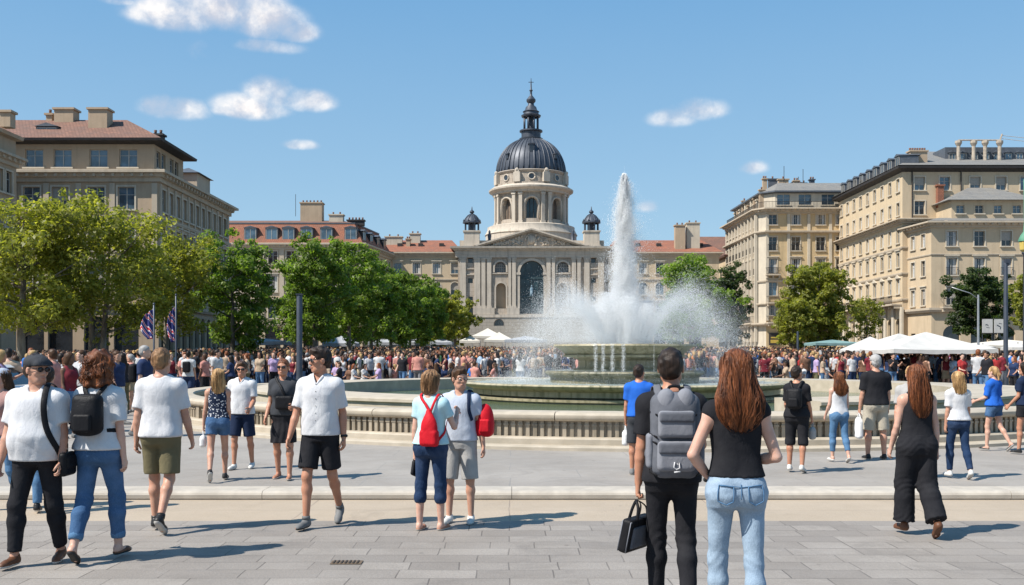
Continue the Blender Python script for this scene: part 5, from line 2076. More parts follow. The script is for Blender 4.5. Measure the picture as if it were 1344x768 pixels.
# flags
M_FLAG, nt, b = new_mat('striped_flag')
v = coords(nt, 'Object')
wv_ = N(nt, 'ShaderNodeTexWave')
wv_.bands_direction = 'DIAGONAL'
wv_.inputs['Scale'].default_value = .95
wv_.inputs['Distortion'].default_value = 1.2
wv_.inputs['Detail'].default_value = 1
nt.links.new(v, wv_.inputs['Vector'])
cr_ = N(nt, 'ShaderNodeValToRGB')
cr_.color_ramp.interpolation = 'CONSTANT'
el_ = cr_.color_ramp.elements
el_[0].position = 0
el_[0].color = (.02, .025, .14, 1)
el_[1].position = .36
el_[1].color = (.7, .68, .68, 1)
for p_, c_ in ((.50, (.55, .02, .04, 1)), (.80, (.7, .68, .68, 1)), (.90, (.03, .03, .18, 1))):
  e = el_.new(p_)
  e.color = c_
nt.links.new(wv_.outputs['Fac'], cr_.inputs[0])
nt.links.new(cr_.outputs[0], b.inputs['Base Color'])
b.inputs['Roughness'].default_value = .8
for i, (px_, d, ytop, yft, yfb, lb) in enumerate(((203, 40, 400, 405, 445, 'striped red, white and navy flag drooping from a short pole'), (229, 42, 388, 402, 449, 'narrow striped flag hanging close to its tall grey pole'))):
  x = wx(px_ + (-1 if i == 0 else 2), d)
  z0 = GZ(d)
  T = thing('flag', lb, 'flag', (x, d, z0))
  h = wz(ytop, d) - z0
  mb = MB()
  mb.lathe([(.04, 0), (.035, h - .02), (.0, h)], 10)
  mb.ball((0, 0, h + .03), .05, 8, 6)
  mb.build('flagpole', M_POLE, T, True)
  zt_, zb_2 = wz(yft, d) - z0, wz(yfb, d) - z0
  vs = []
  nu, nv = 14, 16
  W_ = .52 if i == 0 else .36
  for a in range(nv + 1):
    t = a / nv
    for q in range(nu + 1):
      s_ = q / nu
      wd = W_ * (.35 + .65 * math.sin(PI * min(1, t * .9 + .15)))
      vs.append((-.03 - wd * s_ - .08 * t * s_, .07 * math.sin(s_ * 13 + t * 2.2) * (.4 + s_), zt_ + (zb_2 - zt_) * t - .28 * s_ * (1 - t) - .10 * s_ * math.sin(t * 3)))
  fs = [(a * (nu + 1) + q, a * (nu + 1) + q + 1, (a + 1) * (nu + 1) + q + 1, (a + 1) * (nu + 1) + q) for a in range(nv) for q in range(nu)]
  mb = MB()
  mb.add(vs, fs)
  o = mb.build('cloth', M_FLAG, T, True)
  sm = o.modifiers.new('thick', 'SOLIDIFY')
  sm.thickness = .006
def tent(label, px_, d, w, dep, eave, apex, m=None, sides=4, group=None, val=.18, name='market_tent', ang=0.0, cat='tent', rip=.0):
  x = wx(px_, d)
  z0 = GZ(d)
  T = thing(name, label, cat, (x, d, z0), R(ang), group)
  m = m or M_CANVAS
  he, ha = eave - z0, apex - z0
  mb = MB()
  n = 12
  vs = []
  fs = []
  cor = [(-w / 2, -dep / 2), (w / 2, -dep / 2), (w / 2, dep / 2), (-w / 2, dep / 2)]
  for sidx in range(4):
    a, b_ = cor[sidx], cor[(sidx + 1) % 4]
    o = len(vs)
    for r_ in range(5):
      t = r_ / 4
      for q in range(n + 1):
        s_ = q / n
        ex, ey = a[0] + (b_[0] - a[0]) * s_, a[1] + (b_[1] - a[1]) * s_
        sag = -.10 * math.sin(PI * s_) * (1 - t) * 1.0
        zz = he + (ha - he) * (t ** 1.12) + sag * .5 - .10 * math.sin(PI * t) * (1 - abs(2 * s_ - 1)) * .6
        vs.append((ex * (1 - t * .985), ey * (1 - t * .985), zz))
    for r_ in range(4):
      for q in range(n):
        i0 = o + r_ * (n + 1) + q
        fs.append((i0, i0 + 1, i0 + n + 2, i0 + n + 1))
    # valance
    o = len(vs)
    for q in range(n + 1):
      s_ = q / n
      ex, ey = a[0] + (b_[0] - a[0]) * s_, a[1] + (b_[1] - a[1]) * s_
      zz = he - .05 * math.sin(PI * s_)
      wv = .02 * math.sin(q * 2.3)
      vs += [(ex * 1.001, ey * 1.001, zz), (ex * 1.003 + wv * .3, ey * 1.003 + wv * .3, zz - val - .02 * math.sin(q * 1.7))]
    for q in range(n):
      fs.append((o + 2 * q, o + 2 * q + 2, o + 2 * q + 3, o + 2 * q + 1))
  mb.add(vs, fs)
  o = mb.build('canopy', m, T, True, autosmooth=35)
  for c in cor:
    mb = MB()
    mb.tube([(c[0] * .97, c[1] * .97, 0), (c[0] * .97, c[1] * .97, he)], .035, 6)
    mb.build('leg', M_POLEL, T)
  return T
def parasol(label, px_, d, w, eave, apex, m=None, group=None, sides=8):
  x = wx(px_, d)
  z0 = GZ(d)
  T = thing('parasol', label, 'parasol', (x, d, z0), 0, group)
  he, ha = eave - z0, apex - z0
  mb = MB()
  mb.lathe([(w / 2, he - .16), (w / 2 + .01, he), (w * .25, he + (ha - he) * .55), (.03, ha)], sides)
  mb.build('canopy', m or M_CANVAS, T)
  mb = MB()
  mb.tube([(0, 0, 0), (0, 0, ha + .08)], .03, 8)
  mb.lathe([(.3, 0), (.3, .06), (.05, .1)], 12)
  mb.build('pole', M_POLEL, T, True, autosmooth=40)
  return T
TT = 'white tents and parasols over the cafe terraces'
tent('large white pyramid tent rising above the crowd at the right', 1215, 47, 4.7, 4.4, wz(458, 45), wz(436, 47), group=TT)
tent('white tent half hidden behind the large pyramid tent', 1180, 54, 4.6, 4.4, wz(459, 52), wz(438, 54), group=TT, ang=10)
tent('tilted white tent with rumpled cover left of the large tent', 1142, 60, 3.9, 4.0, wz(461, 58), wz(442, 60), group=TT, ang=-14)
tent('teal-grey low canopy between the tree and the tents', 1092, 76, 3.4, 3.0, wz(450, 76), wz(446, 76), M_TEAL, group=TT)
tent('long flat cream awning behind the lamp post at the right', 1322, 66, 6.6, 3.5, wz(453, 66), wz(446, 66), M_CANVAS2, group=TT)
tent('cream awning continuing past the right edge', 1400, 70, 5.5, 3.5, wz(452, 68), wz(440, 70), M_CANVAS2, group=TT)
parasol('small white parasol beside the lamp post', 1336, 56, 1.9, wz(456, 56), wz(451, 56), None, TT)
parasol('small white parasol right of the large tent point', 1290, 58, 1.4, wz(456, 58), wz(452, 58), None, TT)
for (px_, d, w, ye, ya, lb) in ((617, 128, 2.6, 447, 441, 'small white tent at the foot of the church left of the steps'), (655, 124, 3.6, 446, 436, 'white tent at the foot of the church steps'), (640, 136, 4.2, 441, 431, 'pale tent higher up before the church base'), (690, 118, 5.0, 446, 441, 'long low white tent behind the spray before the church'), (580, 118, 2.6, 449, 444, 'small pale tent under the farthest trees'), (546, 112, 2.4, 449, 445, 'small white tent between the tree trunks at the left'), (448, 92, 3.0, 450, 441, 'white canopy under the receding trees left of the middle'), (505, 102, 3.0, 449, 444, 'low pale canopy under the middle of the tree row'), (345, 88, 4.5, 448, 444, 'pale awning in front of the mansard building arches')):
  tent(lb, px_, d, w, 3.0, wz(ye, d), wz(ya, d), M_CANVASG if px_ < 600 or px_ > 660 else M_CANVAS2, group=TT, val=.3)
# two white banners
for i, px_ in enumerate((1296, 1311.5)):
  d = 78
  x = wx(px_, d)
  z0 = GZ(d)
  T = thing('banner', ['white poster board with a grey mark, the left one of the pair above the awning', 'white poster board with a slanted mark, the right one of the pair above the awning'][i], 'banner', (x, d, z0), 0, 'pair of white poster boards')
  zt_, zb_3 = wz(419, d) - z0, wz(437, d) - z0
  mb = MB()
  mb.box(-.40, .40, -.03, .03, zb_3, zt_)
  mb.build('board', M_CANVAS, T)
  mb = MB()
  mb.box(-.44, .44, -.02, .04, zt_, zt_ + .05)
  mb.box(-.44, .44, -.02, .04, zb_3 - .05, zb_3)
  mb.build('rim', M_DARKR, T)
  for sx in (-1, 1):
    mb = MB()
    mb.tube([(sx * .38, .04, 0), (sx * .38, .04, zt_)], .03, 6)
    mb.build('post', M_POLE, T)
  mb = MB()
  if i == 0:
    mb.tube([(-.18, -.035, zb_3 + .62), (-.05, -.035, zb_3 + .66), (.05, -.035, zb_3 + .56)], .035, 5, 0, (1, .3))
    mb.tube([(-.1, -.035, zb_3 + .42), (.15, -.035, zb_3 + .40)], .02, 5, 0, (1, .3))
  else:
    mb.tube([(-.2, -.035, zb_3 + .62), (.1, -.035, zb_3 + .45), (.05, -.035, zb_3 + .30)], .04, 5, 0, (1, .3))
    mb.tube([(-.05, -.035, zb_3 + .75), (.2, -.035, zb_3 + .70)], .02, 5, 0, (1, .3))
  mb.build('printed_mark', M_POLE, T)
# white parked van roof at the far left, behind the people
d = 21.0
T = thing('parked_car', 'white parked car at the left edge, mostly hidden behind people', 'car', (wx(-58, d), d, .1))
M_CAR = mat('white_car_paint', (.70, .70, .68), (.68, .68, .66), .25, 1, spec=.6)
M_TYRE = mat('tyre', (.02, .02, .02), None, .9, 5)
def carsec(mb, x0, x1, ys, zs):
  pass
mb = MB()
# side outline extruded across y, with inset shoulders
out_ = [(-2.1, .28), (-2.12, .62), (-1.95, .86), (-1.15, .95), (1.75, .98), (2.05, .86), (2.12, .5), (2.08, .28)]
n_ = len(out_)
vs = []
for (yy, q) in ((-.86, 0), (-.80, .03), (.80, .03), (.86, 0)):
  for (a, b_) in out_:
    vs.append((a * (1 - q * .3), yy, b_ + (q if b_ > .7 else 0)))
fs = []
for r_ in range(3):
  for i in range(n_ - 1):
    fs.append((r_ * n_ + i, (r_ + 1) * n_ + i, (r_ + 1) * n_ + i + 1, r_ * n_ + i + 1))
fs.append(tuple(range(n_))[::-1])
fs.append(tuple(range(3 * n_, 4 * n_)))
mb.add(vs, fs)
mb.build('body', M_CAR, T)
mb = MB()
rf = [(-.80, -.78, .98), (1.45, -.78, .98), (1.45, .78, .98), (-.80, .78, .98), (-.25, -.62, 1.36), (1.05, -.62, 1.37), (1.05, .62, 1.37), (-.25, .62, 1.36)]
mb.add(rf, [(0, 1, 5, 4), (1, 2, 6, 5), (2, 3, 7, 6), (3, 0, 4, 7)])
mb.build('window_glass', GL_DARK, T)
mb = MB()
mb.add([(-.30, -.64, 1.36), (1.10, -.64, 1.37), (1.10, .64, 1.37), (-.30, .64, 1.36), (-.22, -.55, 1.42), (1.02, -.55, 1.43), (1.02, .55, 1.43), (-.22, .55, 1.42)], [(0, 1, 5, 4), (1, 2, 6, 5), (2, 3, 7, 6), (3, 0, 4, 7), (4, 5, 6, 7), (3, 2, 1, 0)])
mb.build('roof', M_CAR, T)
for sx in (-1.3, 1.35):
  for sy in (-.80, .80):
    mb = MB()
    mb.tube([(sx, sy - .1, .31), (sx, sy + .1, .31)], .31, 20)
    w_ = mb.build('wheel', M_TYRE, T)
    mb = MB()
    mb.tube([(sx, sy - .11, .31), (sx, sy + .11, .31)], .19, 14)
    r_ = mb.build('rim', mat("alloy", (.5, .5, .5), None, .3, 3, metal=1.0), None)
    r_.parent = w_
# ================================================================ people: distance-field bodies and clothes
def v3(a):
  return np.array(a, dtype=float)
def unit(a):
  a = v3(a)
  return a / (np.linalg.norm(a) + 1e-12)
class Prim:
  def __init__(s, kind, k=.02, clips=(), sub=False, **p):
    s.kind = kind
    s.k = k
    s.clips = clips
    s.sub = sub
    for a, b in p.items():
      setattr(s, a, b)
  def bb(s):
    if s.kind == 'cap':
      r = max(s.ra, s.rb)
      return np.minimum(s.a, s.b) - r, np.maximum(s.a, s.b) + r
    if s.kind == 'ell':
      r = np.full(3, max(s.r)) if s.M is not None else v3(s.r)
      return s.c - r, s.c + r
    if s.kind == 'box':
      r = v3(s.r) if s.M is None else np.full(3, float(np.linalg.norm(s.r)))
      return s.c - r, s.c + r
    if s.kind == 'tor':
      t = s.sec
      a = t[:, 1].max()
      return v3((s.x0 - a, (t[:, 3] - t[:, 2]).min(), t[:, 0].min())), v3((s.x0 + a, (t[:, 3] + t[:, 2]).max(), t[:, 0].max()))
  def ev(s, x, y, z):
    if s.kind == 'cap':
      px, py, pz = x - s.a[0], y - s.a[1], z - s.a[2]
      ba = s.b - s.a
      t = np.clip((px * ba[0] + py * ba[1] + pz * ba[2]) / (ba @ ba + 1e-9), 0, 1)
      d = np.sqrt((px - t * ba[0]) ** 2 + (py - t * ba[1]) ** 2 + (pz - t * ba[2]) ** 2) - (s.ra + (s.rb - s.ra) * t)
    elif s.kind == 'ell':
      px, py, pz = x - s.c[0], y - s.c[1], z - s.c[2]
      if s.M is not None:
        m = s.M
        px, py, pz = (m[0][0] * px + m[0][1] * py + m[0][2] * pz, m[1][0] * px + m[1][1] * py + m[1][2] * pz, m[2][0] * px + m[2][1] * py + m[2][2] * pz)
      r = s.r
      k0 = np.sqrt((px / r[0]) ** 2 + (py / r[1]) ** 2 + (pz / r[2]) ** 2)
      k1 = np.sqrt((px / r[0] ** 2) ** 2 + (py / r[1] ** 2) ** 2 + (pz / r[2] ** 2) ** 2) + 1e-9
      d = k0 * (k0 - 1) / k1
    elif s.kind == 'box':
      px, py, pz = x - s.c[0], y - s.c[1], z - s.c[2]
      if s.M is not None:
        m = s.M
        px, py, pz = (m[0][0] * px + m[0][1] * py + m[0][2] * pz, m[1][0] * px + m[1][1] * py + m[1][2] * pz, m[2][0] * px + m[2][1] * py + m[2][2] * pz)
      q = s.round
      qx, qy, qz = np.abs(px) - s.r[0] + q, np.abs(py) - s.r[1] + q, np.abs(pz) - s.r[2] + q
      d = np.sqrt(np.maximum(qx, 0) ** 2 + np.maximum(qy, 0) ** 2 + np.maximum(qz, 0) ** 2) + np.minimum(np.maximum(qx, np.maximum(qy, qz)), 0) - q
    else:
      t = s.sec
      zz = np.clip(z, t[0, 0], t[-1, 0])
      a = np.interp(zz, t[:, 0], t[:, 1])
      b = np.interp(zz, t[:, 0], t[:, 2])
      yc = np.interp(zz, t[:, 0], t[:, 3])
      e = getattr(s, 'e', 2.3)
      q = (np.abs((x - s.x0) / a) ** e + np.abs((y - yc) / b) ** e) ** (1 / e)
      d = (q - 1) * np.minimum(a, b)
      d = np.maximum(d, np.maximum(t[0, 0] - z, z - t[-1, 0]))
    for (pt, n) in s.clips:
      d = np.maximum(d, (x - pt[0]) * n[0] + (y - pt[1]) * n[1] + (z - pt[2]) * n[2])
    return d
def cap(a, b, ra, rb, k=.02, clips=(), sub=False):
  return Prim('cap', k, clips, sub, a=v3(a), b=v3(b), ra=ra, rb=rb)
def ell(c, r, k=.02, M=None, clips=(), sub=False):
  return Prim('ell', k, clips, sub, c=v3(c), r=r, M=M)
def bxp(c, r, q=.02, k=.01, M=None, clips=(), sub=False):
  return Prim('box', k, clips, sub, c=v3(c), r=r, round=q, M=M)
def tor(sec, k=.03, x0=0.0, e=2.3, clips=()):
  # densify with smooth interpolation
  sec = np.array(sec, dtype=float)
  z = np.linspace(sec[0, 0], sec[-1, 0], 60)
  out = [z]
  for c in (1, 2, 3):
    y = np.interp(z, sec[:, 0], sec[:, c])
    for _ in range(3):
      y[1:-1] = (y[:-2] + 2 * y[1:-1] + y[2:]) / 4
    out.append(y)
  return Prim('tor', k, clips, False, sec=np.stack(out, 1), x0=x0, e=e)
def smin(a, b, k):
  h = np.maximum(k - np.abs(a - b), 0) / k
  return np.minimum(a, b) - h * h * k * .25
class Sdf:
  def __init__(s, prims, disp=None, clips=()):
    s.p = prims
    s.disp = disp
    s.clips = clips
  def at(s, P):
    x, y, z = P[:, 0], P[:, 1], P[:, 2]
    d = np.full(len(P), 9.0)
    for p in s.p:
      v = p.ev(x, y, z)
      d = np.maximum(d, -v) if p.sub else smin(d, v, p.k)
    return d
  def mesh(s, h):
    lo = np.full(3, 9.0)
    hi = -lo
    for p in s.p:
      if p.sub:
        continue
      a, b = p.bb()
      lo = np.minimum(lo, a)
      hi = np.maximum(hi, b)
    lo = lo - 3 * h - .01
    hi = hi + 3 * h + .01
    n = np.ceil((hi - lo) / h).astype(int) + 1
    ax = [lo[i] + h * np.arange(n[i]) for i in range(3)]
    F = np.full(n, .3, dtype=np.float32)
    for p in s.p:
      a, b = p.bb()
      m = .03 + 2 * h + p.k
      i0 = np.clip(((a - m - lo) / h).astype(int), 0, n)
      i1 = np.clip(((b + m - lo) / h).astype(int) + 2, 0, n)
      sl = tuple(slice(i0[i], i1[i]) for i in range(3))
      x, y, z = ax[0][sl[0]][:, None, None], ax[1][sl[1]][None, :, None], ax[2][sl[2]][None, None, :]
      v = p.ev(x, y, z)
      F[sl] = np.maximum(F[sl], -v) if p.sub else smin(F[sl], v, p.k)
    x, y, z = ax[0][:, None, None], ax[1][None, :, None], ax[2][None, None, :]
    if s.disp is not None:
      F = F + s.disp(x, y, z)
    for (pt, nn) in s.clips:
      F = np.maximum(F, (x - pt[0]) * nn[0] + (y - pt[1]) * nn[1] + (z - pt[2]) * nn[2])
    return nets(F, lo, h)
_E = [((0, 0, 0), (1, 0, 0)), ((0, 1, 0), (1, 1, 0)), ((0, 0, 1), (1, 0, 1)), ((0, 1, 1), (1, 1, 1)),
    ((0, 0, 0), (0, 1, 0)), ((1, 0, 0), (1, 1, 0)), ((0, 0, 1), (0, 1, 1)), ((1, 0, 1), (1, 1, 1)),
    ((0, 0, 0), (0, 0, 1)), ((1, 0, 0), (1, 0, 1)), ((0, 1, 0), (0, 1, 1)), ((1, 1, 0), (1, 1, 1))]
def nets(F, o, h):
  S = F < 0
  c = np.zeros(tuple(d - 1 for d in F.shape), dtype=np.int8)
  for i in (0, 1):
    for j in (0, 1):
      for k in (0, 1):
        c += S[i:F.shape[0] - 1 + i, j:F.shape[1] - 1 + j, k:F.shape[2] - 1 + k]
  idx = np.argwhere((c > 0) & (c < 8))
  acc = np.zeros((len(idx), 3))
  cnt = np.zeros(len(idx))
  for (a, b) in _E:
    a, b = np.array(a), np.array(b)
    ia, ib = idx + a, idx + b
    fa = F[ia[:, 0], ia[:, 1], ia[:, 2]]
    fb = F[ib[:, 0], ib[:, 1], ib[:, 2]]
    m = (fa < 0) != (fb < 0)
    t = np.where(m, fa / np.where(m, fa - fb, 1), 0)
    acc += m[:, None] * (a + t[:, None] * (b - a))
    cnt += m
  V = o + h * (idx + acc / np.maximum(cnt, 1)[:, None])
  vid = np.full(c.shape, -1, dtype=np.int64)
  vid[idx[:, 0], idx[:, 1], idx[:, 2]] = np.arange(len(idx))
  Q = []
  for d in range(3):
    e1, e2 = (d + 1) % 3, (d + 2) % 3
    sa = [slice(None)] * 3
    sb = [slice(None)] * 3
    sa[d] = slice(0, -1)
    sb[d] = slice(1, None)
    A, B = S[tuple(sa)], S[tuple(sb)]
    for flip in (0, 1):
      m = (A & ~B) if not flip else (~A & B)
      g = np.argwhere(m)
      g = g[(g[:, e1] > 0) & (g[:, e2] > 0) & (g[:, e1] < F.shape[e1] - 1) & (g[:, e2] < F.shape[e2] - 1)]
      if not len(g):
        continue
      q = []
      for (u, w) in ((-1, -1), (0, -1), (0, 0), (-1, 0)):
        t = g.copy()
        t[:, e1] += u
        t[:, e2] += w
        q.append(vid[t[:, 0], t[:, 1], t[:, 2]])
      q = np.stack(q, 1)
      Q.append(q[:, ::-1] if flip else q)
  Q = np.concatenate(Q) if Q else np.zeros((0, 4), int)
  return V, Q
def folds(A, seed=0.0, zmid=None):
  A = A * .85
  def f(x, y, z):
    s = seed
    a = np.sin(11 * x + 27 * z + 1.7 * np.sin(13 * y + 9 * z + s) + s)
    b = np.sin(29 * z - 33 * x + 15 * y + 2.0 * np.sin(9 * x + s * 2))
    c = np.sin(52 * x + 21 * z + 44 * y + 2 * np.sin(17 * z + s))
    e = 1 - 2 * np.abs(np.sin(7 * z - 15 * x + 1.2 * np.sin(6 * x + 5 * z + s) + 9 * y + s)) ** .55
    g = 1 - 2 * np.abs(np.sin(19 * x + 8 * z + 1.3 * np.sin(7 * z + s) - 10 * y)) ** .55
    w = np.clip((1.32 - z) / .25, .25, 1)
    return A * w * (.20 * a + .08 * b + .05 * c + .5 * e + .45 * g)
  return f
def merge(parts):
  """[(V,F(4),mi)] -> V,F,mi"""
  o = 0
  Vs, Fs, Ms = [], [], []
  for V, F, m in parts:
    V = np.asarray(V, float)
    F = np.asarray(F, int)
    Vs.append(V)
    Fs.append(F + o)
    Ms.append(np.full(len(F), m))
    o += len(V)
  return np.concatenate(Vs), np.concatenate(Fs), np.concatenate(Ms)
def mb_quads(mb):
  """MB -> V, F all quads (tris get a repeated corner split later, so only use quads and tris fans)"""
  V = np.array(mb.v, float)
  F = []
  M = []
  for f, m in zip(mb.f, mb.m):
    if len(f) == 4:
      F.append(f)
      M.append(m)
    elif len(f) == 6:
      F.append((f[0], f[1], f[2], f[3]))
      F.append((f[0], f[3], f[4], f[5]))
      M += [m, m]
    elif len(f) == 3:
      V = np.vstack([V, (V[f[0]] + V[f[2]]) / 2])
      F.append((f[0], f[1], f[2], len(V) - 1))
      M.append(m)
    elif len(f) == 8:
      F += [(f[0], f[1], f[2], f[3]), (f[0], f[3], f[4], f[7]), (f[4], f[5], f[6], f[7])]
      M += [m, m, m]
  return V, np.array(F), np.array(M)
def rot_head(V, c, yaw, pitch, roll=0.0):
  m = Matrix.Rotation(R(yaw), 3, 'Z') @ Matrix.Rotation(R(pitch), 3, 'X') @ Matrix.Rotation(R(roll), 3, 'Y')
  return V @ np.array(m).T + c
def dirv(pitch, out, side, inw=0):
  """unit vector of a limb hanging down: pitch forward, out sideways"""
  p, o = R(pitch), R(out)
  v = v3((math.sin(o), math.sin(p) * math.cos(o), -math.cos(p) * math.cos(o)))
  v[0] *= side
  return v
class Body:
  """joints of one posed person, in metres for a height of 1.75, facing +y"""
  def __init__(s, f=False, b=1.0, belly=0.0, arms=((8, 5, 12), (8, 5, 12)), legs=((4, 0, 2, 0), (-4, -4, 2, 0)), lean=0.0, twist=0, head=(0, 0), curl=(25, 25), sit=False, hipw=1.0, foot_out=8):
    s.f, s.b, s.lean, s.head, s.curl = f, b, lean, head, curl
    W = (.148 if f else .168) * (1 + (b - 1) * .6)
    s.W = W
    hw = .088 * (1 + (b - 1) * .5) * (1.03 if f else 1)
    s.lim = (.87 if f else 1.0) * (1 + (b - 1) * .6)
    lean_ = math.tan(R(lean))
    s.yc = lambda z: (z - .93) * lean_
    s.torso = []
    if f:
      T = [(.84, .14, .10, -.005), (.90, .175, .115, -.012), (.97, .172, .11, -.008), (1.05, .14, .095, .0), (1.13, .123, .088, .004), (1.22, .135, .098, .008), (1.30, .147, .11, .008), (1.37, .143, .098, .0), (1.42, .115, .075, -.01), (1.46, .06, .05, -.015)]
    else:
      T = [(.84, .135, .10, -.005), (.90, .160, .115, -.012), (.98, .158, .108, -.006), (1.08, .144, .10, .002), (1.20, .150, .106, .005), (1.30, .165, .116, .004), (1.38, .160, .106, -.003), (1.43, .125, .082, -.01), (1.47, .062, .055, -.015)]
    for (z, a, bb, y) in T:
      be = belly * math.exp(-((z - 1.06) / .13) ** 2)
      s.torso.append((z, (a + be * .5) * b ** (1 if z < 1.4 else .5), (bb + be * .6) * b ** (1 if z < 1.4 else .5), y + s.yc(z) + be * .45))
    s.sh, s.el, s.wr, s.hd, s.fw = {}, {}, {}, {}, {}
    for side, a in ((-1, arms[0]), (1, arms[1])):
      S = v3((side * W, s.yc(1.405) - .008, 1.388))
      s.sh[side] = S
      if a[0] == 'v':
        E = S + unit(a[1]) * .285
        Wr = E + unit(a[2]) * .245
      else:
        fwd, out, bend = a[0], a[1], a[2]
        inw = a[3] if len(a) > 3 else -2
        E = S + dirv(fwd, out, side) * .285
        Wr = E + dirv(fwd + bend, out - inw if False else out - max(inw, 0) - 3, side) * .245
      s.el[side], s.wr[side] = E, Wr
      d = unit(Wr - E)
      s.fw[side] = d
      s.hd[side] = Wr + d * .09
    s.hip, s.kn, s.an, s.foot = {}, {}, {}, {}
    for side, l in ((-1, legs[0]), (1, legs[1])):
      ta, sa, out, fp = l[:4]
      H = v3((side * hw, -.005, .915))
      K = H + dirv(ta, out, side) * .425
      A = K + dirv(sa, out * .5 - 1, side) * .41
      s.hip[side], s.kn[side], s.an[side] = H, K, A
      fo = R(l[4] if len(l) > 4 else foot_out) * side
      p = R(fp)   # heel lift
      fwd = v3((math.sin(fo) * math.cos(p), math.cos(fo) * math.cos(p), -math.sin(p)))
      up = v3((math.sin(fo) * math.sin(p), math.cos(fo) * math.sin(p), math.cos(p)))
      s.foot[side] = (fwd, up)
    lo = 9
    for side in (-1, 1):
      fwd, up = s.foot[side]
      A = s.an[side]
      for q in (A - fwd * .05 - up * .08, A + fwd * .17 - up * .08, A + fwd * .19 - up * .055):
        lo = min(lo, q[2])
    s.drop = lo if not sit else 0.0
    s.sit = sit
    s.hc = v3((0, s.yc(1.6) + .012, 1.625))
  # ---- prims
  def arm_prims(s, off=0.0, sides=(-1, 1), hand=True, k=.03):
    P = []
    L = s.lim
    for sd in sides:
      S, E, Wr, d = s.sh[sd], s.el[sd], s.wr[sd], s.fw[sd]
      P.append(ell(S + v3((0, 0, -.015)), (.056 * L + off, .058 * L + off, .057 * L + off), .05))
      P.append(cap(S, E, .049 * L + off, .037 * L + off, k))
      mid = E + (Wr - E) * .3
      P.append(cap(E, mid, .036 * L + off, .041 * L + off, .012))
      P.append(cap(mid, Wr, .040 * L + off, .026 * L + off, .006))
      if hand:
        t = s.thumb_dir(sd)
        n = s.palm_n(sd)
        Lh = L ** .5
        for o in (-.024, -.008, .009, .024):
          P.append(cap(Wr + t * o * .5 * Lh, Wr + d * .082 + t * o * 1.05 * Lh, .0165, .0125, .006))
        P.append(cap(Wr + d * .02 + t * .015, Wr + d * .055 + t * .038 + n * .008, .015, .011, .012))
    return P
  def thumb_dir(s, sd):
    d = s.fw[sd]
    ref = v3((0, 1, .15)) if abs(d[1]) < .8 else v3((-.2 * sd, 0, 1))
    t = ref - d * (ref @ d)
    return unit(t)
  def palm_n(s, sd):
    d = s.fw[sd]
    n = np.cross(d, s.thumb_dir(sd))
    if n[0] * sd > 0:
      n = -n
    return unit(n)
  def fingers(s, mb, scale=1.0):
    for i, sd in enumerate((-1, 1)):
      d, t, n, Wr = s.fw[sd], s.thumb_dir(sd), s.palm_n(sd), s.wr[sd]
      L = s.lim ** .5
      cu = s.curl[i]
      for j, (o, ln) in enumerate(((-.030, .060), (-.010, .074), (.0105, .078), (.030, .070))):
        c = cu + (3 - j) * 3
        p = Wr + d * (.075 - .004 * abs(j - 2)) + t * o * L
        pts = [p.copy()]
        a = R(c * .35)
        for seg, fr in enumerate((.45, .30, .25)):
          dd = d * math.cos(a) + n * math.sin(a) + t * (o * .6)
          p = p + unit(dd) * ln * fr * L
          pts.append(p.copy())
          a += R(c)
        mb.tube(pts, [.0098 * L, .0092 * L, .0082 * L, .0060 * L], 6)
      p = Wr + d * .03 + t * .026
      pts = [p.copy()]
      for (a1, a2, a3, ln) in ((.62, .72, .15, .036), (.85, .42, .35, .030), (.9, .2, .45, .024)):
        p = p + unit(d * a1 + t * a2 + n * a3) * ln * L
        pts.append(p.copy())
      mb.tube(pts, [.0125 * L, .0115 * L, .0098 * L, .0068 * L], 6)
  def leg_prims(s, off=0.0, lo=0.0, hi=1.0, k=.03, fat=1.0, straight=0.0):
    P = []
    b = 1 + (s.b - 1) * .7
    g = 1.04 if s.f else 1.0
    for sd in (-1, 1):
      H, K, A = s.hip[sd], s.kn[sd], s.an[sd]
      P.append(cap(H + v3((0, .0, -.03)), K, .075 * b * g + off, .049 * b + off, .045))
      back = unit(np.cross(A - K, v3((1, 0, 0))))
      if back[1] > 0:
        back = -back
      M1 = K + (A - K) * .30 + back * .012
      P.append(cap(K, M1, .046 * b + off, .050 * b + off, .03))
      P.append(cap(M1, A, .049 * b + off + straight * .3, .032 * b + off + straight, .03))
    return P
  def body(s, h, fingers=True, feet=True):
    P = [tor([(z, a - .007, b - .007, y) for (z, a, b, y) in s.torso], .04)]
    W = s.W
    y0 = s.yc(1.45)
    P.append(cap((0, y0 - .018, 1.41), (0, s.hc[1] - .012, 1.56), (.050 if s.f else .058) * s.b ** .5, (.045 if s.f else .053) * s.b ** .5, .03))
    for sd in (-1, 1):
      P.append(cap((sd * .03, y0 - .02, 1.45), (sd * W * .85, y0 - .012, 1.402), .04, .045, .05))
    if s.f:
      for sd in (-1, 1):
        P.append(ell((sd * .065, s.yc(1.28) + .085, 1.275), (.058, .05, .058), .03))
    P += s.arm_prims()
    P += s.leg_prims()
    for sd in (-1, 1):
      P.append(ell((sd * .072, -.05 * s.b, .895), (.074 * s.b, .068 * s.b, .076), .05))
    if feet:
      for sd in (-1, 1):
        fwd, up = s.foot[sd]
        A = s.an[sd]
        P.append(cap(A - fwd * .02 - up * .03, A - fwd * .025 - up * .045, .032, .030, .02))
        P.append(cap(A - fwd * .01 - up * .03, A + fwd * .11 - up * .058, .032, .022, .02))
        P.append(cap(A + fwd * .11 - up * .058 + v3((.015, 0, 0)), A + fwd * .16 - up * .062 + v3((.015, 0, 0)), .020, .015, .015))
        P.append(cap(A + fwd * .11 - up * .058 - v3((.015, 0, 0)), A + fwd * .15 - up * .062 - v3((.015, 0, 0)), .020, .014, .015))
    V, F = Sdf(P).mesh(h)
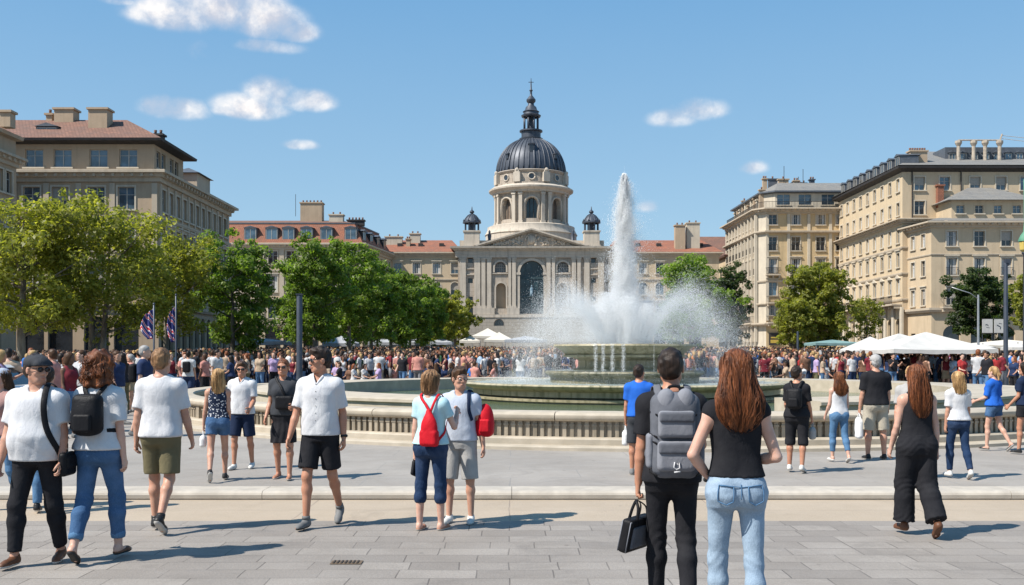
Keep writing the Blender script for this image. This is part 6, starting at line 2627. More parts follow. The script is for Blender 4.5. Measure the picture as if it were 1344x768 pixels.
    return V, F
  def head_mesh(s, h, male=True):
    j = 1.0 if male else .93
    P = [ell((0, -.012, .030), (.076, .096, .094), .02), ell((0, .028, -.035), (.057 * j, .058, .082), .03), cap((-.018 * j, .052, -.090), (.018 * j, .052, -.090), .024, .024, .03),
       cap((-.045 * j, .0, -.062), (-.02, .045, -.088), .022, .022, .03), cap((.045 * j, .0, -.062), (.02, .045, -.088), .022, .022, .03),
       cap((0, .082, .014), (0, .100, -.024), .0075, .0125, .012), ell((-.011, .092, -.028), (.009, .01, .008), .01), ell((.011, .092, -.028), (.009, .01, .008), .01),
       cap((-.04, .068, .027), (.04, .068, .027), .013, .013, .02), ell((-.04, .058, -.022), (.022, .02, .02), .02), ell((.04, .058, -.022), (.022, .02, .02), .02)]
    for sd in (-1, 1):
      P.append(ell((sd * .031, .096, .006), (.019, .014, .012), sub=True))
    for sd in (-1, 1):
      P.append(ell((sd * .079, -.008, -.006), (.010, .020, .031), .008))
      P.append(ell((0, .084, -.057), (.022, .010, .006), .008))
      P.append(ell((0, .083, -.067), (.019, .010, .007), .006))
    P.append(cap((0, -.012, -.04), (0, -.02, -.14), .048, .046, .03))
    V, F = Sdf(P).mesh(h)
    return V, F
def skin_mat(name, c):
  m, nt, b = new_mat(name)
  v = coords(nt)
  n = noise(nt, v, 9, 4)
  col = mixc(nt, ramp(nt, n, .35, .7), c, (c[0] * .86, c[1] * .76, c[2] * .72))
  nt.links.new(col, b.inputs['Base Color'])
  b.inputs['Roughness'].default_value = .48
  b.inputs['Subsurface Weight'].default_value = .12
  b.inputs['Subsurface Radius'].default_value = (.02, .008, .004)
  b.inputs['Specular IOR Level'].default_value = .35
  bump(nt, b, noise(nt, v, 140, 3), .12, .002)
  return m
def hair_mat(name, c, c2):
  m, nt, b = new_mat(name)
  v = coords(nt, 'Object', (90, 90, 5))
  n = noise(nt, v, 1.6, 3, .6, .4)
  n2 = noise(nt, coords(nt, 'Object', (24, 24, 3)), 1.0, 3)
  col = mixc(nt, ramp(nt, n, .3, .7), c, c2)
  col = mixc(nt, ramp(nt, n2, .4, .65), col, tuple(x * .45 for x in c))
  nt.links.new(col, b.inputs['Base Color'])
  b.inputs['Roughness'].default_value = .5
  b.inputs['Specular IOR Level'].default_value = .28
  b.inputs['Anisotropic'].default_value = .5
  bump(nt, b, n, .6, .008)
  return m
def cloth_mat(name, c, c2=None, rough=.85, weave=420, kind=None, c3=None):
  m, nt, b = new_mat(name)
  v = coords(nt)
  n = noise(nt, v, 7, 5, .6)
  col = mixc(nt, ramp(nt, n, .35, .68), c, c2 or tuple(x * .86 for x in c))
  if kind == 'denim':
    nd = noise(nt, coords(nt, 'Object', (300, 300, 60)), 1.0, 2)
    col = mixc(nt, ramp(nt, nd, .45, .75, 0, .35), col, tuple(min(1, x * 1.7 + .05) for x in c))
    nw = noise(nt, v, 3.2, 3)
    col = mixc(nt, ramp(nt, nw, .5, .75, 0, .55), col, tuple(min(1, x * 1.6 + .06) for x in c))
  if kind == 'pattern':
    vo = N(nt, 'ShaderNodeTexVoronoi')
    vo.inputs['Scale'].default_value = 34
    nt.links.new(v, vo.inputs['Vector'])
    col = mixc(nt, ramp(nt, vo.outputs['Distance'], .28, .36), c3, col)
  nt.links.new(col, b.inputs['Base Color'])
  b.inputs['Roughness'].default_value = rough
  b.inputs['Specular IOR Level'].default_value = .12
  b.inputs['Sheen Weight'].default_value = .0
  w = noise(nt, v, weave, 1)
  f = noise(nt, coords(nt, 'Object', (1, 1, .6)), 22, 3, .6, .6)
  ad = N(nt, 'ShaderNodeMath', operation='MULTIPLY_ADD')
  nt.links.new(f, ad.inputs[0])
  ad.inputs[1].default_value = 6
  nt.links.new(w, ad.inputs[2])
  bump(nt, b, ad.outputs[0], .22, .006)
  return m
SKIN = {'fair': skin_mat('skin_fair', (.55, .34, .26)), 'tan': skin_mat('skin_tan', (.44, .22, .14)), 'warm': skin_mat('skin_warm', (.48, .27, .19)), 'deep': skin_mat('skin_deep', (.19, .09, .055))}
HAIR = {'auburn': hair_mat('hair_auburn', (.10, .030, .011), (.25, .085, .030)), 'red': hair_mat('hair_red', (.14, .045, .018), (.31, .12, .045)), 'brown': hair_mat('hair_brown', (.055, .027, .014), (.11, .055, .028)),
    'dark': hair_mat('hair_dark', (.018, .011, .008), (.045, .026, .017)), 'blond': hair_mat('hair_blond', (.42, .24, .10), (.62, .40, .19)), 'sandy': hair_mat('hair_sandy', (.20, .105, .05), (.36, .20, .095)), 'grey': hair_mat('hair_grey', (.3, .29, .28), (.45, .44, .43))}
C_WHITE = cloth_mat('white_cotton', (.56, .56, .57), (.49, .49, .51))
C_LIGHT = cloth_mat('pale_blue_cotton', (.42, .62, .66))
C_GREYBLUE = cloth_mat('grey_blue_cotton', (.42, .46, .54))
C_BLACK = cloth_mat('black_cotton', (.014, .014, .017), (.02, .02, .023))
C_DARK = cloth_mat('charcoal_cotton', (.045, .048, .055))
C_NAVY = cloth_mat('navy_cotton', (.014, .024, .055))
C_BLUE = cloth_mat('blue_cotton', (.022, .12, .50))
C_KHAKI = cloth_mat('khaki_cotton', (.40, .36, .29))
C_OLIVE = cloth_mat('olive_cotton', (.15, .13, .075))
C_GREYS = cloth_mat('grey_cotton', (.36, .35, .34))
C_PAT = cloth_mat('patterned_cotton', (.02, .03, .06), None, kind='pattern', c3=(.6, .6, .62))
C_JEAN = cloth_mat('denim_blue', (.045, .10, .20), kind='denim')
C_JEAND = cloth_mat('denim_dark', (.012, .03, .075), kind='denim')
C_JEANL = cloth_mat('denim_pale', (.25, .325, .405), (.19, .255, .335), kind='denim')
C_JEANM = cloth_mat('denim_mid', (.075, .16, .28), kind='denim')
C_RED = cloth_mat('red_nylon', (.52, .012, .022), rough=.55)
C_GREY_N = cloth_mat('grey_nylon', (.125, .13, .15), (.09, .095, .11), rough=.7)
C_GREY_N2 = cloth_mat('light_grey_nylon', (.20, .205, .23), rough=.7)
C_BLACK_N = cloth_mat('black_nylon', (.012, .012, .014), rough=.5)
C_PAPER = cloth_mat('white_plastic', (.72, .72, .72), rough=.4)
M_SHOEB = mat('black_leather', (.018, .017, .017), rough=.45)
M_SHOEBR = mat('brown_leather', (.13, .055, .028), rough=.5)
M_SHOEW = mat('white_trainer', (.60, .59, .56), rough=.6)
M_SHOEG = mat('grey_trainer', (.16, .16, .16), rough=.7)
M_SANDAL = mat('tan_sandal', (.33, .15, .09), rough=.6)
M_SOLE = mat('pale_sole', (.5, .48, .45), rough=.7)
M_SOLED = mat('dark_sole', (.03, .03, .03), rough=.7)
M_SOCK = mat('white_sock', (.6, .6, .6), rough=.9)
M_LENS, _nt, _b = new_mat('dark_lens')
_b.inputs['Base Color'].default_value = (.012, .012, .014, 1)
_b.inputs['Roughness'].default_value = .12
M_LIP = mat('lip', (.36, .11, .09), rough=.5)
M_EYE = mat('eye_white', (.65, .62, .6), rough=.2)
M_IRIS = mat('iris', (.02, .012, .008), rough=.2)
M_METAL = mat('dull_metal', (.4, .4, .4), rough=.35, metal=1.0)
# ---- garment builders; each returns V,F
def g_top(B, h, sleeve=.55, hem=.92, loose=.016, neck=1.455, seed=0.0, A=.0045, slack=.28, vneck=0.0, flare=0.0, tight_sleeve=False):
  T = []
  for (z, a, b, y) in B.torso:
    # cloth hangs straight from the chest
    T.append([z, a + loose, b + loose, y])
  chest = max(t[1] for t in T if t[0] > 1.25)
  chb = max(t[2] for t in T if t[0] > 1.25)
  for t in T:
    if t[0] < 1.28:
      w = slack
      t[1] = max(t[1], t[1] * (1 - w) + (chest + flare * (1.28 - t[0])) * w)
      t[2] = max(t[2], t[2] * (1 - w) + (chb + flare * (1.28 - t[0])) * w)
    if t[0] < 1.10:
      t[1] += .012
      t[2] += .012
  P = [tor(T, .04)]
  y0 = B.yc(1.45)
  W = B.W
  for sd in (-1, 1):
    P.append(cap((sd * .055, y0 - .015, 1.45), (sd * W * .85, y0 - .012, 1.402), .034 + loose, .046 + loose * .7, .05))
    if B.f:
      P.append(ell((sd * .065, B.yc(1.28) + .085, 1.275), (.058 + loose * .7, .05 + loose * .7, .058 + loose), .05))
    P.append(ell((sd * .072, -.055 * B.b, .90), (.08 * B.b + loose + .006, .075 * B.b + loose + .008, .085 + loose), .06))
    if sleeve > 0:
      S, E = B.sh[sd], B.el[sd]
      full = sleeve > 1
      st = min(sleeve, 1.0)
      end = S + (E - S) * st
      d = unit(E - S)
      L = B.lim
      ex = .004 if tight_sleeve else .010
      cl = () if full else ((end, d),)
      P.append(ell(S + v3((0, 0, -.012)), (.058 * L + loose * .7, .06 * L + loose * .7, .058 * L + loose * .7), .05, clips=()))
      P.append(cap(S, S + (E - S) * (st + .12 if not full else 1.0), .052 * L + loose * .7, .050 * L + loose * .4 + ex, .03, clips=cl))
      if full:
        P.append(cap(E, E + (B.wr[sd] - E) * (sleeve - 1), .050 * L + ex * .5, .036 * L + ex * .6, .02))
  nz = neck - 1.455
  P.append(cap((0, y0 - .022, 1.482 + nz), (0, y0 - .022, 1.60), .066 if not B.f else .064, .075, .01, sub=True))
  P.append(ell((0, y0 + .055, 1.478 + nz - vneck * .03), (.052, .075, .045 + vneck * .04), .01, sub=True))
  cl = [((0, 0, hem), (0, .0, -1))]
  return Sdf(P, folds(A, seed), cl).mesh(h)
def g_tank(B, h, hem=.95, loose=.012, seed=0.0, A=.0035, capsleeve=False, straps=.7, slack=.35):
  T = []
  for (z, a, b, y) in B.torso:
    T.append([z, a + loose, b + loose, y])
  chest = max(t[1] for t in T if t[0] > 1.25)
  for t in T:
    if t[0] < 1.28:
      t[1] = max(t[1], t[1] * (1 - slack) + chest * slack)
  P = [tor(T, .04)]
  y0 = B.yc(1.45)
  for sd in (-1, 1):
    w = B.W * (1.0 if capsleeve else straps)
    P.append(cap((sd * .06, y0 - .015, 1.44), (sd * w * .88, y0 - .012, 1.402), .036 + loose, .040 + loose, .04))
    if capsleeve:
      S, E = B.sh[sd], B.el[sd]
      d = unit(E - S)
      P.append(ell(S + v3((0, 0, -.01)), (.062 * B.lim + loose * .5, .062 * B.lim + loose * .5, .070), .04, clips=((S + d * .035, d),)))
    if B.f:
      P.append(ell((sd * .065, B.yc(1.28) + .085, 1.275), (.058 + loose * .7, .05 + loose * .7, .058 + loose), .05))
  cl = [((0, 0, hem), (0, 0, -1))]
  P.append(cap((0, y0 - .022, 1.475), (0, y0 - .022, 1.60), .075, .080, .01, sub=True))
  P.append(ell((0, y0 + .06, 1.455), (.065, .08, .065), .01, sub=True))
  return Sdf(P, folds(A, seed), cl).mesh(h)
def g_bottom(B, h, end=1.0, loose=.010, flare=0.0, waist=1.02, seed=1.0, A=.003, wide=0.0):
  """trousers and shorts: end = 0.45 mid-thigh .. 1 knee .. 2 ankle"""
  T = [[z, a + loose, b + loose, y] for (z, a, b, y) in B.torso if z < 1.12]
  P = [tor(T, .04)]
  b = 1 + (B.b - 1) * .7
  g = 1.04 if B.f else 1.0
  for sd in (-1, 1):
    H, K, A_ = B.hip[sd], B.kn[sd], B.an[sd]
    H2 = H + v3((0, 0, -.03))
    if end <= 1.0:
      d = unit(K - H2)
      E = H2 + (K - H2) * end
      P.append(cap(H2, H2 + (K - H2) * min(1.12, end + .15), .083 * b * g + loose, .066 * b + loose + flare, .018, clips=((E, d),)))
    else:
      P.append(cap(H2, K, .077 * b * g + loose + wide * .6, .049 * b + loose + wide, .045))
      back = unit(np.cross(A_ - K, v3((1, 0, 0))))
      if back[1] > 0:
        back = -back
      q = end - 1
      d = unit(A_ - K)
      E = K + (A_ - K) * q
      M1 = K + (A_ - K) * .32 + back * .010
      P.append(cap(K, M1, .049 * b + loose + wide, .0525 * b + loose + wide, .04, clips=((E, d),)))
      P.append(cap(M1, K + (A_ - K) * (q + .12), .0515 * b + loose + wide, .035 * b + loose + wide + flare, .03, clips=((E, d),)))
    P.append(ell((sd * .072, -.055 * B.b, .895), (.08 * B.b + loose, .075 * B.b + loose, .082 + loose), .05))
  f0 = folds(A, seed)
  def disp(x, y, z):
    r = f0(x, y, z)
    for sd in (-1, 1):
      K, An = B.kn[sd], B.an[sd]
      for c, am in ((K, .5), (An, .9), (B.hip[sd], .45)):
        w = np.exp(-(((z - c[2]) / .085) ** 2)) * (np.sign(x * sd + 1e-6) * .5 + .5)
        r = r + A * am * .9 * w * np.sin(105 * z + 48 * x * sd + 42 * y + 2.6 * np.sin(24 * x + 9 * z + seed))
    return r
  return Sdf(P, disp, [((0, 0, waist), (0, 0, 1))]).mesh(h)
def g_skirt(B, h, end=.5, loose=.012, flare=.02, waist=1.04, seed=2.0, top=False):
  T = [[z, a + loose, b + loose, y] for (z, a, b, y) in B.torso if z < 1.12]
  z0 = end
  ya = .5 * (B.kn[-1][1] + B.kn[1][1]) * .6
  sp = abs(B.kn[-1][1] - B.kn[1][1]) * .35
  T = [[z0, .165 + flare, .10 + flare + sp, ya], [.7, .172 + flare * .6, .115 + flare * .5 + sp * .5, ya * .5]] + T
  P = [tor(T, .04)]
  def disp(x, y, z):
    a = np.arctan2(y, x)
    return .006 * np.sin(a * 11 + 3 * np.sin(6 * z)) * np.clip((.95 - z) / .3, 0, 1)
  return Sdf(P, disp, [((0, 0, waist), (0, 0, 1)), ((0, 0, z0 + .01), (0, 0, -1))]).mesh(h)
def g_shoe(B, sd, h, style='trainer'):
  fwd, up = B.foot[sd]
  sdv = np.cross(fwd, up)
  A = B.an[sd]
  def q(f, u, s_=0.0):
    return A + fwd * f + up * u + sdv * s_
  P = [cap(q(-.025, -.045), q(.02, -.045), .036, .035, .02), cap(q(.02, -.045), q(.115, -.058), .037, .036, .03), cap(q(.10, -.058, .006), q(.150, -.062, .004), .036, .028, .02)]
  if style in ('trainer', 'boot'):
    P.append(cap(q(-.018, -.035), q(-.012, -.008 if style == 'trainer' else .03), .036, .039, .02))
  if style == 'flat':
    P = [cap(q(-.025, -.055), q(.115, -.062), .034, .034, .02), cap(q(.10, -.062), q(.150, -.066), .034, .026, .02)]
  cl = [(q(0, -.080), -up)]
  if style == 'flat':
    cl.append((q(0, -.045), unit(up - fwd * .12)))
  V, F = Sdf(P, None, cl).mesh(h)
  fc = V[F].mean(1)
  rel = (fc - A) @ up
  mi = (rel < -.060).astype(int)
  return V, F, mi
def g_hair(style, h, seed=0.0):
  clipf = ((0, .060, .048), tuple(unit((0, .8, -.62))))
  P, cl, disp = [], [], None
  def strands(A, n=26, wob=2.0):
    def f(x, y, z):
      a = np.arctan2(x, -(y - .02))
      return A * (np.sin(a * n + wob * np.sin(11 * z + seed)) * .6 + np.sin(a * n * 2.3 + wob * 1.7 * np.sin(17 * z + 2 + seed)) * .4)
    return f
  def lumps(A, q=55):
    def f(x, y, z):
      return A * (np.sin(q * x + 2 * np.sin(q * .7 * z + seed)) + np.sin(q * .9 * y + 2 * np.sin(q * .8 * x + 1)) + np.sin(q * z + 2 * np.sin(q * .75 * y + 2))) / 2
    return f
  if style == 'short':
    P = [ell((0, -.018, .040), (.084, .102, .096), .02), ell((0, -.05, -.01), (.076, .062, .075), .03)]
    cl = [clipf, ((0, 0, -.062), tuple(unit((0, .25, -1))))]
    disp = lumps(.0035, 90)
    # keep the ears and face free
    P.append(ell((-.085, .03, -.035), (.028, .07, .05), sub=True))
    P.append(ell((.085, .03, -.035), (.028, .07, .05), sub=True))
  elif style == 'tousled':
    P = [ell((0, -.016, .046), (.087, .104, .102), .02), ell((0, -.05, -.01), (.078, .064, .078), .03), ell((0, .05, .10), (.06, .045, .03), .03)]
    cl = [((0, .075, .055), tuple(unit((0, .85, -.5)))), ((0, 0, -.068), tuple(unit((0, .25, -1))))]
    disp = lumps(.006, 70)
    P.append(ell((-.085, .03, -.035), (.028, .07, .05), sub=True))
    P.append(ell((.085, .03, -.035), (.028, .07, .05), sub=True))
  elif style == 'bald':
    P = [ell((0, -.03, .0), (.080, .085, .06), .02)]
    cl = [((0, .0, .03), (0, .3, .95)), ((0, 0, -.06), (0, 0, -1)), ((0, .03, 0), (0, 1, 0))]
  elif style == 'bob':
    P = [ell((0, -.016, .042), (.090, .106, .100), .02), tor([(-.13, .062, .05, -.045), (-.10, .088, .072, -.042), (-.04, .098, .088, -.03), (.03, .094, .098, -.02), (.07, .08, .09, -.015)], .03)]
    cl = [((0, .050, .045), tuple(unit((0, .95, -.3))))]
    disp = strands(.0045, 22)
  elif style == 'curly':
    P = [ell((0, -.02, .048), (.112, .118, .112), .02), tor([(-.19, .07, .055, -.05), (-.15, .115, .085, -.052), (-.06, .128, .108, -.045), (.03, .12, .112, -.03)], .04)]
    cl = [((0, .055, .04), tuple(unit((0, .96, -.25))))]
    disp = lumps(.013, 52)
  elif style in ('long', 'longwide'):
    w = 1.0 if style == 'long' else 1.2
    q = 1.0 if style == 'long' else .84
    P = [ell((0, -.016, .042), (.090, .106, .098), .02),
       tor([(-.42 * q, .028, .016, -.112), (-.38 * q, .07 * w, .026, -.110), (-.30 * q, .105 * w, .040, -.106), (-.20 * q, .118 * w, .052, -.095), (-.10, .108 * w ** .5, .068, -.070), (.0, .096, .090, -.035), (.06, .082, .088, -.02)], .03)]
    cl = [((0, .042, .04), tuple(unit((0, .95, -.3))))]
    disp = strands(.0050, 30, 2.6)
  elif style == 'mid':
    P = [ell((0, -.016, .042), (.090, .106, .098), .02),
       tor([(-.27, .05, .028, -.09), (-.22, .095, .045, -.085), (-.12, .105, .065, -.07), (.0, .096, .090, -.035), (.06, .082, .088, -.02)], .03)]
    cl = [((0, .042, .04), tuple(unit((0, .95, -.3))))]
    disp = strands(.0055, 20)
  elif style == 'bun':
    P = [ell((0, -.018, .040), (.083, .101, .093), .02), ell((0, -.05, -.01), (.074, .060, .072), .03), ell((0, -.105, .075), (.04, .038, .04), .02)]
    cl = [clipf, ((0, 0, -.06), tuple(unit((0, .25, -1))))]
    disp = strands(.003, 24)
  elif style == 'pony':
    P = [ell((0, -.018, .040), (.083, .101, .093), .02), ell((0, -.05, -.01), (.074, .060, .072), .03), cap((0, -.10, .05), (0, -.13, -.05), .026, .034, .02), cap((0, -.13, -.05), (0, -.115, -.16), .034, .014, .02)]
    cl = [clipf, ((0, 0, -.19), (0, 0, -1))]
    disp = strands(.003, 24)
  return Sdf(P, disp, cl).mesh(h)
def add_locks(V, F, style, seed):
  """loose locks lying on and just off the hair mass"""
  rnd = random.Random(int(seed * 10) + 3)
  mb = MB()
  top = .125
  low = {'long': -.40, 'longwide': -.345, 'mid': -.26, 'bob': -.12, 'curly': -.18}[style]
  n = {'long': 130, 'longwide': 150, 'mid': 90, 'bob': 60, 'curly': 110}[style]
  for i in range(n):
    a = R(-90 + rnd.uniform(-118, 118))
    z0 = rnd.uniform(.0, top) if style != 'curly' else rnd.uniform(-.1, .11)
    z1 = low + rnd.uniform(-.035, .06) if style != 'curly' else z0 - rnd.uniform(.04, .09)
    pts = []
    k = 12
    ph = rnd.random() * 6
    for j in range(k + 1):
      z = z0 + (z1 - z0) * j / k
      # widest hair radius at this height and bearing
      aa = a + .10 * math.sin(z * 14 + ph)
      dx, dy = math.cos(aa), math.sin(aa)
      m = np.abs(V[:, 2] - z) < .014
      if not m.any():
        continue
      W = V[m]
      c = W[:, :2].mean(0)
      rel = W[:, :2] - c
      ang = np.arctan2(rel[:, 1], rel[:, 0])
      df = np.abs((ang - aa + PI) % (2 * PI) - PI)
      q = df < .25
      if not q.any():
        continue
      r = np.linalg.norm(rel[q], axis=1).max()
      off = -.001 + .004 * math.sin(z * 30 + ph) * (j / k) + (.012 * math.sin(z * 85 + ph) if style == 'curly' else 0)
      pts.append((c[0] + dx * (r + off), c[1] + dy * (r + off), z))
    if len(pts) > 4:
      w = rnd.uniform(.0012, .0032) * (1.3 if style == 'curly' else 1)
      mb.tube(pts, [w * (1 - .75 * (j / (len(pts) - 1)) ** 2) for j in range(len(pts))], 4)
  if not mb.v:
    return V, F
  V2, F2, _ = mb_quads(mb)
  return np.concatenate([V, V2]), np.concatenate([F, F2 + len(V)])
def g_cap(kind, h):
  if kind == 'flat':
    P = [ell((0, -.004, .062), (.094, .118, .068), .02), cap((-.055, .085, .045), (.055, .085, .045), .03, .03, .03), ell((0, .105, .036), (.075, .052, .014), .015)]
    return Sdf(P, None, [((0, 0, .028), (0, .12, -1))]).mesh(h)
  P = [ell((0, -.014, .050), (.090, .106, .090), .02), ell((0, .115, .046), (.066, .075, .010), .012)]
  return Sdf(P, None, [((0, 0, .035), (0, .1, -1))]).mesh(h)
def loft_mb(mb, pts, rad, flat, n=8, up=None, mi=0):
  mb.tube([tuple(p) for p in pts], rad, n, mi, flat, up)
def make_person(name_label, x, y, heading, height, B, skin='fair', hair=('short', 'brown'), top=None, bottom=None, shoes=('trainer', None), extras=(), h=.0115, group=None, ground=None, seed=0.0, top2=None):
  """one person: Empty > body, hair, clothes. returns (empty, scale, B)"""
  s = height / 1.75
  gz = ground_z(y) if ground is None else ground
  T = thing('person', name_label, 'person', (x, y, gz), R(heading), group)
  off = v3((0, 0, B.drop))
  def fin(V):
    return (np.asarray(V) - off) * s
  hcen = B.hc
  yaw, pitch = B.head[0], B.head[1]
  # skin
  Vb, Fb = B.body(h)
  Vh, Fh = B.head_mesh(min(.0075, h * .65), not B.f)
  Vh = rot_head(Vh, hcen, yaw, pitch)
  mb = MB()
  B.fingers(mb)
  Vf, Ff, _ = mb_quads(mb)
  mb = MB()
  for sd in (-1, 1):
    mb.ball((sd * .031, .0795, .006), (.0125, .0125, .0095), 10, 8, 1)
    mb.ball((sd * .031, .0895, .006), (.0058, .0045, .0058), 8, 6, 2)
  mb.ball((0, .0895, -.062), (.021, .0055, .0055), 10, 6, 3)
  Ve, Fe, Me = mb_quads(mb)
  Ve = rot_head(Ve, hcen, yaw, pitch)
  V, F, mi = merge([(Vb, Fb, 0), (Vh, Fh, 0), (Vf, Ff, 0), (Ve, Fe, 1)])
  mi[-len(Me):] = Me
  np_mesh('body', fin(V), F, [SKIN[skin], M_EYE, M_IRIS, M_LIP], mi, T)
  if hair:
    V, F = g_hair(hair[0], .006 if h < .02 else h, seed)
    if hair[0] in ('long', 'longwide', 'mid', 'bob', 'curly'):
      V, F = add_locks(V, F, hair[0], seed)
    V = rot_head(V, hcen, yaw * (.55 if hair[0].startswith('long') else 1), pitch)
    np_mesh('hair', fin(V), F, HAIR[hair[1]], None, T)
    # eyebrows belong to the hair colour
  for nm, (V, F), m in (top or []):
    np_mesh(nm, fin(V), F, m, None, T)
  for nm, (V, F), m in (bottom or []):
    np_mesh(nm, fin(V), F, m, None, T)
  st, sm = shoes[0], shoes[1]
  so = shoes[2] if len(shoes) > 2 else M_SOLE
  if sm is not None:
    for sd in (-1, 1):
      V, F, mi = g_shoe(B, sd, .0085 if h < .02 else h, st)
      np_mesh('shoe', fin(V), F, [sm, so], mi, T)
  for ex in extras:
    mb = MB()
    if ex[0] == 'sunglasses':
      for sd in (-1, 1):
        mb.ball((sd * .034, .096, .008), (.030, .008, .021), 12, 8)
        mb.tube([(sd * .062, .092, .016), (sd * .083, .03, .014), (sd * .085, -.01, .004)], .0028, 5)
      mb.tube([(-.01, .104, .014), (.01, .104, .014)], .003, 5)
      o = mb.build('sunglasses', M_LENS, T, True)
      V = rot_head(np.array([v.co[:] for v in o.data.vertices]), hcen, yaw, pitch)
      o.data.vertices.foreach_set('co', fin(V).astype(np.float32).ravel())
    elif ex[0] == 'glasses':
      for sd in (-1, 1):
        pts = [(sd * .033 + .024 * math.cos(a), .099, .006 + .016 * math.sin(a)) for a in np.linspace(0, 2 * PI, 13)]
        mb.tube(pts, .0022, 5)
        mb.tube([(sd * .058, .097, .012), (sd * .083, .03, .012), (sd * .085, -.01, .004)], .0022, 5)
      mb.tube([(-.01, .101, .01), (.01, .101, .01)], .0022, 5)
      o = mb.build('glasses', M_LENS, T, True)
      V = rot_head(np.array([v.co[:] for v in o.data.vertices]), hcen, yaw, pitch)
      o.data.vertices.foreach_set('co', fin(V).astype(np.float32).ravel())
    elif ex[0] == 'cap':
      V, F = g_cap(ex[1], .008)
      V = rot_head(V, hcen, yaw, pitch)
      np_mesh('cap', fin(V), F, ex[2], None, T)
    elif ex[0] == 'watch':
      sd = ex[1]
      p = B.wr[sd] - B.fw[sd] * .015
      d = B.fw[sd]
      mb.tube([p - d * .012, p + d * .012], .031 * B.lim, 12)
      n_ = B.palm_n(sd)
      q = p - n_ * .027 * B.lim
      mb.ball(tuple(q), (.016, .016, .016), 8, 6)
      o = mb.build('wristwatch', M_SHOEB, T, True)
      V = np.array([v.co[:] for v in o.data.vertices])
      o.data.vertices.foreach_set('co', fin(V).astype(np.float32).ravel())
    elif ex[0] == 'cuff':   # rolled trouser cuff
      for sd in (-1, 1):
        K, A = B.kn[sd], B.an[sd]
        p = K + (A - K) * ex[1]
        d = unit(A - K)
        mb = MB()
        mb.tube([p - d * .035, p - d * .03, p, p + d * .03, p + d * .035], [.05, ex[2], ex[2] + .003, ex[2] - .002, .05], 14)
        o = mb.build('rolled_cuff', ex[3], T, True)
        V = np.array([v.co[:] for v in o.data.vertices])
        o.data.vertices.foreach_set('co', fin(V).astype(np.float32).ravel())
    elif ex[0] == 'sock':
      for sd in (-1, 1):
        mb = MB()
        mb.tube([B.an[sd], B.an[sd] + (B.kn[sd] - B.an[sd]) * ex[1]], .040, 12)
        o = mb.build('sock', ex[2], T, True)
        V = np.array([v.co[:] for v in o.data.vertices])
        o.data.vertices.foreach_set('co', fin(V).astype(np.float32).ravel())
    elif ex[0] == 'buttons':
      T_ = np.array(B.torso)
      for z in np.linspace(1.33, .98, 6):
        b_ = np.interp(z, T_[:, 0], T_[:, 2])
        y_ = np.interp(z, T_[:, 0], T_[:, 3])
        mb = MB()
        mb.ball((0, y_ + max(b_ + .019, .131), z), (.005, .004, .005), 6, 4)
        o = mb.build('button', ex[1], T, True)
        V = np.array([v.co[:] for v in o.data.vertices])
        o.data.vertices.foreach_set('co', fin(V).astype(np.float32).ravel())
    elif ex[0] == 'detail':   # small mesh pieces in body coordinates: name, builder(mb,B), material
      ex[2](mb, B)
      o = mb.build(ex[1], ex[3], T, True)
      V = np.array([v.co[:] for v in o.data.vertices])
      o.data.vertices.foreach_set('co', fin(V).astype(np.float32).ravel())
  return T, s, fin
def shell(prims):
  return Sdf(prims)
def push_out(S, pts, dist, it=4):
  """slide points out of (or back to) an implicit surface to stand dist above it"""
  P = np.array(pts, float)
  e = .004
  for _ in range(it):
    d = S.at(P)
    g = np.stack([S.at(P + v3((e, 0, 0))) - S.at(P - v3((e, 0, 0))), S.at(P + v3((0, e, 0))) - S.at(P - v3((0, e, 0))), S.at(P + v3((0, 0, e))) - S.at(P - v3((0, 0, e)))], 1)
    g /= np.linalg.norm(g, axis=1)[:, None] + 1e-9
    P += g * (dist - d)[:, None]
  return P
def torso_shell(B, loose=.018):
  T = [[z, a + loose, b + loose, y] for (z, a, b, y) in B.torso]
  y0 = B.yc(1.45)
  P = [tor(T, .04)]
  for sd in (-1, 1):
    P.append(cap((sd * .05, y0 - .015, 1.44), (sd * B.W * .85, y0 - .012, 1.402), .04 + loose, .045 + loose, .05))
    if B.f:
      P.append(ell((sd * .065, B.yc(1.28) + .085, 1.275), (.058 + loose, .05 + loose, .058 + loose), .05))
  return Sdf(P)
def spl(pts, n=24):
  """catmull-rom resample"""
  P = [v3(p) for p in pts]
  P = [2 * P[0] - P[1]] + P + [2 * P[-1] - P[-2]]
  out = []
  m = len(P) - 3
  for i in range(m):
    for j in range(n // m + 1):
      t = j / (n // m + 1)
      a, b, c, d = P[i:i + 4]
      out.append(.5 * ((2 * b) + (-a + c) * t + (2 * a - 5 * b + 4 * c - d) * t * t + (-a + 3 * b - 3 * c + d) * t ** 3))
  out.append(P[-2])
  return out
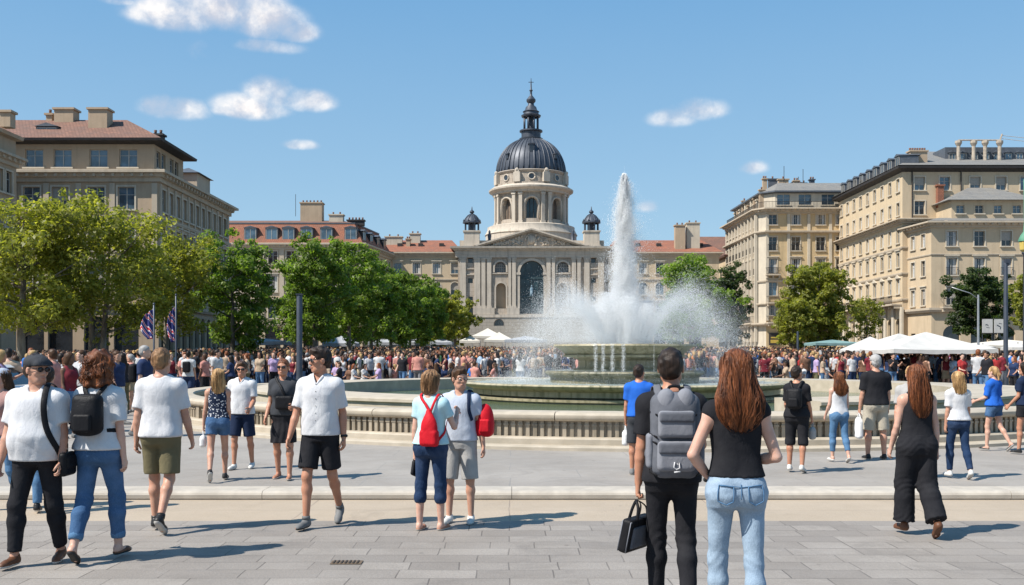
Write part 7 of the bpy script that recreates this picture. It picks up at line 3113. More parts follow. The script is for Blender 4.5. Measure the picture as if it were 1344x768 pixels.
def strap_part(name, parent, fin, shell_, pts, m, w=.022, th=.22, dist=.005, project=True, n=28):
  q = np.array(spl(pts, n))
  if project:
    q = push_out(shell_, q, dist)
  # normals for strap orientation
  e = .004
  mb = MB()
  prev = None
  rings = []
  g = np.stack([shell_.at(q + v3((e, 0, 0))) - shell_.at(q - v3((e, 0, 0))), shell_.at(q + v3((0, e, 0))) - shell_.at(q - v3((0, e, 0))), shell_.at(q + v3((0, 0, e))) - shell_.at(q - v3((0, 0, e)))], 1)
  g /= np.linalg.norm(g, axis=1)[:, None] + 1e-9
  vs = []
  k = 8
  for i in range(len(q)):
    t = unit(q[min(i + 1, len(q) - 1)] - q[max(i - 1, 0)])
    nn = g[i] - t * (g[i] @ t)
    nn = unit(nn)
    s_ = np.cross(t, nn)
    for j in range(k):
      a = 2 * PI * j / k
      vs.append(q[i] + s_ * w * math.cos(a) + nn * w * th * math.sin(a))
  fs = []
  for i in range(len(q) - 1):
    for j in range(k):
      r = (j + 1) % k
      fs.append((i * k + j, i * k + r, (i + 1) * k + r, (i + 1) * k + j))
  return np_mesh(name, fin(np.array(vs)), np.array(fs), m, None, parent)
# ================================================================ the crowd
def attr_mat(name, prop, rough=.85, gain=1.0, attr='OBJECT'):
  m, nt, b = new_mat(name)
  a = N(nt, 'ShaderNodeAttribute')
  a.attribute_type = attr
  a.attribute_name = prop
  n = noise(nt, coords(nt), 9, 3)
  col = mixc(nt, ramp(nt, n, .35, .7, 0, .3), a.outputs['Color'], (0, 0, 0))
  nt.links.new(col, b.inputs['Base Color'])
  b.inputs['Roughness'].default_value = rough
  b.inputs['Specular IOR Level'].default_value = .2
  return m
A_SKIN = attr_mat('crowd_skin', 'skin_colour', .55)
A_HAIR = attr_mat('crowd_hair', 'hair_colour', .5)
A_TOP = attr_mat('crowd_top', 'top_colour')
A_BOT = attr_mat('crowd_bottom', 'bottom_colour')
CM = [A_SKIN, A_HAIR, A_TOP, A_BOT, M_SHOEG, C_BLACK_N]
def crowd_proto(B, hair, topk, botk, h=.027, pack=False):
  parts = []
  V, F = B.body(h, feet=False)
  parts.append((V, F, 0))
  V, F = B.head_mesh(.015, not B.f)
  parts.append((rot_head(V, B.hc, *B.head), F, 0))
  V, F = g_hair(hair, .016)
  parts.append((rot_head(V, B.hc, *B.head), F, 1))
  if topk == 'tank':
    V, F = g_tank(B, h * .8, .94, .018)
  else:
    V, F = g_top(B, h * .8, .7 if topk == 'tee' else 1.9, .90, .024)
  parts.append((V, F, 2))
  if botk == 'skirt':
    V, F = g_skirt(B, h * .8, .55, .018, .03)
  else:
    V, F = g_bottom(B, h * .8, {'short': .6, 'knee': .95, 'long': 1.93}[botk], .018, .01)
  parts.append((V, F, 3))
  for sd in (-1, 1):
    V, F, mi = g_shoe(B, sd, .018)
    parts.append((V, F, 4))
  if pack:
    V, F = Sdf([bxp((0, -.20 + B.yc(1.2), 1.22), (.13, .075, .18), .05)]).mesh(h)
    parts.append((V, F, 5))
  V, F, mi = merge(parts)
  V = V - v3((0, 0, B.drop if not B.sit else 0))
  o = np_mesh('person', V, F, CM, mi, None, True, False)
  return o.data
SIT = dict(arms=((30, 8, 40), (26, 8, 50)), legs=((82, -5, 10, 0), (86, 4, 8, 0)))
PR = []
specs = [
  (Body(False, 1.0, arms=((6, 6, 12), (-4, 7, 14)), legs=((2, 0, 3, 0), (-2, -4, 3, 0)), head=(20, 0)), 'short', 'tee', 'knee', 'standing'),
  (Body(True, 1.0, arms=((10, 6, 50), (4, 7, 20)), legs=((3, -2, 2, 0), (-3, -6, 2, 0)), head=(-20, 4)), 'long', 'tee', 'long', 'standing'),
  (Body(False, 1.08, arms=((-12, 8, 14), (16, 8, 20)), legs=((16, 2, 2, 0), (-10, -24, 2, 18)), head=(0, 0)), 'short', 'tee', 'long', 'walking'),
  (Body(True, .95, arms=((14, 6, 20), (-12, 7, 14)), legs=((-9, -24, 2, 18), (15, 2, 2, 0)), head=(10, 0)), 'mid', 'tank', 'short', 'walking'),
  (Body(True, 1.05, arms=((30, 8, 90), (6, 7, 20)), legs=((2, 0, 2, 0), (0, -3, 2, 0)), head=(30, -6)), 'bob', 'tank', 'skirt', 'standing'),
  (Body(False, .98, arms=((35, 6, 95), (32, 6, 98)), legs=((3, 0, 4, 0), (-2, -4, 4, 0)), head=(0, 5)), 'tousled', 'tee', 'long', 'holding a phone up'),
  (Body(False, 1.12, .04, arms=((2, 10, 14), (4, 10, 14)), legs=((1, -2, 5, 0), (0, -2, 5, 0)), head=(-40, 0)), 'short', 'tee', 'knee', 'standing'),
  (Body(True, 1.0, arms=((4, 8, 16), (8, 8, 70)), legs=((4, 0, 2, 0), (-4, -10, 2, 4)), head=(-30, 0)), 'pony', 'tee', 'short', 'standing'),
  (Body(False, 1.0, arms=((4, 8, 16), (-4, 8, 20)), legs=((12, 2, 2, 0), (-8, -20, 2, 12)), head=(5, 0)), 'short', 'tee', 'knee', 'walking'),
  (Body(True, 1.0, sit=True, **SIT), 'long', 'tee', 'long', 'sitting'),
  (Body(False, 1.0, sit=True, **SIT), 'short', 'tee', 'knee', 'sitting'),
]
for i, (B, hr, tk, bk, pose) in enumerate(specs):
  PR.append((crowd_proto(B, hr, tk, bk, pack=(i == 8)), B.f, pose, hr, {'knee': 'shorts', 'short': 'hotpants', 'long': 'trousers', 'skirt': 'skirt'}[bk], i == 8, B))
TOPS = [('white', (.52, .52, .52), 17), ('pale grey', (.45, .45, .46), 7), ('black', (.016, .016, .02), 21), ('navy blue', (.02, .035, .09), 10), ('bright blue', (.04, .15, .45), 5), ('pale blue', (.34, .46, .60), 7), ('red', (.36, .035, .035), 3), ('salmon pink', (.50, .23, .19), 12), ('brown', (.16, .085, .055), 8), ('beige', (.42, .32, .23), 9), ('orange', (.55, .20, .06), 2), ('dark green', (.03, .08, .04), 2), ('maroon', (.16, .02, .03), 8), ('mustard', (.45, .30, .06), 1), ('lilac', (.40, .30, .48), 2)]
BOTS = [('black', (.016, .016, .02), 8), ('dark blue', (.018, .035, .085), 9), ('mid blue', (.08, .16, .29), 7), ('khaki', (.36, .30, .21), 4), ('grey', (.18, .18, .19), 3), ('white', (.62, .62, .60), 2), ('olive', (.12, .11, .06), 2)]
HAIRS = [('dark', (.018, .012, .009), 10), ('brown', (.07, .035, .018), 9), ('auburn', (.20, .065, .025), 3), ('blond', (.42, .27, .12), 4), ('grey', (.32, .31, .30), 1)]
SKINS = [(.52, .30, .21), (.46, .25, .17), (.58, .36, .27), (.33, .17, .11), (.14, .075, .05)]
RC = random.Random(23)
def pick(L, n=None):
  s = sum(x[2] for x in L)
  r = RC.random() * s
  for x in L:
    r -= x[2]
    if r <= 0:
      return x
  return L[0]
def in_fountain(x, y, m=1.0):
  return math.hypot(x - FC[0], y - FC[1]) < 13.6 + m
def blocked(x, y):
  """keep tree trunks, tents' legs and buildings free"""
  if y > 147 or in_fountain(x, y, .6):
    return True
  if x < -27.5 and y > 56 or x < -20 and y > 133:
    return True
  if x > 44.5 and y > 108 or x > 34 and y > 136.5:
    return True
  return False
def where(px_, d):
  if d < 30:
    return 'just behind the walkers'
  zones = [(130, 'far left'), (260, 'under plane trees'), (400, 'left of grey column'), (520, 'right of grey column'), (640, 'left of fountain'), (930, 'behind fountain'), (1080, 'right of fountain'), (1190, 'near leaning tree'), (1290, 'near large tent'), (2000, 'far right')]
  for lim, t in zones:
    if px_ < lim:
      return t
used_labels = {}
cands = []
pos = []
def far_enough(x, y, r):
  for (a, b_) in pos:
    if (a - x) ** 2 + (b_ - y) ** 2 < r * r:
      return False
  return True
def try_add(px_, d, r=.55, proto=None, seat=None):
  x = wx(px_, d)
  if blocked(x, d):
    return False
  if not far_enough(x, d, r):
    return False
  pos.append((x, d))
  cands.append((px_, d, x, proto, seat))
  return True
# near left: people strolling between the walkers and the trees
n_ = 0
t_ = 0
while n_ < 84 and t_ < 4000:
  t_ += 1
  d = 19 + 22 * RC.random() ** .8
  px_ = RC.uniform(-30, 330)
  if d < 24 and px_ > 270:
    continue
  if try_add(px_, d, .75):
    n_ += 1
# left and middle, edge of the big crowd behind the basin
n_ = 0
t_ = 0
while n_ < 98 and t_ < 6000:
  t_ += 1
  d = 41 + 9.5 * RC.random()
  px_ = RC.uniform(150, 690)
  if px_ > 400 and d < 44.5:
    continue
  if try_add(px_, d, .48):
    n_ += 1
# right side
n_ = 0
t_ = 0
while n_ < 72 and t_ < 6000:
  t_ += 1
  d = 43.6 + 5.5 * RC.random()
  px_ = RC.uniform(950, 1360)
  if px_ > 1240 and RC.random() < .5:
    d = RC.uniform(34, 44)
  if try_add(px_, d, .48):
    n_ += 1
# people seated on the ledge edge and ground behind it
for i in range(26):
  for t_ in range(40):
    px_ = RC.uniform(420, 660) if RC.random() < .65 else RC.uniform(985, 1120)
    if try_add(px_, RC.uniform(44.4, 46.6), .6, RC.choice((9, 10)), -.45):
      break
first = {}
for (px_, d, x, proto, seat) in cands[:290]:
  pi = proto if proto is not None else RC.choices(range(9), (3, 3, 2, 2, 3, 2, 2, 2, 1))[0]
  me, fem, pose, hr, bt, pk, B = PR[pi]
  for tries in range(60):
    tp, bo, ha = pick(TOPS), pick(BOTS), pick(HAIRS)
    hl = {'short': 'short', 'tousled': 'tousled', 'long': 'long', 'mid': 'loose', 'bob': 'chin length', 'pony': 'tied back', 'bun': 'tied up'}[hr]
    lab = '%s in %s top and %s %s, %s %s hair, %s' % ({'standing': 'person', 'walking': 'walker', 'sitting': 'seated person'}.get(pose, 'person'), tp[0], bo[0], bt, hl, ha[0], where(px_, d))
    if pose.startswith('holding'):
      lab = lab.replace('person in', 'person filming in')
    if len(lab.split()) > 16:
      continue
    if lab not in used_labels:
      break
  used_labels[lab] = 1
  o = bpy.data.objects.new('person', me)
  COL.objects.link(o)
  z0 = GZ(d)
  s = RC.uniform(.94, 1.05) * (.95 if fem else 1.0)
  o.location = (x, d, z0 + (seat if seat is not None else 0) * s)
  o.scale = (s * RC.uniform(.94, 1.08), s * RC.uniform(.94, 1.08), s)
  a = RC.choice((0, 180, 180, 90, -90, RC.uniform(-180, 180))) + RC.uniform(-30, 30)
  o.rotation_euler = (0, 0, R(a))
  o['top_colour'] = tp[1]
  o['bottom_colour'] = bo[1]
  o['hair_colour'] = ha[1]
  o['skin_colour'] = RC.choices(SKINS, (4, 4, 3, 2, 1))[0]
  tag(o, lab, 'person', 'people of the crowd on the square')
# everyone farther back reads as one mass
C_SKIN = attr_mat('mass_skin', 'mass_colour', .6, attr='GEOMETRY')
def lowres(fem, k):
  """one continuous low figure, about 130 faces, with a colour zone per part"""
  parts = []
  def add(mb, zone):
    V, F, M = mb_quads(mb)
    parts.append((V, F, zone))
  mb = MB()
  mb.ball((0, 0, 1.62), (.08, .10, .12), 6, 5)
  add(mb, 0)
  mb = MB()
  mb.ball((0, -.02, 1.66), (.09, .11, .10), 6, 4)
  if fem:
    mb.tube([(0, -.06, 1.66), (0, -.10, 1.40)], [.09, .06], 6)
  add(mb, 1)
  mb = MB()
  w = .16 if fem else .19
  mb.tube([(0, 0, .92), (0, 0, 1.1), (0, 0, 1.32), (0, 0, 1.44), (0, 0, 1.5)], [w * .95, w * .88, w * 1.05, w * .9, w * .35], 8, 0, (1, .62), (1, 0, 0))
  for sd in (-1, 1):
    mb.tube([(sd * (w + .0), 0, 1.42), (sd * (w + .06), .02, 1.2)], [.055, .05], 5)
  add(mb, 2)
  mb = MB()
  for sd in (-1, 1):
    e = (.02 if k % 2 else .22)
    mb.tube([(sd * (w + .06), .02, 1.22), (sd * (w + .07), .03, 1.12), (sd * (w + .03), .03 + e, .95 + e * .6)], [.04, .038, .028], 5)
  if k % 2 == 0:
    for sd in (-1, 1):
      mb.tube([(sd * .09, 0, .5), (sd * .09, 0, .05)], [.055, .04], 5)
  add(mb, 0)
  mb = MB()
  for sd in (-1, 1):
    mb.tube([(sd * .08, 0, .95), (sd * .09, 0, .48)], [.10, .075], 6)
    if k % 2:
      mb.tube([(sd * .09, 0, .5), (sd * .09, 0, .04)], [.07, .055], 5)
  add(mb, 3)
  return merge(parts)
LOW = [lowres(f, k) for f in (0, 1) for k in (0, 1)]
Vs, Fs, Cs = [], [], []
off_ = 0
cnt = 0
taken = np.array(pos)
g_ = np.random.default_rng(5)
want = CROWD_N
tries = 0
grid = {}
for (a, b_) in pos:
  grid[(int(a / .55), int(b_ / .55))] = 1
while cnt < want and tries < want * 12:
  tries += 1
  d = 48.2 + (124 - 48.2) * g_.random() ** 1.3
  px_ = g_.uniform(-60, 1400)
  if 700 < px_ < 940 and g_.random() < .4:
    continue
  if px_ < 230 and d > 62:
    continue
  x = wx(px_, d)
  if blocked(x, d):
    continue
  if px_ < 420 and g_.random() < .35:
    continue
  key = (int(x / .55), int(d / .55))
  if key in grid:
    continue
  grid[key] = 1
  V, F, Z = LOW[g_.integers(0, 4)]
  a = g_.uniform(0, 2 * PI)
  s = g_.uniform(.92, 1.05)
  ca, sa = math.cos(a) * s, math.sin(a) * s
  V2 = np.stack([V[:, 0] * ca - V[:, 1] * sa + x, V[:, 0] * sa + V[:, 1] * ca + d, V[:, 2] * s + GZ(d)], 1)
  Vs.append(V2)
  Fs.append(F + off_)
  off_ += len(V)
  cols = np.array([RC.choices(SKINS, (4, 4, 3, 2, 1))[0], pick(HAIRS)[1], pick(TOPS)[1], pick(BOTS)[1]])
  Cs.append(cols[Z])
  cnt += 1
mo = np_mesh('crowd', np.concatenate(Vs), np.concatenate(Fs), C_SKIN, None, None, False)
fc = np.repeat(np.concatenate(Cs), 4, axis=0)
ca_ = mo.data.color_attributes.new('mass_colour', 'FLOAT_COLOR', 'CORNER')
ca_.data.foreach_set('color', np.concatenate([fc, np.ones((len(fc), 1))], 1).astype(np.float32).ravel())
tag(mo, 'dense far crowd of hundreds of people filling the back of the square', 'crowd', kind='stuff')
# ================================================================ the people near the camera
def belt_piece(z, col_w=.022):
  def f(mb, B):
    T = np.array(B.torso)
    a = np.interp(z, T[:, 0], T[:, 1]) + .030
    b = np.interp(z, T[:, 0], T[:, 2]) + .030
    y = np.interp(z, T[:, 0], T[:, 3])
    pts = [(a * math.cos(t), y + b * math.sin(t), z) for t in np.linspace(0, 2 * PI, 33)]
    mb.tube(pts, col_w, 6, 0, (1, .25), (0, 0, 1))
  return f
# --- heavy-set man in white T-shirt and black cap, coming towards us
B = Body(False, 1.13, .05, arms=((4, 8, 14), (6, 10, 10)), legs=((-4, -16, 4, 8), (14, 4, 4, 0)), head=(62, -4), curl=(35, 30))
big_man = make_person('heavy set man in white T-shirt, black trousers and dark flat cap', wx(49, 8.3), 8.3, 180, 1.74, B, 'warm', ('short', 'dark'),
            [('shirt', g_top(B, .0105, .75, .87, .020, seed=1, A=.0075, slack=.7), C_WHITE)], [('trousers', g_bottom(B, .0115, 1.93, .012, 0, 1.0), C_BLACK)], ('trainer', M_SHOEBR),
            [('cap', 'flat', C_DARK), ('sunglasses',)])
T, s, fin = big_man
S = torso_shell(B, .034)
bag = thing('shoulder_bag', 'black shoulder bag with long strap on the man in the flat cap', 'bag', T.location, T.rotation_euler.z)
strap_part('strap', bag, fin, S, [(-.23, .06, .90), (-.16, .16, 1.12), (-.115, .13, 1.33), (-.10, 0, 1.50), (-.12, -.12, 1.34), (-.17, -.13, 1.12), (-.25, -.04, .90)], C_BLACK_N, .024, .18, .008)
V, F = Sdf([bxp((-.262, .02, .84), (.035, .115, .10), .03)]).mesh(.012)
np_mesh('bag_body', fin(V), F, C_BLACK_N, None, bag)
V, F = Sdf([bxp((-.292, .02, .86), (.018, .09, .055), .016)]).mesh(.010)
np_mesh('flap', fin(V), F, C_BLACK_N, None, bag)
def backpack(label, person, B, col, kind='small', straps=True, cz=1.24, loose=.034, col2=None):
  T, s, fin = person
  S = torso_shell(B, loose)
  o = thing('backpack', label, 'backpack', T.location, T.rotation_euler.z)
  yb = -.21 + B.yc(1.25)
  col2 = col2 or col
  if kind == 'small':
    P = [bxp((0, yb, cz), (.125, .070, .17), .06), ell((0, yb - .03, cz - .03), (.118, .070, .15), .04)]
    V, F = Sdf(P, folds(.004, 3)).mesh(.011)
    np_mesh('pack_body', fin(V), F, col, None, o)
    V, F = Sdf([bxp((0, yb - .098, cz - .07), (.078, .020, .075), .02)], folds(.002, 2)).mesh(.010)
    np_mesh('front_pocket', fin(V), F, col2, None, o)
    mb = MB()
    mb.tube(spl([(-.10, yb - .055, cz - .08), (-.105, yb - .05, cz + .03), (-.06, yb - .05, cz + .135), (0, yb - .052, cz + .155), (.06, yb - .05, cz + .135), (.105, yb - .05, cz + .03), (.10, yb - .055, cz - .08)], 24), .0045, 6)
    mb.v = [tuple(fin(v3(v))) for v in mb.v]
    mb.build('zip', M_SOLED, o, True)
    w0 = .085
    lo = cz - .14
  elif kind == 'hiking':
    P = [bxp((0, yb - .01, cz), (.155, .085, .27), .07), ell((0, yb - .04, cz + .13), (.13, .075, .12), .05)]
    V, F = Sdf(P, folds(.0065, 5)).mesh(.0105)
    np_mesh('pack_body', fin(V), F, col, None, o)
    for (x_, z_, hx, hz, q, dp) in ((0, .075, .115, .085, .025, .03), (0, -.125, .120, .095, .03, .035)):
      V, F = Sdf([bxp((x_, yb - .108, cz + z_), (hx, dp, hz), q)], folds(.003, 4 + z_)).mesh(.0095)
      np_mesh('front_pocket', fin(V), F, col2, None, o)
      V, F = Sdf([bxp((x_, yb - .108 - dp, cz + z_ + hz * .55), (hx * .96, .012, hz * .38), .011)], folds(.002, 9)).mesh(.0085)
      np_mesh('pocket_flap', fin(V), F, col, None, o)
    for sx in (-1, 1):
      V, F = Sdf([ell((sx * .06, yb - .06, cz + .215), (.062, .05, .085), .03)], folds(.004, 7 + sx)).mesh(.0095)
      np_mesh('top_pocket', fin(V), F, col2, None, o)
      V, F = Sdf([bxp((sx * .160, yb - .01, cz - .10), (.022, .055, .11), .02)], folds(.003, 2 + sx)).mesh(.010)
      np_mesh('side_pocket', fin(V), F, col2, None, o)
      for zz in (.02, -.02, -.22, .16):
        mb = MB()
        mb.tube([(sx * .157, yb + .05, cz + zz), (sx * .163, yb - .03, cz + zz - .012), (sx * .120, yb - .10, cz + zz - .03)], .008, 6, 0, (1, .3))
        mb.v = [tuple(fin(v3(v))) for v in mb.v]
        mb.build('compression_strap', C_BLACK_N, o, True)
    # stitched mark low on the pack
    mb = MB()
    pts = [(-.016, -.158), (-.022, -.19), (-.006, -.205), (.016, -.195), (.012, -.160), (-.002, -.172)]
    mb.tube([(px_, yb - .150, cz + z_) for px_, z_ in pts], .0048, 5)
    mb.tube([(-.02, yb - .150, cz - .222), (.018, yb - .150, cz - .218)], .0048, 5)
    mb.v = [tuple(fin(v3(v))) for v in mb.v]
    mb.build('stitched_mark', C_WHITE, o, True)
    # grab handle and seams
    mb = MB()
    mb.tube(spl([(-.04, yb + .03, cz + .26), (-.03, yb + .03, cz + .305), (.03, yb + .03, cz + .305), (.04, yb + .03, cz + .26)], 12), .010, 6, 0, (1, .4))
    mb.v = [tuple(fin(v3(v))) for v in mb.v]
    mb.build('handle', C_BLACK_N, o, True)
    w0 = .09
    lo = cz - .2
  if straps:
    for sx in (-1, 1):
      strap_part('strap', o, fin, S, [(sx * .05, yb + .07, min(cz + .16, 1.40)), (sx * w0, -.09, 1.46), (sx * .10, .0, 1.50), (sx * .115, .12, 1.36), (sx * .145, .13, 1.20), (sx * .19, .02, 1.10), (sx * .13, yb + .07, max(lo, 1.03))],
             col, .026 if kind == 'hiking' else .020, .25, .006)
  return o
# --- woman with curly auburn hair and a small black backpack
B = Body(True, 1.04, arms=((16, 10, 14), (-6, 9, 10)), legs=((-9, -28, 1, 34), (12, 2, 3, 0)), head=(-8, 0), curl=(35, 30))
p = make_person('woman with curly auburn hair, white T-shirt and rolled-up blue jeans, seen from behind', wx(131, 8.45), 8.45, -4, 1.73, B, 'fair', ('curly', 'auburn'),
        [('shirt', g_top(B, .0105, .78, .93, .022, seed=2, A=.0065, slack=.6), C_WHITE)], [('trousers', g_bottom(B, .0105, 1.80, .009, .004, 1.03, 3, .0045, .003), C_JEAN)], ('flat', M_SHOEBR, M_SOLED),
        [('cuff', .76, .060, C_JEANM), ('watch', -1)], seed=2)
backpack('small black backpack on the woman with curly auburn hair', p, B, C_BLACK_N, 'small')
# --- man in white T-shirt and olive shorts
B = Body(False, 1.02, arms=((-8, 8, 12), (8, 10, 12)), legs=((9, 1, 0, 0), (-4, -34, 0, 38)), head=(-10, 0), curl=(35, 35))
make_person('man in white T-shirt and olive shorts walking away, short sandy hair', wx(212, 9.85), 9.85, 0, 1.79, B, 'warm', ('short', 'sandy'),
      [('shirt', g_top(B, .0115, .78, .90, .020, seed=4, A=.006), C_WHITE)], [('shorts', g_bottom(B, .0115, .86, .014, .014, 1.0, 3), C_OLIVE)], ('trainer', M_SHOEB), [('sock', .10, M_SHOEB)])
# --- white shirt, black shorts, sunglasses: the man walking towards us
B = Body(False, .97, arms=((-14, 8, 22), (10, 12, 10)), legs=((-9, -34, 2, 34), (13, 3, 2, 0)), head=(-52, -4), curl=(40, 35))
def collar(mb, B):
  y = B.yc(1.46)
  for sd in (-1, 1):
    mb.tube(spl([(sd * .008, y + .105, 1.385), (sd * .045, y + .070, 1.452), (sd * .066, y - .005, 1.492), (sd * .03, y - .062, 1.502), (0, y - .068, 1.503)], 16), .020, 6, 0, (1, .3), (0, 0, 1))
white_man = make_person('man in white short sleeved shirt, black shorts and sunglasses walking towards the camera', wx(420, 10.05), 10.05, 172, 1.81, B, 'tan', ('tousled', 'dark'),
            [('shirt', g_top(B, .0095, .80, .90, .017, neck=1.475, seed=5, A=.0065, vneck=.75), C_WHITE)], [('shorts', g_bottom(B, .0105, .80, .013, .016, 1.0, 5), C_BLACK)], ('trainer', M_SHOEG, M_SOLED),
            [('sunglasses',), ('watch', -1), ('detail', 'collar', collar, C_WHITE), ('buttons', C_GREYS), ('sock', .08, M_SHOEG)])
# --- woman with pale blue T-shirt and red backpack, seen from behind
B = Body(True, 1.03, arms=((-6, 6, 12), ('v', (.30, .30, -.85), (-.25, .85, .65))), legs=((-2, -4, 3, 0), (5, 2, 1, 0)), head=(-15, 0), curl=(60, 60))
p = make_person('woman in pale blue T-shirt and dark cropped jeans with a red bag on her shoulder', wx(566, 9.9), 9.9, -22, 1.59, B, 'fair', ('bob', 'sandy'),
        [('shirt', g_top(B, .0115, .55, .95, .014, seed=7, A=.005, slack=.35), C_LIGHT)], [('trousers', g_bottom(B, .0115, 1.45, .010, .0, 1.02, 3), C_JEAND)], ('flat', M_SANDAL), seed=4)
T, s, fin = p
S = torso_shell(B, .028)
o = thing('shoulder_bag', 'red drawstring bag on the back of the woman in the pale blue T-shirt', 'bag', T.location, T.rotation_euler.z)
V, F = Sdf([ell((.075, -.20, 1.13), (.095, .055, .15), .04), bxp((.075, -.20, 1.03), (.105, .052, .09), .04), cap((.06, -.17, 1.26), (.05, -.16, 1.31), .045, .03, .04)], folds(.006, 1)).mesh(.0105)
np_mesh('bag_body', fin(V), F, C_RED, None, o)
strap_part('strap', o, fin, S, [(.11, -.16, 1.02), (.04, -.12, 1.31), (-.07, -.08, 1.45), (-.09, .0, 1.48), (-.03, .11, 1.33)], C_RED, .016, .3, .006)
strap_part('strap', o, fin, S, [(.05, -.14, 1.28), (.10, -.10, 1.43), (.115, .0, 1.49), (.13, .10, 1.33), (.17, .02, 1.12), (.15, -.13, 1.0)], C_RED, .014, .3, .006)
o = thing('purse', 'small black purse held in the left hand of the woman in pale blue', 'purse', T.location, T.rotation_euler.z)
hp = B.wr[-1] + B.fw[-1] * .15
V, F = Sdf([bxp(hp + v3((0, .0, -.045)), (.022, .065, .085), .02, M=np.array(Matrix.Rotation(R(18), 3, 'X')))]).mesh(.010)
np_mesh('purse_body', fin(V), F, C_BLACK_N, None, o)
mb = MB()
mb.tube(spl([hp + v3((.0, -.03, .03)), hp + v3((0, -.03, .07)), hp + v3((0, .02, .07)), hp + v3((0, .03, .03))], 12), .006, 6)
mb.v = [tuple(fin(v3(v))) for v in mb.v]
mb.build('wrist_strap', C_BLACK_N, o, True)
# --- man beside her with glasses and red backpack over one shoulder
B = Body(False, .98, arms=((-4, 12, 8), (8, 4, 60)), legs=((2, -2, 4, 0), (3, 0, 4, 0)), head=(36, -3), curl=(35, 35))
p = make_person('man in grey-blue T-shirt and grey shorts with glasses, red backpack over his shoulder', wx(604, 10.35), 10.35, 170, 1.61, B, 'warm', ('tousled', 'brown'),
        [('shirt', g_top(B, .0115, .6, .93, .018, seed=8, A=.006), C_GREYBLUE)], [('shorts', g_bottom(B, .0115, .98, .016, .012, 1.0, 5), C_GREYS)], ('trainer', M_SHOEW), [('glasses',)])
T, s, fin = p
S = torso_shell(B, .03)
o = thing('backpack', 'round red backpack hanging from the shoulder of the man with glasses', 'backpack', T.location, T.rotation_euler.z)
V, F = Sdf([ell((-.275, -.06, 1.16), (.10, .10, .185), .05), bxp((-.27, -.06, 1.08), (.10, .09, .11), .06)], folds(.006, 4)).mesh(.0115)
np_mesh('pack_body', fin(V), F, C_RED, None, o)
V, F = Sdf([bxp((-.285, .035, 1.10), (.06, .02, .075), .018)], folds(.002, 4)).mesh(.010)
np_mesh('front_pocket', fin(V), F, C_RED, None, o)
strap_part('strap', o, fin, S, [(-.17, .10, 1.16), (-.13, .13, 1.30), (-.11, .02, 1.49), (-.13, -.10, 1.38), (-.20, -.12, 1.20)], C_NAVY, .020, .25, .006)
# --- man with the big grey backpack
B = Body(False, .95, arms=((-2, 7, 10), (14, 8, 48, 12)), legs=((8, 2, 1, 0), (-3, -28, 1, 30)), head=(-14, 0), curl=(75, 40))
p = make_person('man in black T-shirt and black trousers seen from behind with short dark hair, nearest man', wx(881, 6.6), 6.6, -3, 1.76, B, 'tan', ('short', 'dark'),
        [('shirt', g_top(B, .009, .72, .88, .018, seed=3, A=.006), C_BLACK)], [('trousers', g_bottom(B, .0095, 1.96, .010, .0, 1.0, 2, .0055), C_BLACK)], ('trainer', M_SHOEB), h=.009, seed=3)
backpack('large grey hiking backpack with pockets on the man in black', p, B, C_GREY_N, 'hiking', cz=1.20, col2=C_GREY_N2)
T, s, fin = p
o = thing('laptop_bag', 'black laptop bag held low in the hand of the backpack man', 'bag', T.location, T.rotation_euler.z)
hp = B.wr[-1] + B.fw[-1] * .105
c = hp + v3((-.01, .02, -.235))
Mr = np.array(Matrix.Rotation(R(-12), 3, 'X') @ Matrix.Rotation(R(-58), 3, 'Z'))
Mi = Mr.T
V, F = Sdf([bxp(c, (.155, .038, .112), .022, M=Mr)], folds(.0035, 3)).mesh(.0095)
np_mesh('bag_body', fin(V), F, C_BLACK_N, None, o)
for k, (a, sy) in enumerate(((0, -1), (0, 1))):
  mb = MB()
  pts = spl([c + Mi @ v3((-.07, sy * .030, .10)), c + Mi @ v3((-.055, sy * .02, .15)) * 1.0 + v3((0, 0, .03)), hp + v3((0, sy * .006, -.015)), c + Mi @ v3((.055, sy * .02, .15)) + v3((0, 0, .03)), c + Mi @ v3((.07, sy * .030, .10))], 24)
  mb.tube(pts, .010, 6, 0, (1, .35))
  mb.v = [tuple(fin(v3(v))) for v in mb.v]
  mb.build('handle', C_BLACK_N, o, True)
V, F = Sdf([bxp(c + Mi @ v3((0, .038, -.01)), (.12, .012, .075), .012, M=Mr), bxp(c + Mi @ v3((0, -.038, -.01)), (.12, .012, .075), .012, M=Mr)], folds(.002, 3)).mesh(.0085)
np_mesh('side_pocket', fin(V), F, C_GREY_N, None, o)
mb = MB()
for sy in (-1, 1):
  mb.tube([c + Mi @ v3((-.154, sy * .03, -.105)), c + Mi @ v3((-.156, sy * .03, .10)), c + Mi @ v3((.156, sy * .03, .10)), c + Mi @ v3((.154, sy * .03, -.105))], .004, 5)
mb.v = [tuple(fin(v3(v))) for v in mb.v]
mb.build('piping', C_GREY_N2, o, True)
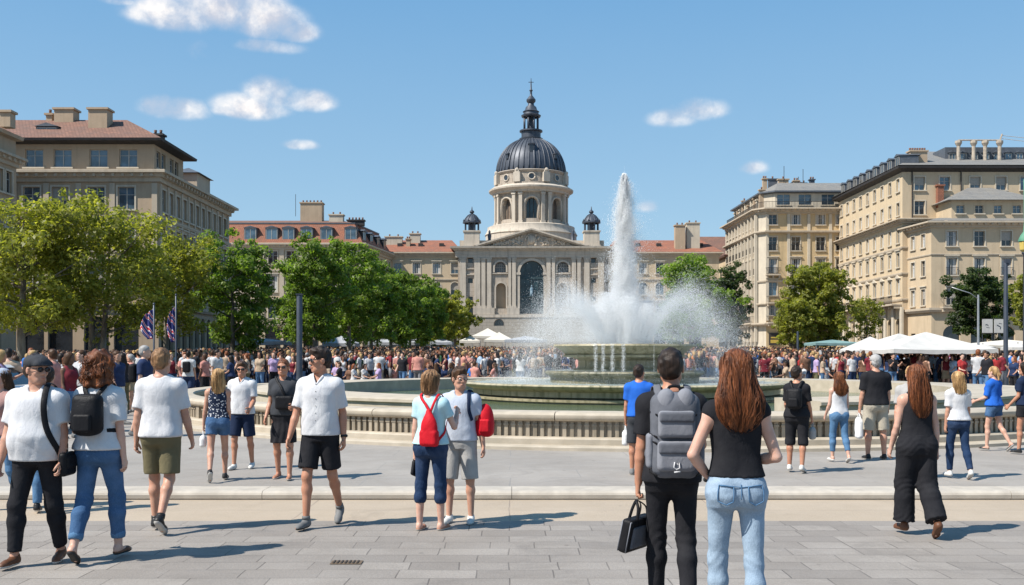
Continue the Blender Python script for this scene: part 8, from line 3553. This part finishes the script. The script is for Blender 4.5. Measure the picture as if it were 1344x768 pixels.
# --- woman with long auburn hair and pale jeans
B = Body(True, .98, arms=(('v', (-.42, -.10, -.90), (.50, .52, -.62)), ('v', (.30, -.14, -.95), (-.62, .72, -.18))), legs=((9, 2, 1, 0), (-5, -17, 1, 16)), head=(6, 0), curl=(45, 45), hipw=1.05)
def pocket_seams(mb, B):
  pass
def jean_details(mb, B):
  belt_piece(1.022, .016)(mb, B)
woman_j = make_person('woman with long auburn hair, black top and pale blue skinny jeans, nearest person', wx(966, 5.95), 5.95, 0, 1.745, B, 'fair', ('longwide', 'auburn'),
            [('top', g_tank(B, .0085, 1.0, .012, 2, .0045, True), C_BLACK)], [('jeans', g_bottom(B, .0085, 1.98, .004, .0, 1.03, 1, .0030), C_JEANL)], ('flat', M_SHOEB),
            [('watch', -1)], h=.0088, seed=1)
T, s, fin = woman_j
def surface_patch(B, sdf, pts, dist, name, m, T, fin, r=.0022):
  q = push_out(sdf, pts, dist, 6)
  mb = MB()
  mb.tube([tuple(a) for a in q], r, 5)
  mb.v = [tuple(fin(v3(v))) for v in mb.v]
  return mb.build(name, m, T, True)
jp = []
Tt = [[z, a + .006, b + .006, y] for (z, a, b, y) in B.torso if z < 1.12]
jp = [tor(Tt, .04)]
for sd in (-1, 1):
  H, K = B.hip[sd], B.kn[sd]
  jp.append(cap(H + v3((0, 0, -.03)), K, .083 * 1.04 + .006, .060, .045))
  jp.append(ell((sd * .072, -.055, .895), (.086, .081, .088), .05))
JS = Sdf(jp)
for sd in (-1, 1):
  a, b_ = .042, .135
  pk = [(sd * a, -.16, .960), (sd * b_, -.13, .970), (sd * (b_ + .004), -.13, .865), (sd * (a + b_) / 2, -.16, .835), (sd * (a + .002), -.16, .86), (sd * a, -.16, .960)]
  pk = [np.array(q) for q in pk]
  dens = []
  for i in range(len(pk) - 1):
    for t in np.linspace(0, 1, 7)[:-1]:
      dens.append(pk[i] * (1 - t) + pk[i + 1] * t)
  dens.append(pk[-1])
  surface_patch(B, JS, dens, .0035, 'back_pocket', C_JEANM, T, fin, .0035)
surface_patch(B, JS, [(x_, -.2, .995 - .02 * (1 - abs(x_) / .15)) for x_ in np.linspace(-.15, .15, 24)], .003, 'yoke_seam', C_JEANM, T, fin, .0028)
surface_patch(B, JS, [(0, -.2, z_) for z_ in np.linspace(1.0, .86, 14)], .002, 'centre_seam', C_JEANM, T, fin, .0028)
# --- man in the blue T-shirt beyond them
B = Body(False, 1.0, arms=((4, 7, 12), (6, 7, 20)), legs=((2, 0, 3, 0), (-2, -3, 3, 0)), head=(-20, 4), curl=(70, 30))
p = make_person('man in bright blue T-shirt facing the fountain and holding a white bag', wx(839, 13.6), 13.6, -12, 1.51, B, 'tan', ('short', 'dark'),
        [('shirt', g_top(B, .013, .7, .93, .018, seed=9, A=.006), C_BLUE)], [('shorts', g_bottom(B, .013, .95, .014, .012, 1.0, 5), C_DARK)], ('trainer', M_SHOEG))
T, s, fin = p
def held_bag(label, p, B, sd, col, name='carrier_bag', w=.10, hgt=.15, cat='bag', dz=0):
  T, s, fin = p
  o = thing(name, label, cat, T.location, T.rotation_euler.z)
  hp = B.wr[sd] + B.fw[sd] * .10
  V, F = Sdf([bxp(hp + v3((0, 0, -.10 - hgt)), (.05, w, hgt), .045), cap(hp + v3((0, -.03, -.10)), hp + v3((0, .03, -.10)), .03, .03, .04)], folds(.008, hgt * 40)).mesh(.013)
  np_mesh('bag_body', fin(V), F, col, None, o)
  mb = MB()
  for q in (-1, 1):
    mb.tube(spl([hp + v3((q * .015, -w * .6, -.12)), hp + v3((q * .004, -.012, -.0)), hp + v3((q * .004, .012, 0)), hp + v3((q * .015, w * .6, -.12))], 14), .006, 5)
  mb.v = [tuple(fin(v3(v))) for v in mb.v]
  mb.build('handle', col, o, True)
  return o
held_bag('white plastic carrier bag in the hand of the man in bright blue', p, B, -1, C_PAPER, w=.11, hgt=.11)
# --- woman in patterned top and denim shorts
B = Body(True, .98, arms=((4, 9, 10), (-6, 4, 70)), legs=((-10, -38, 2, 48), (10, 0, 2, 0)), head=(8, 0), curl=(60, 30))
p = make_person('woman in patterned sleeveless top and denim shorts with long blond hair walking away', wx(286, 13.0), 13.0, 14, 1.45, B, 'warm', ('mid', 'blond'),
        [('top', g_tank(B, .012, .95, .012, 3, .004), C_PAT)], [('shorts', g_bottom(B, .012, .42, .010, .012, 1.02, 5), C_JEAN)], ('trainer', M_SHOEB), seed=5)
held_bag('thin white carrier bag in the hand of the woman in denim shorts', p, B, -1, C_PAPER, w=.08, hgt=.08)
# --- man in white polo with navy shorts
B = Body(False, 1.0, arms=((8, 6, 55), (-2, 8, 10)), legs=((-6, -14, 3, 6), (8, 2, 3, 0)), head=(6, -4), curl=(50, 35))
p = make_person('man in white polo shirt, navy shorts and sunglasses facing the camera', wx(318, 14.3), 14.3, 176, 1.54, B, 'tan', ('tousled', 'brown'),
        [('shirt', g_top(B, .013, .75, .90, .018, neck=1.47, seed=11, A=.006, vneck=.6), C_WHITE)], [('shorts', g_bottom(B, .013, .88, .014, .014, 1.0, 5), C_NAVY)], ('trainer', M_SHOEW), [('sunglasses',), ('detail', 'collar', collar, C_WHITE)])
# --- woman in grey and black
B = Body(True, 1.05, arms=((10, 8, 70), (2, 9, 30)), legs=((8, 2, 2, 0), (-4, -12, 2, 6)), head=(-4, 0), curl=(50, 35))
p = make_person('woman in charcoal T-shirt, knee length black skirt and sunglasses facing the camera', wx(372, 13.15), 13.15, 178, 1.58, B, 'tan', ('bun', 'red'),
        [('shirt', g_top(B, .0125, .62, .93, .016, seed=12, A=.006), C_DARK)], [('skirt', g_skirt(B, .0125, .52, .012, .02), C_BLACK)], ('flat', M_SANDAL), [('sunglasses',)])
T, s, fin = p
o = thing('crossbody_bag', 'black crossbody bag at the chest of the woman in charcoal', 'bag', T.location, T.rotation_euler.z)
S = torso_shell(B, .030)
strap_part('strap', o, fin, S, [(-.12, .12, 1.12), (-.03, .13, 1.30), (.09, .06, 1.46), (.10, -.04, 1.47), (.02, -.12, 1.28), (-.14, -.08, 1.10)], C_BLACK_N, .016, .25, .006)
V, F = Sdf([bxp((-.06, .175, 1.12), (.13, .045, .10), .035)], folds(.004, 3)).mesh(.012)
np_mesh('bag_body', fin(V), F, C_BLACK_N, None, o)
# --- far left: woman cut by the edge of the picture
B = Body(True, 1.0, arms=((6, 6, 20), (-4, 8, 14)), legs=((-6, -18, 2, 10), (12, 4, 2, 0)), head=(-20, 0))
make_person('woman with long brown hair and pale cap in blue jeans at the left edge', wx(2, 11.2), 11.2, 160, 1.58, B, 'fair', ('long', 'brown'),
      [('shirt', g_top(B, .013, .7, .92, .018, seed=14), cloth_mat('rose_cotton', (.34, .20, .18)))], [('trousers', g_bottom(B, .013, 1.95, .010, 0, 1.02, 4), C_JEANM)], ('trainer', M_SHOEG), [('cap', 'ball', C_GREYBLUE)])
B = Body(True, 1.0, arms=((6, 6, 20), (-4, 8, 14)), legs=((4, -8, 2, 2), (-4, -12, 2, 10)), head=(0, 0))
make_person('person in dark top and light blue jeans walking behind the man in the flat cap', wx(62, 11.0), 11.0, 8, 1.60, B, 'warm', ('short', 'dark'),
      [('shirt', g_top(B, .014, .7, .92, .016, seed=15), C_NAVY)], [('trousers', g_bottom(B, .014, 1.95, .012, 0, 1.02, 4), C_JEANM)], ('trainer', M_SHOEB))
# --- right side
B = Body(True, 1.06, arms=((8, 7, 50), (4, 8, 22)), legs=((3, -4, 3, 0), (-4, -12, 2, 14)), head=(-30, 4), curl=(50, 60))
p = make_person('person in black top and long black shorts with dark hair and a black backpack', wx(1046, 13.9), 13.9, -28, 1.46, B, 'tan', ('short', 'dark'),
        [('shirt', g_top(B, .0125, .8, .90, .018, seed=16), C_BLACK)], [('trousers', g_bottom(B, .0125, 1.12, .014, .01, 1.02, 4, .003, .012), C_BLACK)], ('trainer', M_SHOEW))
backpack('black backpack on the person in black beside the fountain wall', p, B, C_BLACK_N, 'small', cz=1.22)
held_bag('grey cloth bag hanging from the hand of the person in black shorts', p, B, 1, C_GREYS, 'cloth_bag', .09, .09)
B = Body(True, .98, arms=((6, 8, 25), (8, 9, 30)), legs=((10, 2, 1, 0), (-7, -26, 1, 26)), head=(4, 0))
make_person('woman with long red hair, white sleeveless top and blue cropped jeans', wx(1101, 15.2), 15.2, 6, 1.36, B, 'fair', ('longwide', 'red'),
      [('top', g_tank(B, .013, .92, .018, 4, .005), C_WHITE)], [('trousers', g_bottom(B, .013, 1.75, .010, 0, 1.0, 4), C_JEANM)], ('flat', M_SHOEW), seed=6)
B = Body(False, 1.12, arms=((2, 8, 10), (2, 8, 12)), legs=((2, -1, 4, 0), (-1, -4, 4, 0)), head=(5, 0))
p = make_person('man in black T-shirt, khaki shorts and grey cap standing with his back to us', wx(1149, 15.6), 15.6, 4, 1.64, B, 'warm', ('short', 'grey'),
        [('shirt', g_top(B, .013, .8, .92, .018, seed=18), C_BLACK)], [('shorts', g_bottom(B, .013, .98, .016, .014, 1.0, 5), C_KHAKI)], ('trainer', M_SHOEB), [('cap', 'ball', C_GREYS)])
held_bag('white carrier bag in the left hand of the man in khaki shorts', p, B, -1, C_PAPER, w=.09, hgt=.16)
B = Body(True, 1.05, arms=((8, 9, 12), (-4, 8, 10)), legs=((12, 3, 0, 0), (-6, -32, 0, 42)), head=(4, 0), curl=(35, 40))
make_person('woman in black sleeveless top and wide black trousers with long auburn hair', wx(1203, 9.6), 9.6, 4, 1.62, B, 'fair', ('long', 'auburn'),
      [('top', g_tank(B, .0105, .95, .014, 6, .0045), C_BLACK)], [('trousers', g_bottom(B, .0105, 1.93, .014, .028, 1.03, 4, .006, .028), C_BLACK)], ('trainer', M_SHOEBR, M_SHOEBR), seed=3)
B = Body(False, 1.0, arms=((8, 6, 30), (4, 8, 12)), legs=((-6, -22, 2, 20), (10, 2, 2, 0)), head=(0, 0))
make_person('person with sandy hair and khaki trousers mostly hidden by the woman in black', wx(1196, 13.2), 13.2, 160, 1.46, B, 'warm', ('tousled', 'blond'),
      [('shirt', g_top(B, .014, .8, .92, .018, seed=19), C_GREYS)], [('trousers', g_bottom(B, .014, 1.9, .012, 0, 1.02, 4), C_KHAKI)], ('trainer', M_SHOEB))
B = Body(True, 1.0, arms=((-4, 7, 12), (14, 12, 14)), legs=((11, 2, 1, 0), (-8, -26, 1, 26)), head=(8, 0), curl=(30, 60))
p = make_person('woman in white T-shirt and dark blue jeans with long blond hair at the right', wx(1257, 13.2), 13.2, 2, 1.40, B, 'warm', ('mid', 'blond'),
        [('shirt', g_top(B, .0125, .75, .95, .018, seed=20), C_WHITE)], [('trousers', g_bottom(B, .0125, 1.92, .008, 0, 1.02, 4), C_JEAND)], ('trainer', M_SHOEW), seed=2)
T, s, fin = p
o = thing('purse', 'small dark purse in the right hand of the blond woman in white', 'purse', T.location, T.rotation_euler.z)
hp = B.wr[1] + B.fw[1] * .12
V, F = Sdf([bxp(hp + v3((0, 0, -.05)), (.025, .06, .08), .02)]).mesh(.012)
np_mesh('purse_body', fin(V), F, C_DARK, None, o)
B = Body(True, .98, arms=((10, 8, 60), (2, 9, 20)), legs=((10, 2, 2, 0), (-10, -34, 2, 40)), head=(10, 0))
make_person('woman in bright blue blouse and denim shorts with tied blond hair', wx(1304, 17.0), 17.0, 30, 1.43, B, 'fair', ('pony', 'blond'),
      [('top', g_top(B, .0135, .9, .93, .024, seed=21, A=.007), C_BLUE)], [('shorts', g_bottom(B, .0135, .45, .012, .014, 1.02, 5), C_JEAN)], ('flat', M_SHOEB), seed=2)
B = Body(True, .98, arms=((4, 8, 40), (2, 9, 20)), legs=((6, 2, 2, 0), (-4, -14, 2, 10)), head=(10, 0))
make_person('person in dark top and short black shorts cut by the right edge', wx(1345, 16.4), 16.4, 30, 1.50, B, 'tan', ('mid', 'dark'),
      [('shirt', g_top(B, .014, .7, .93, .018, seed=22), C_NAVY)], [('shorts', g_bottom(B, .014, .45, .012, .014, 1.02, 5), C_BLACK)], ('trainer', M_SHOEB), seed=2)
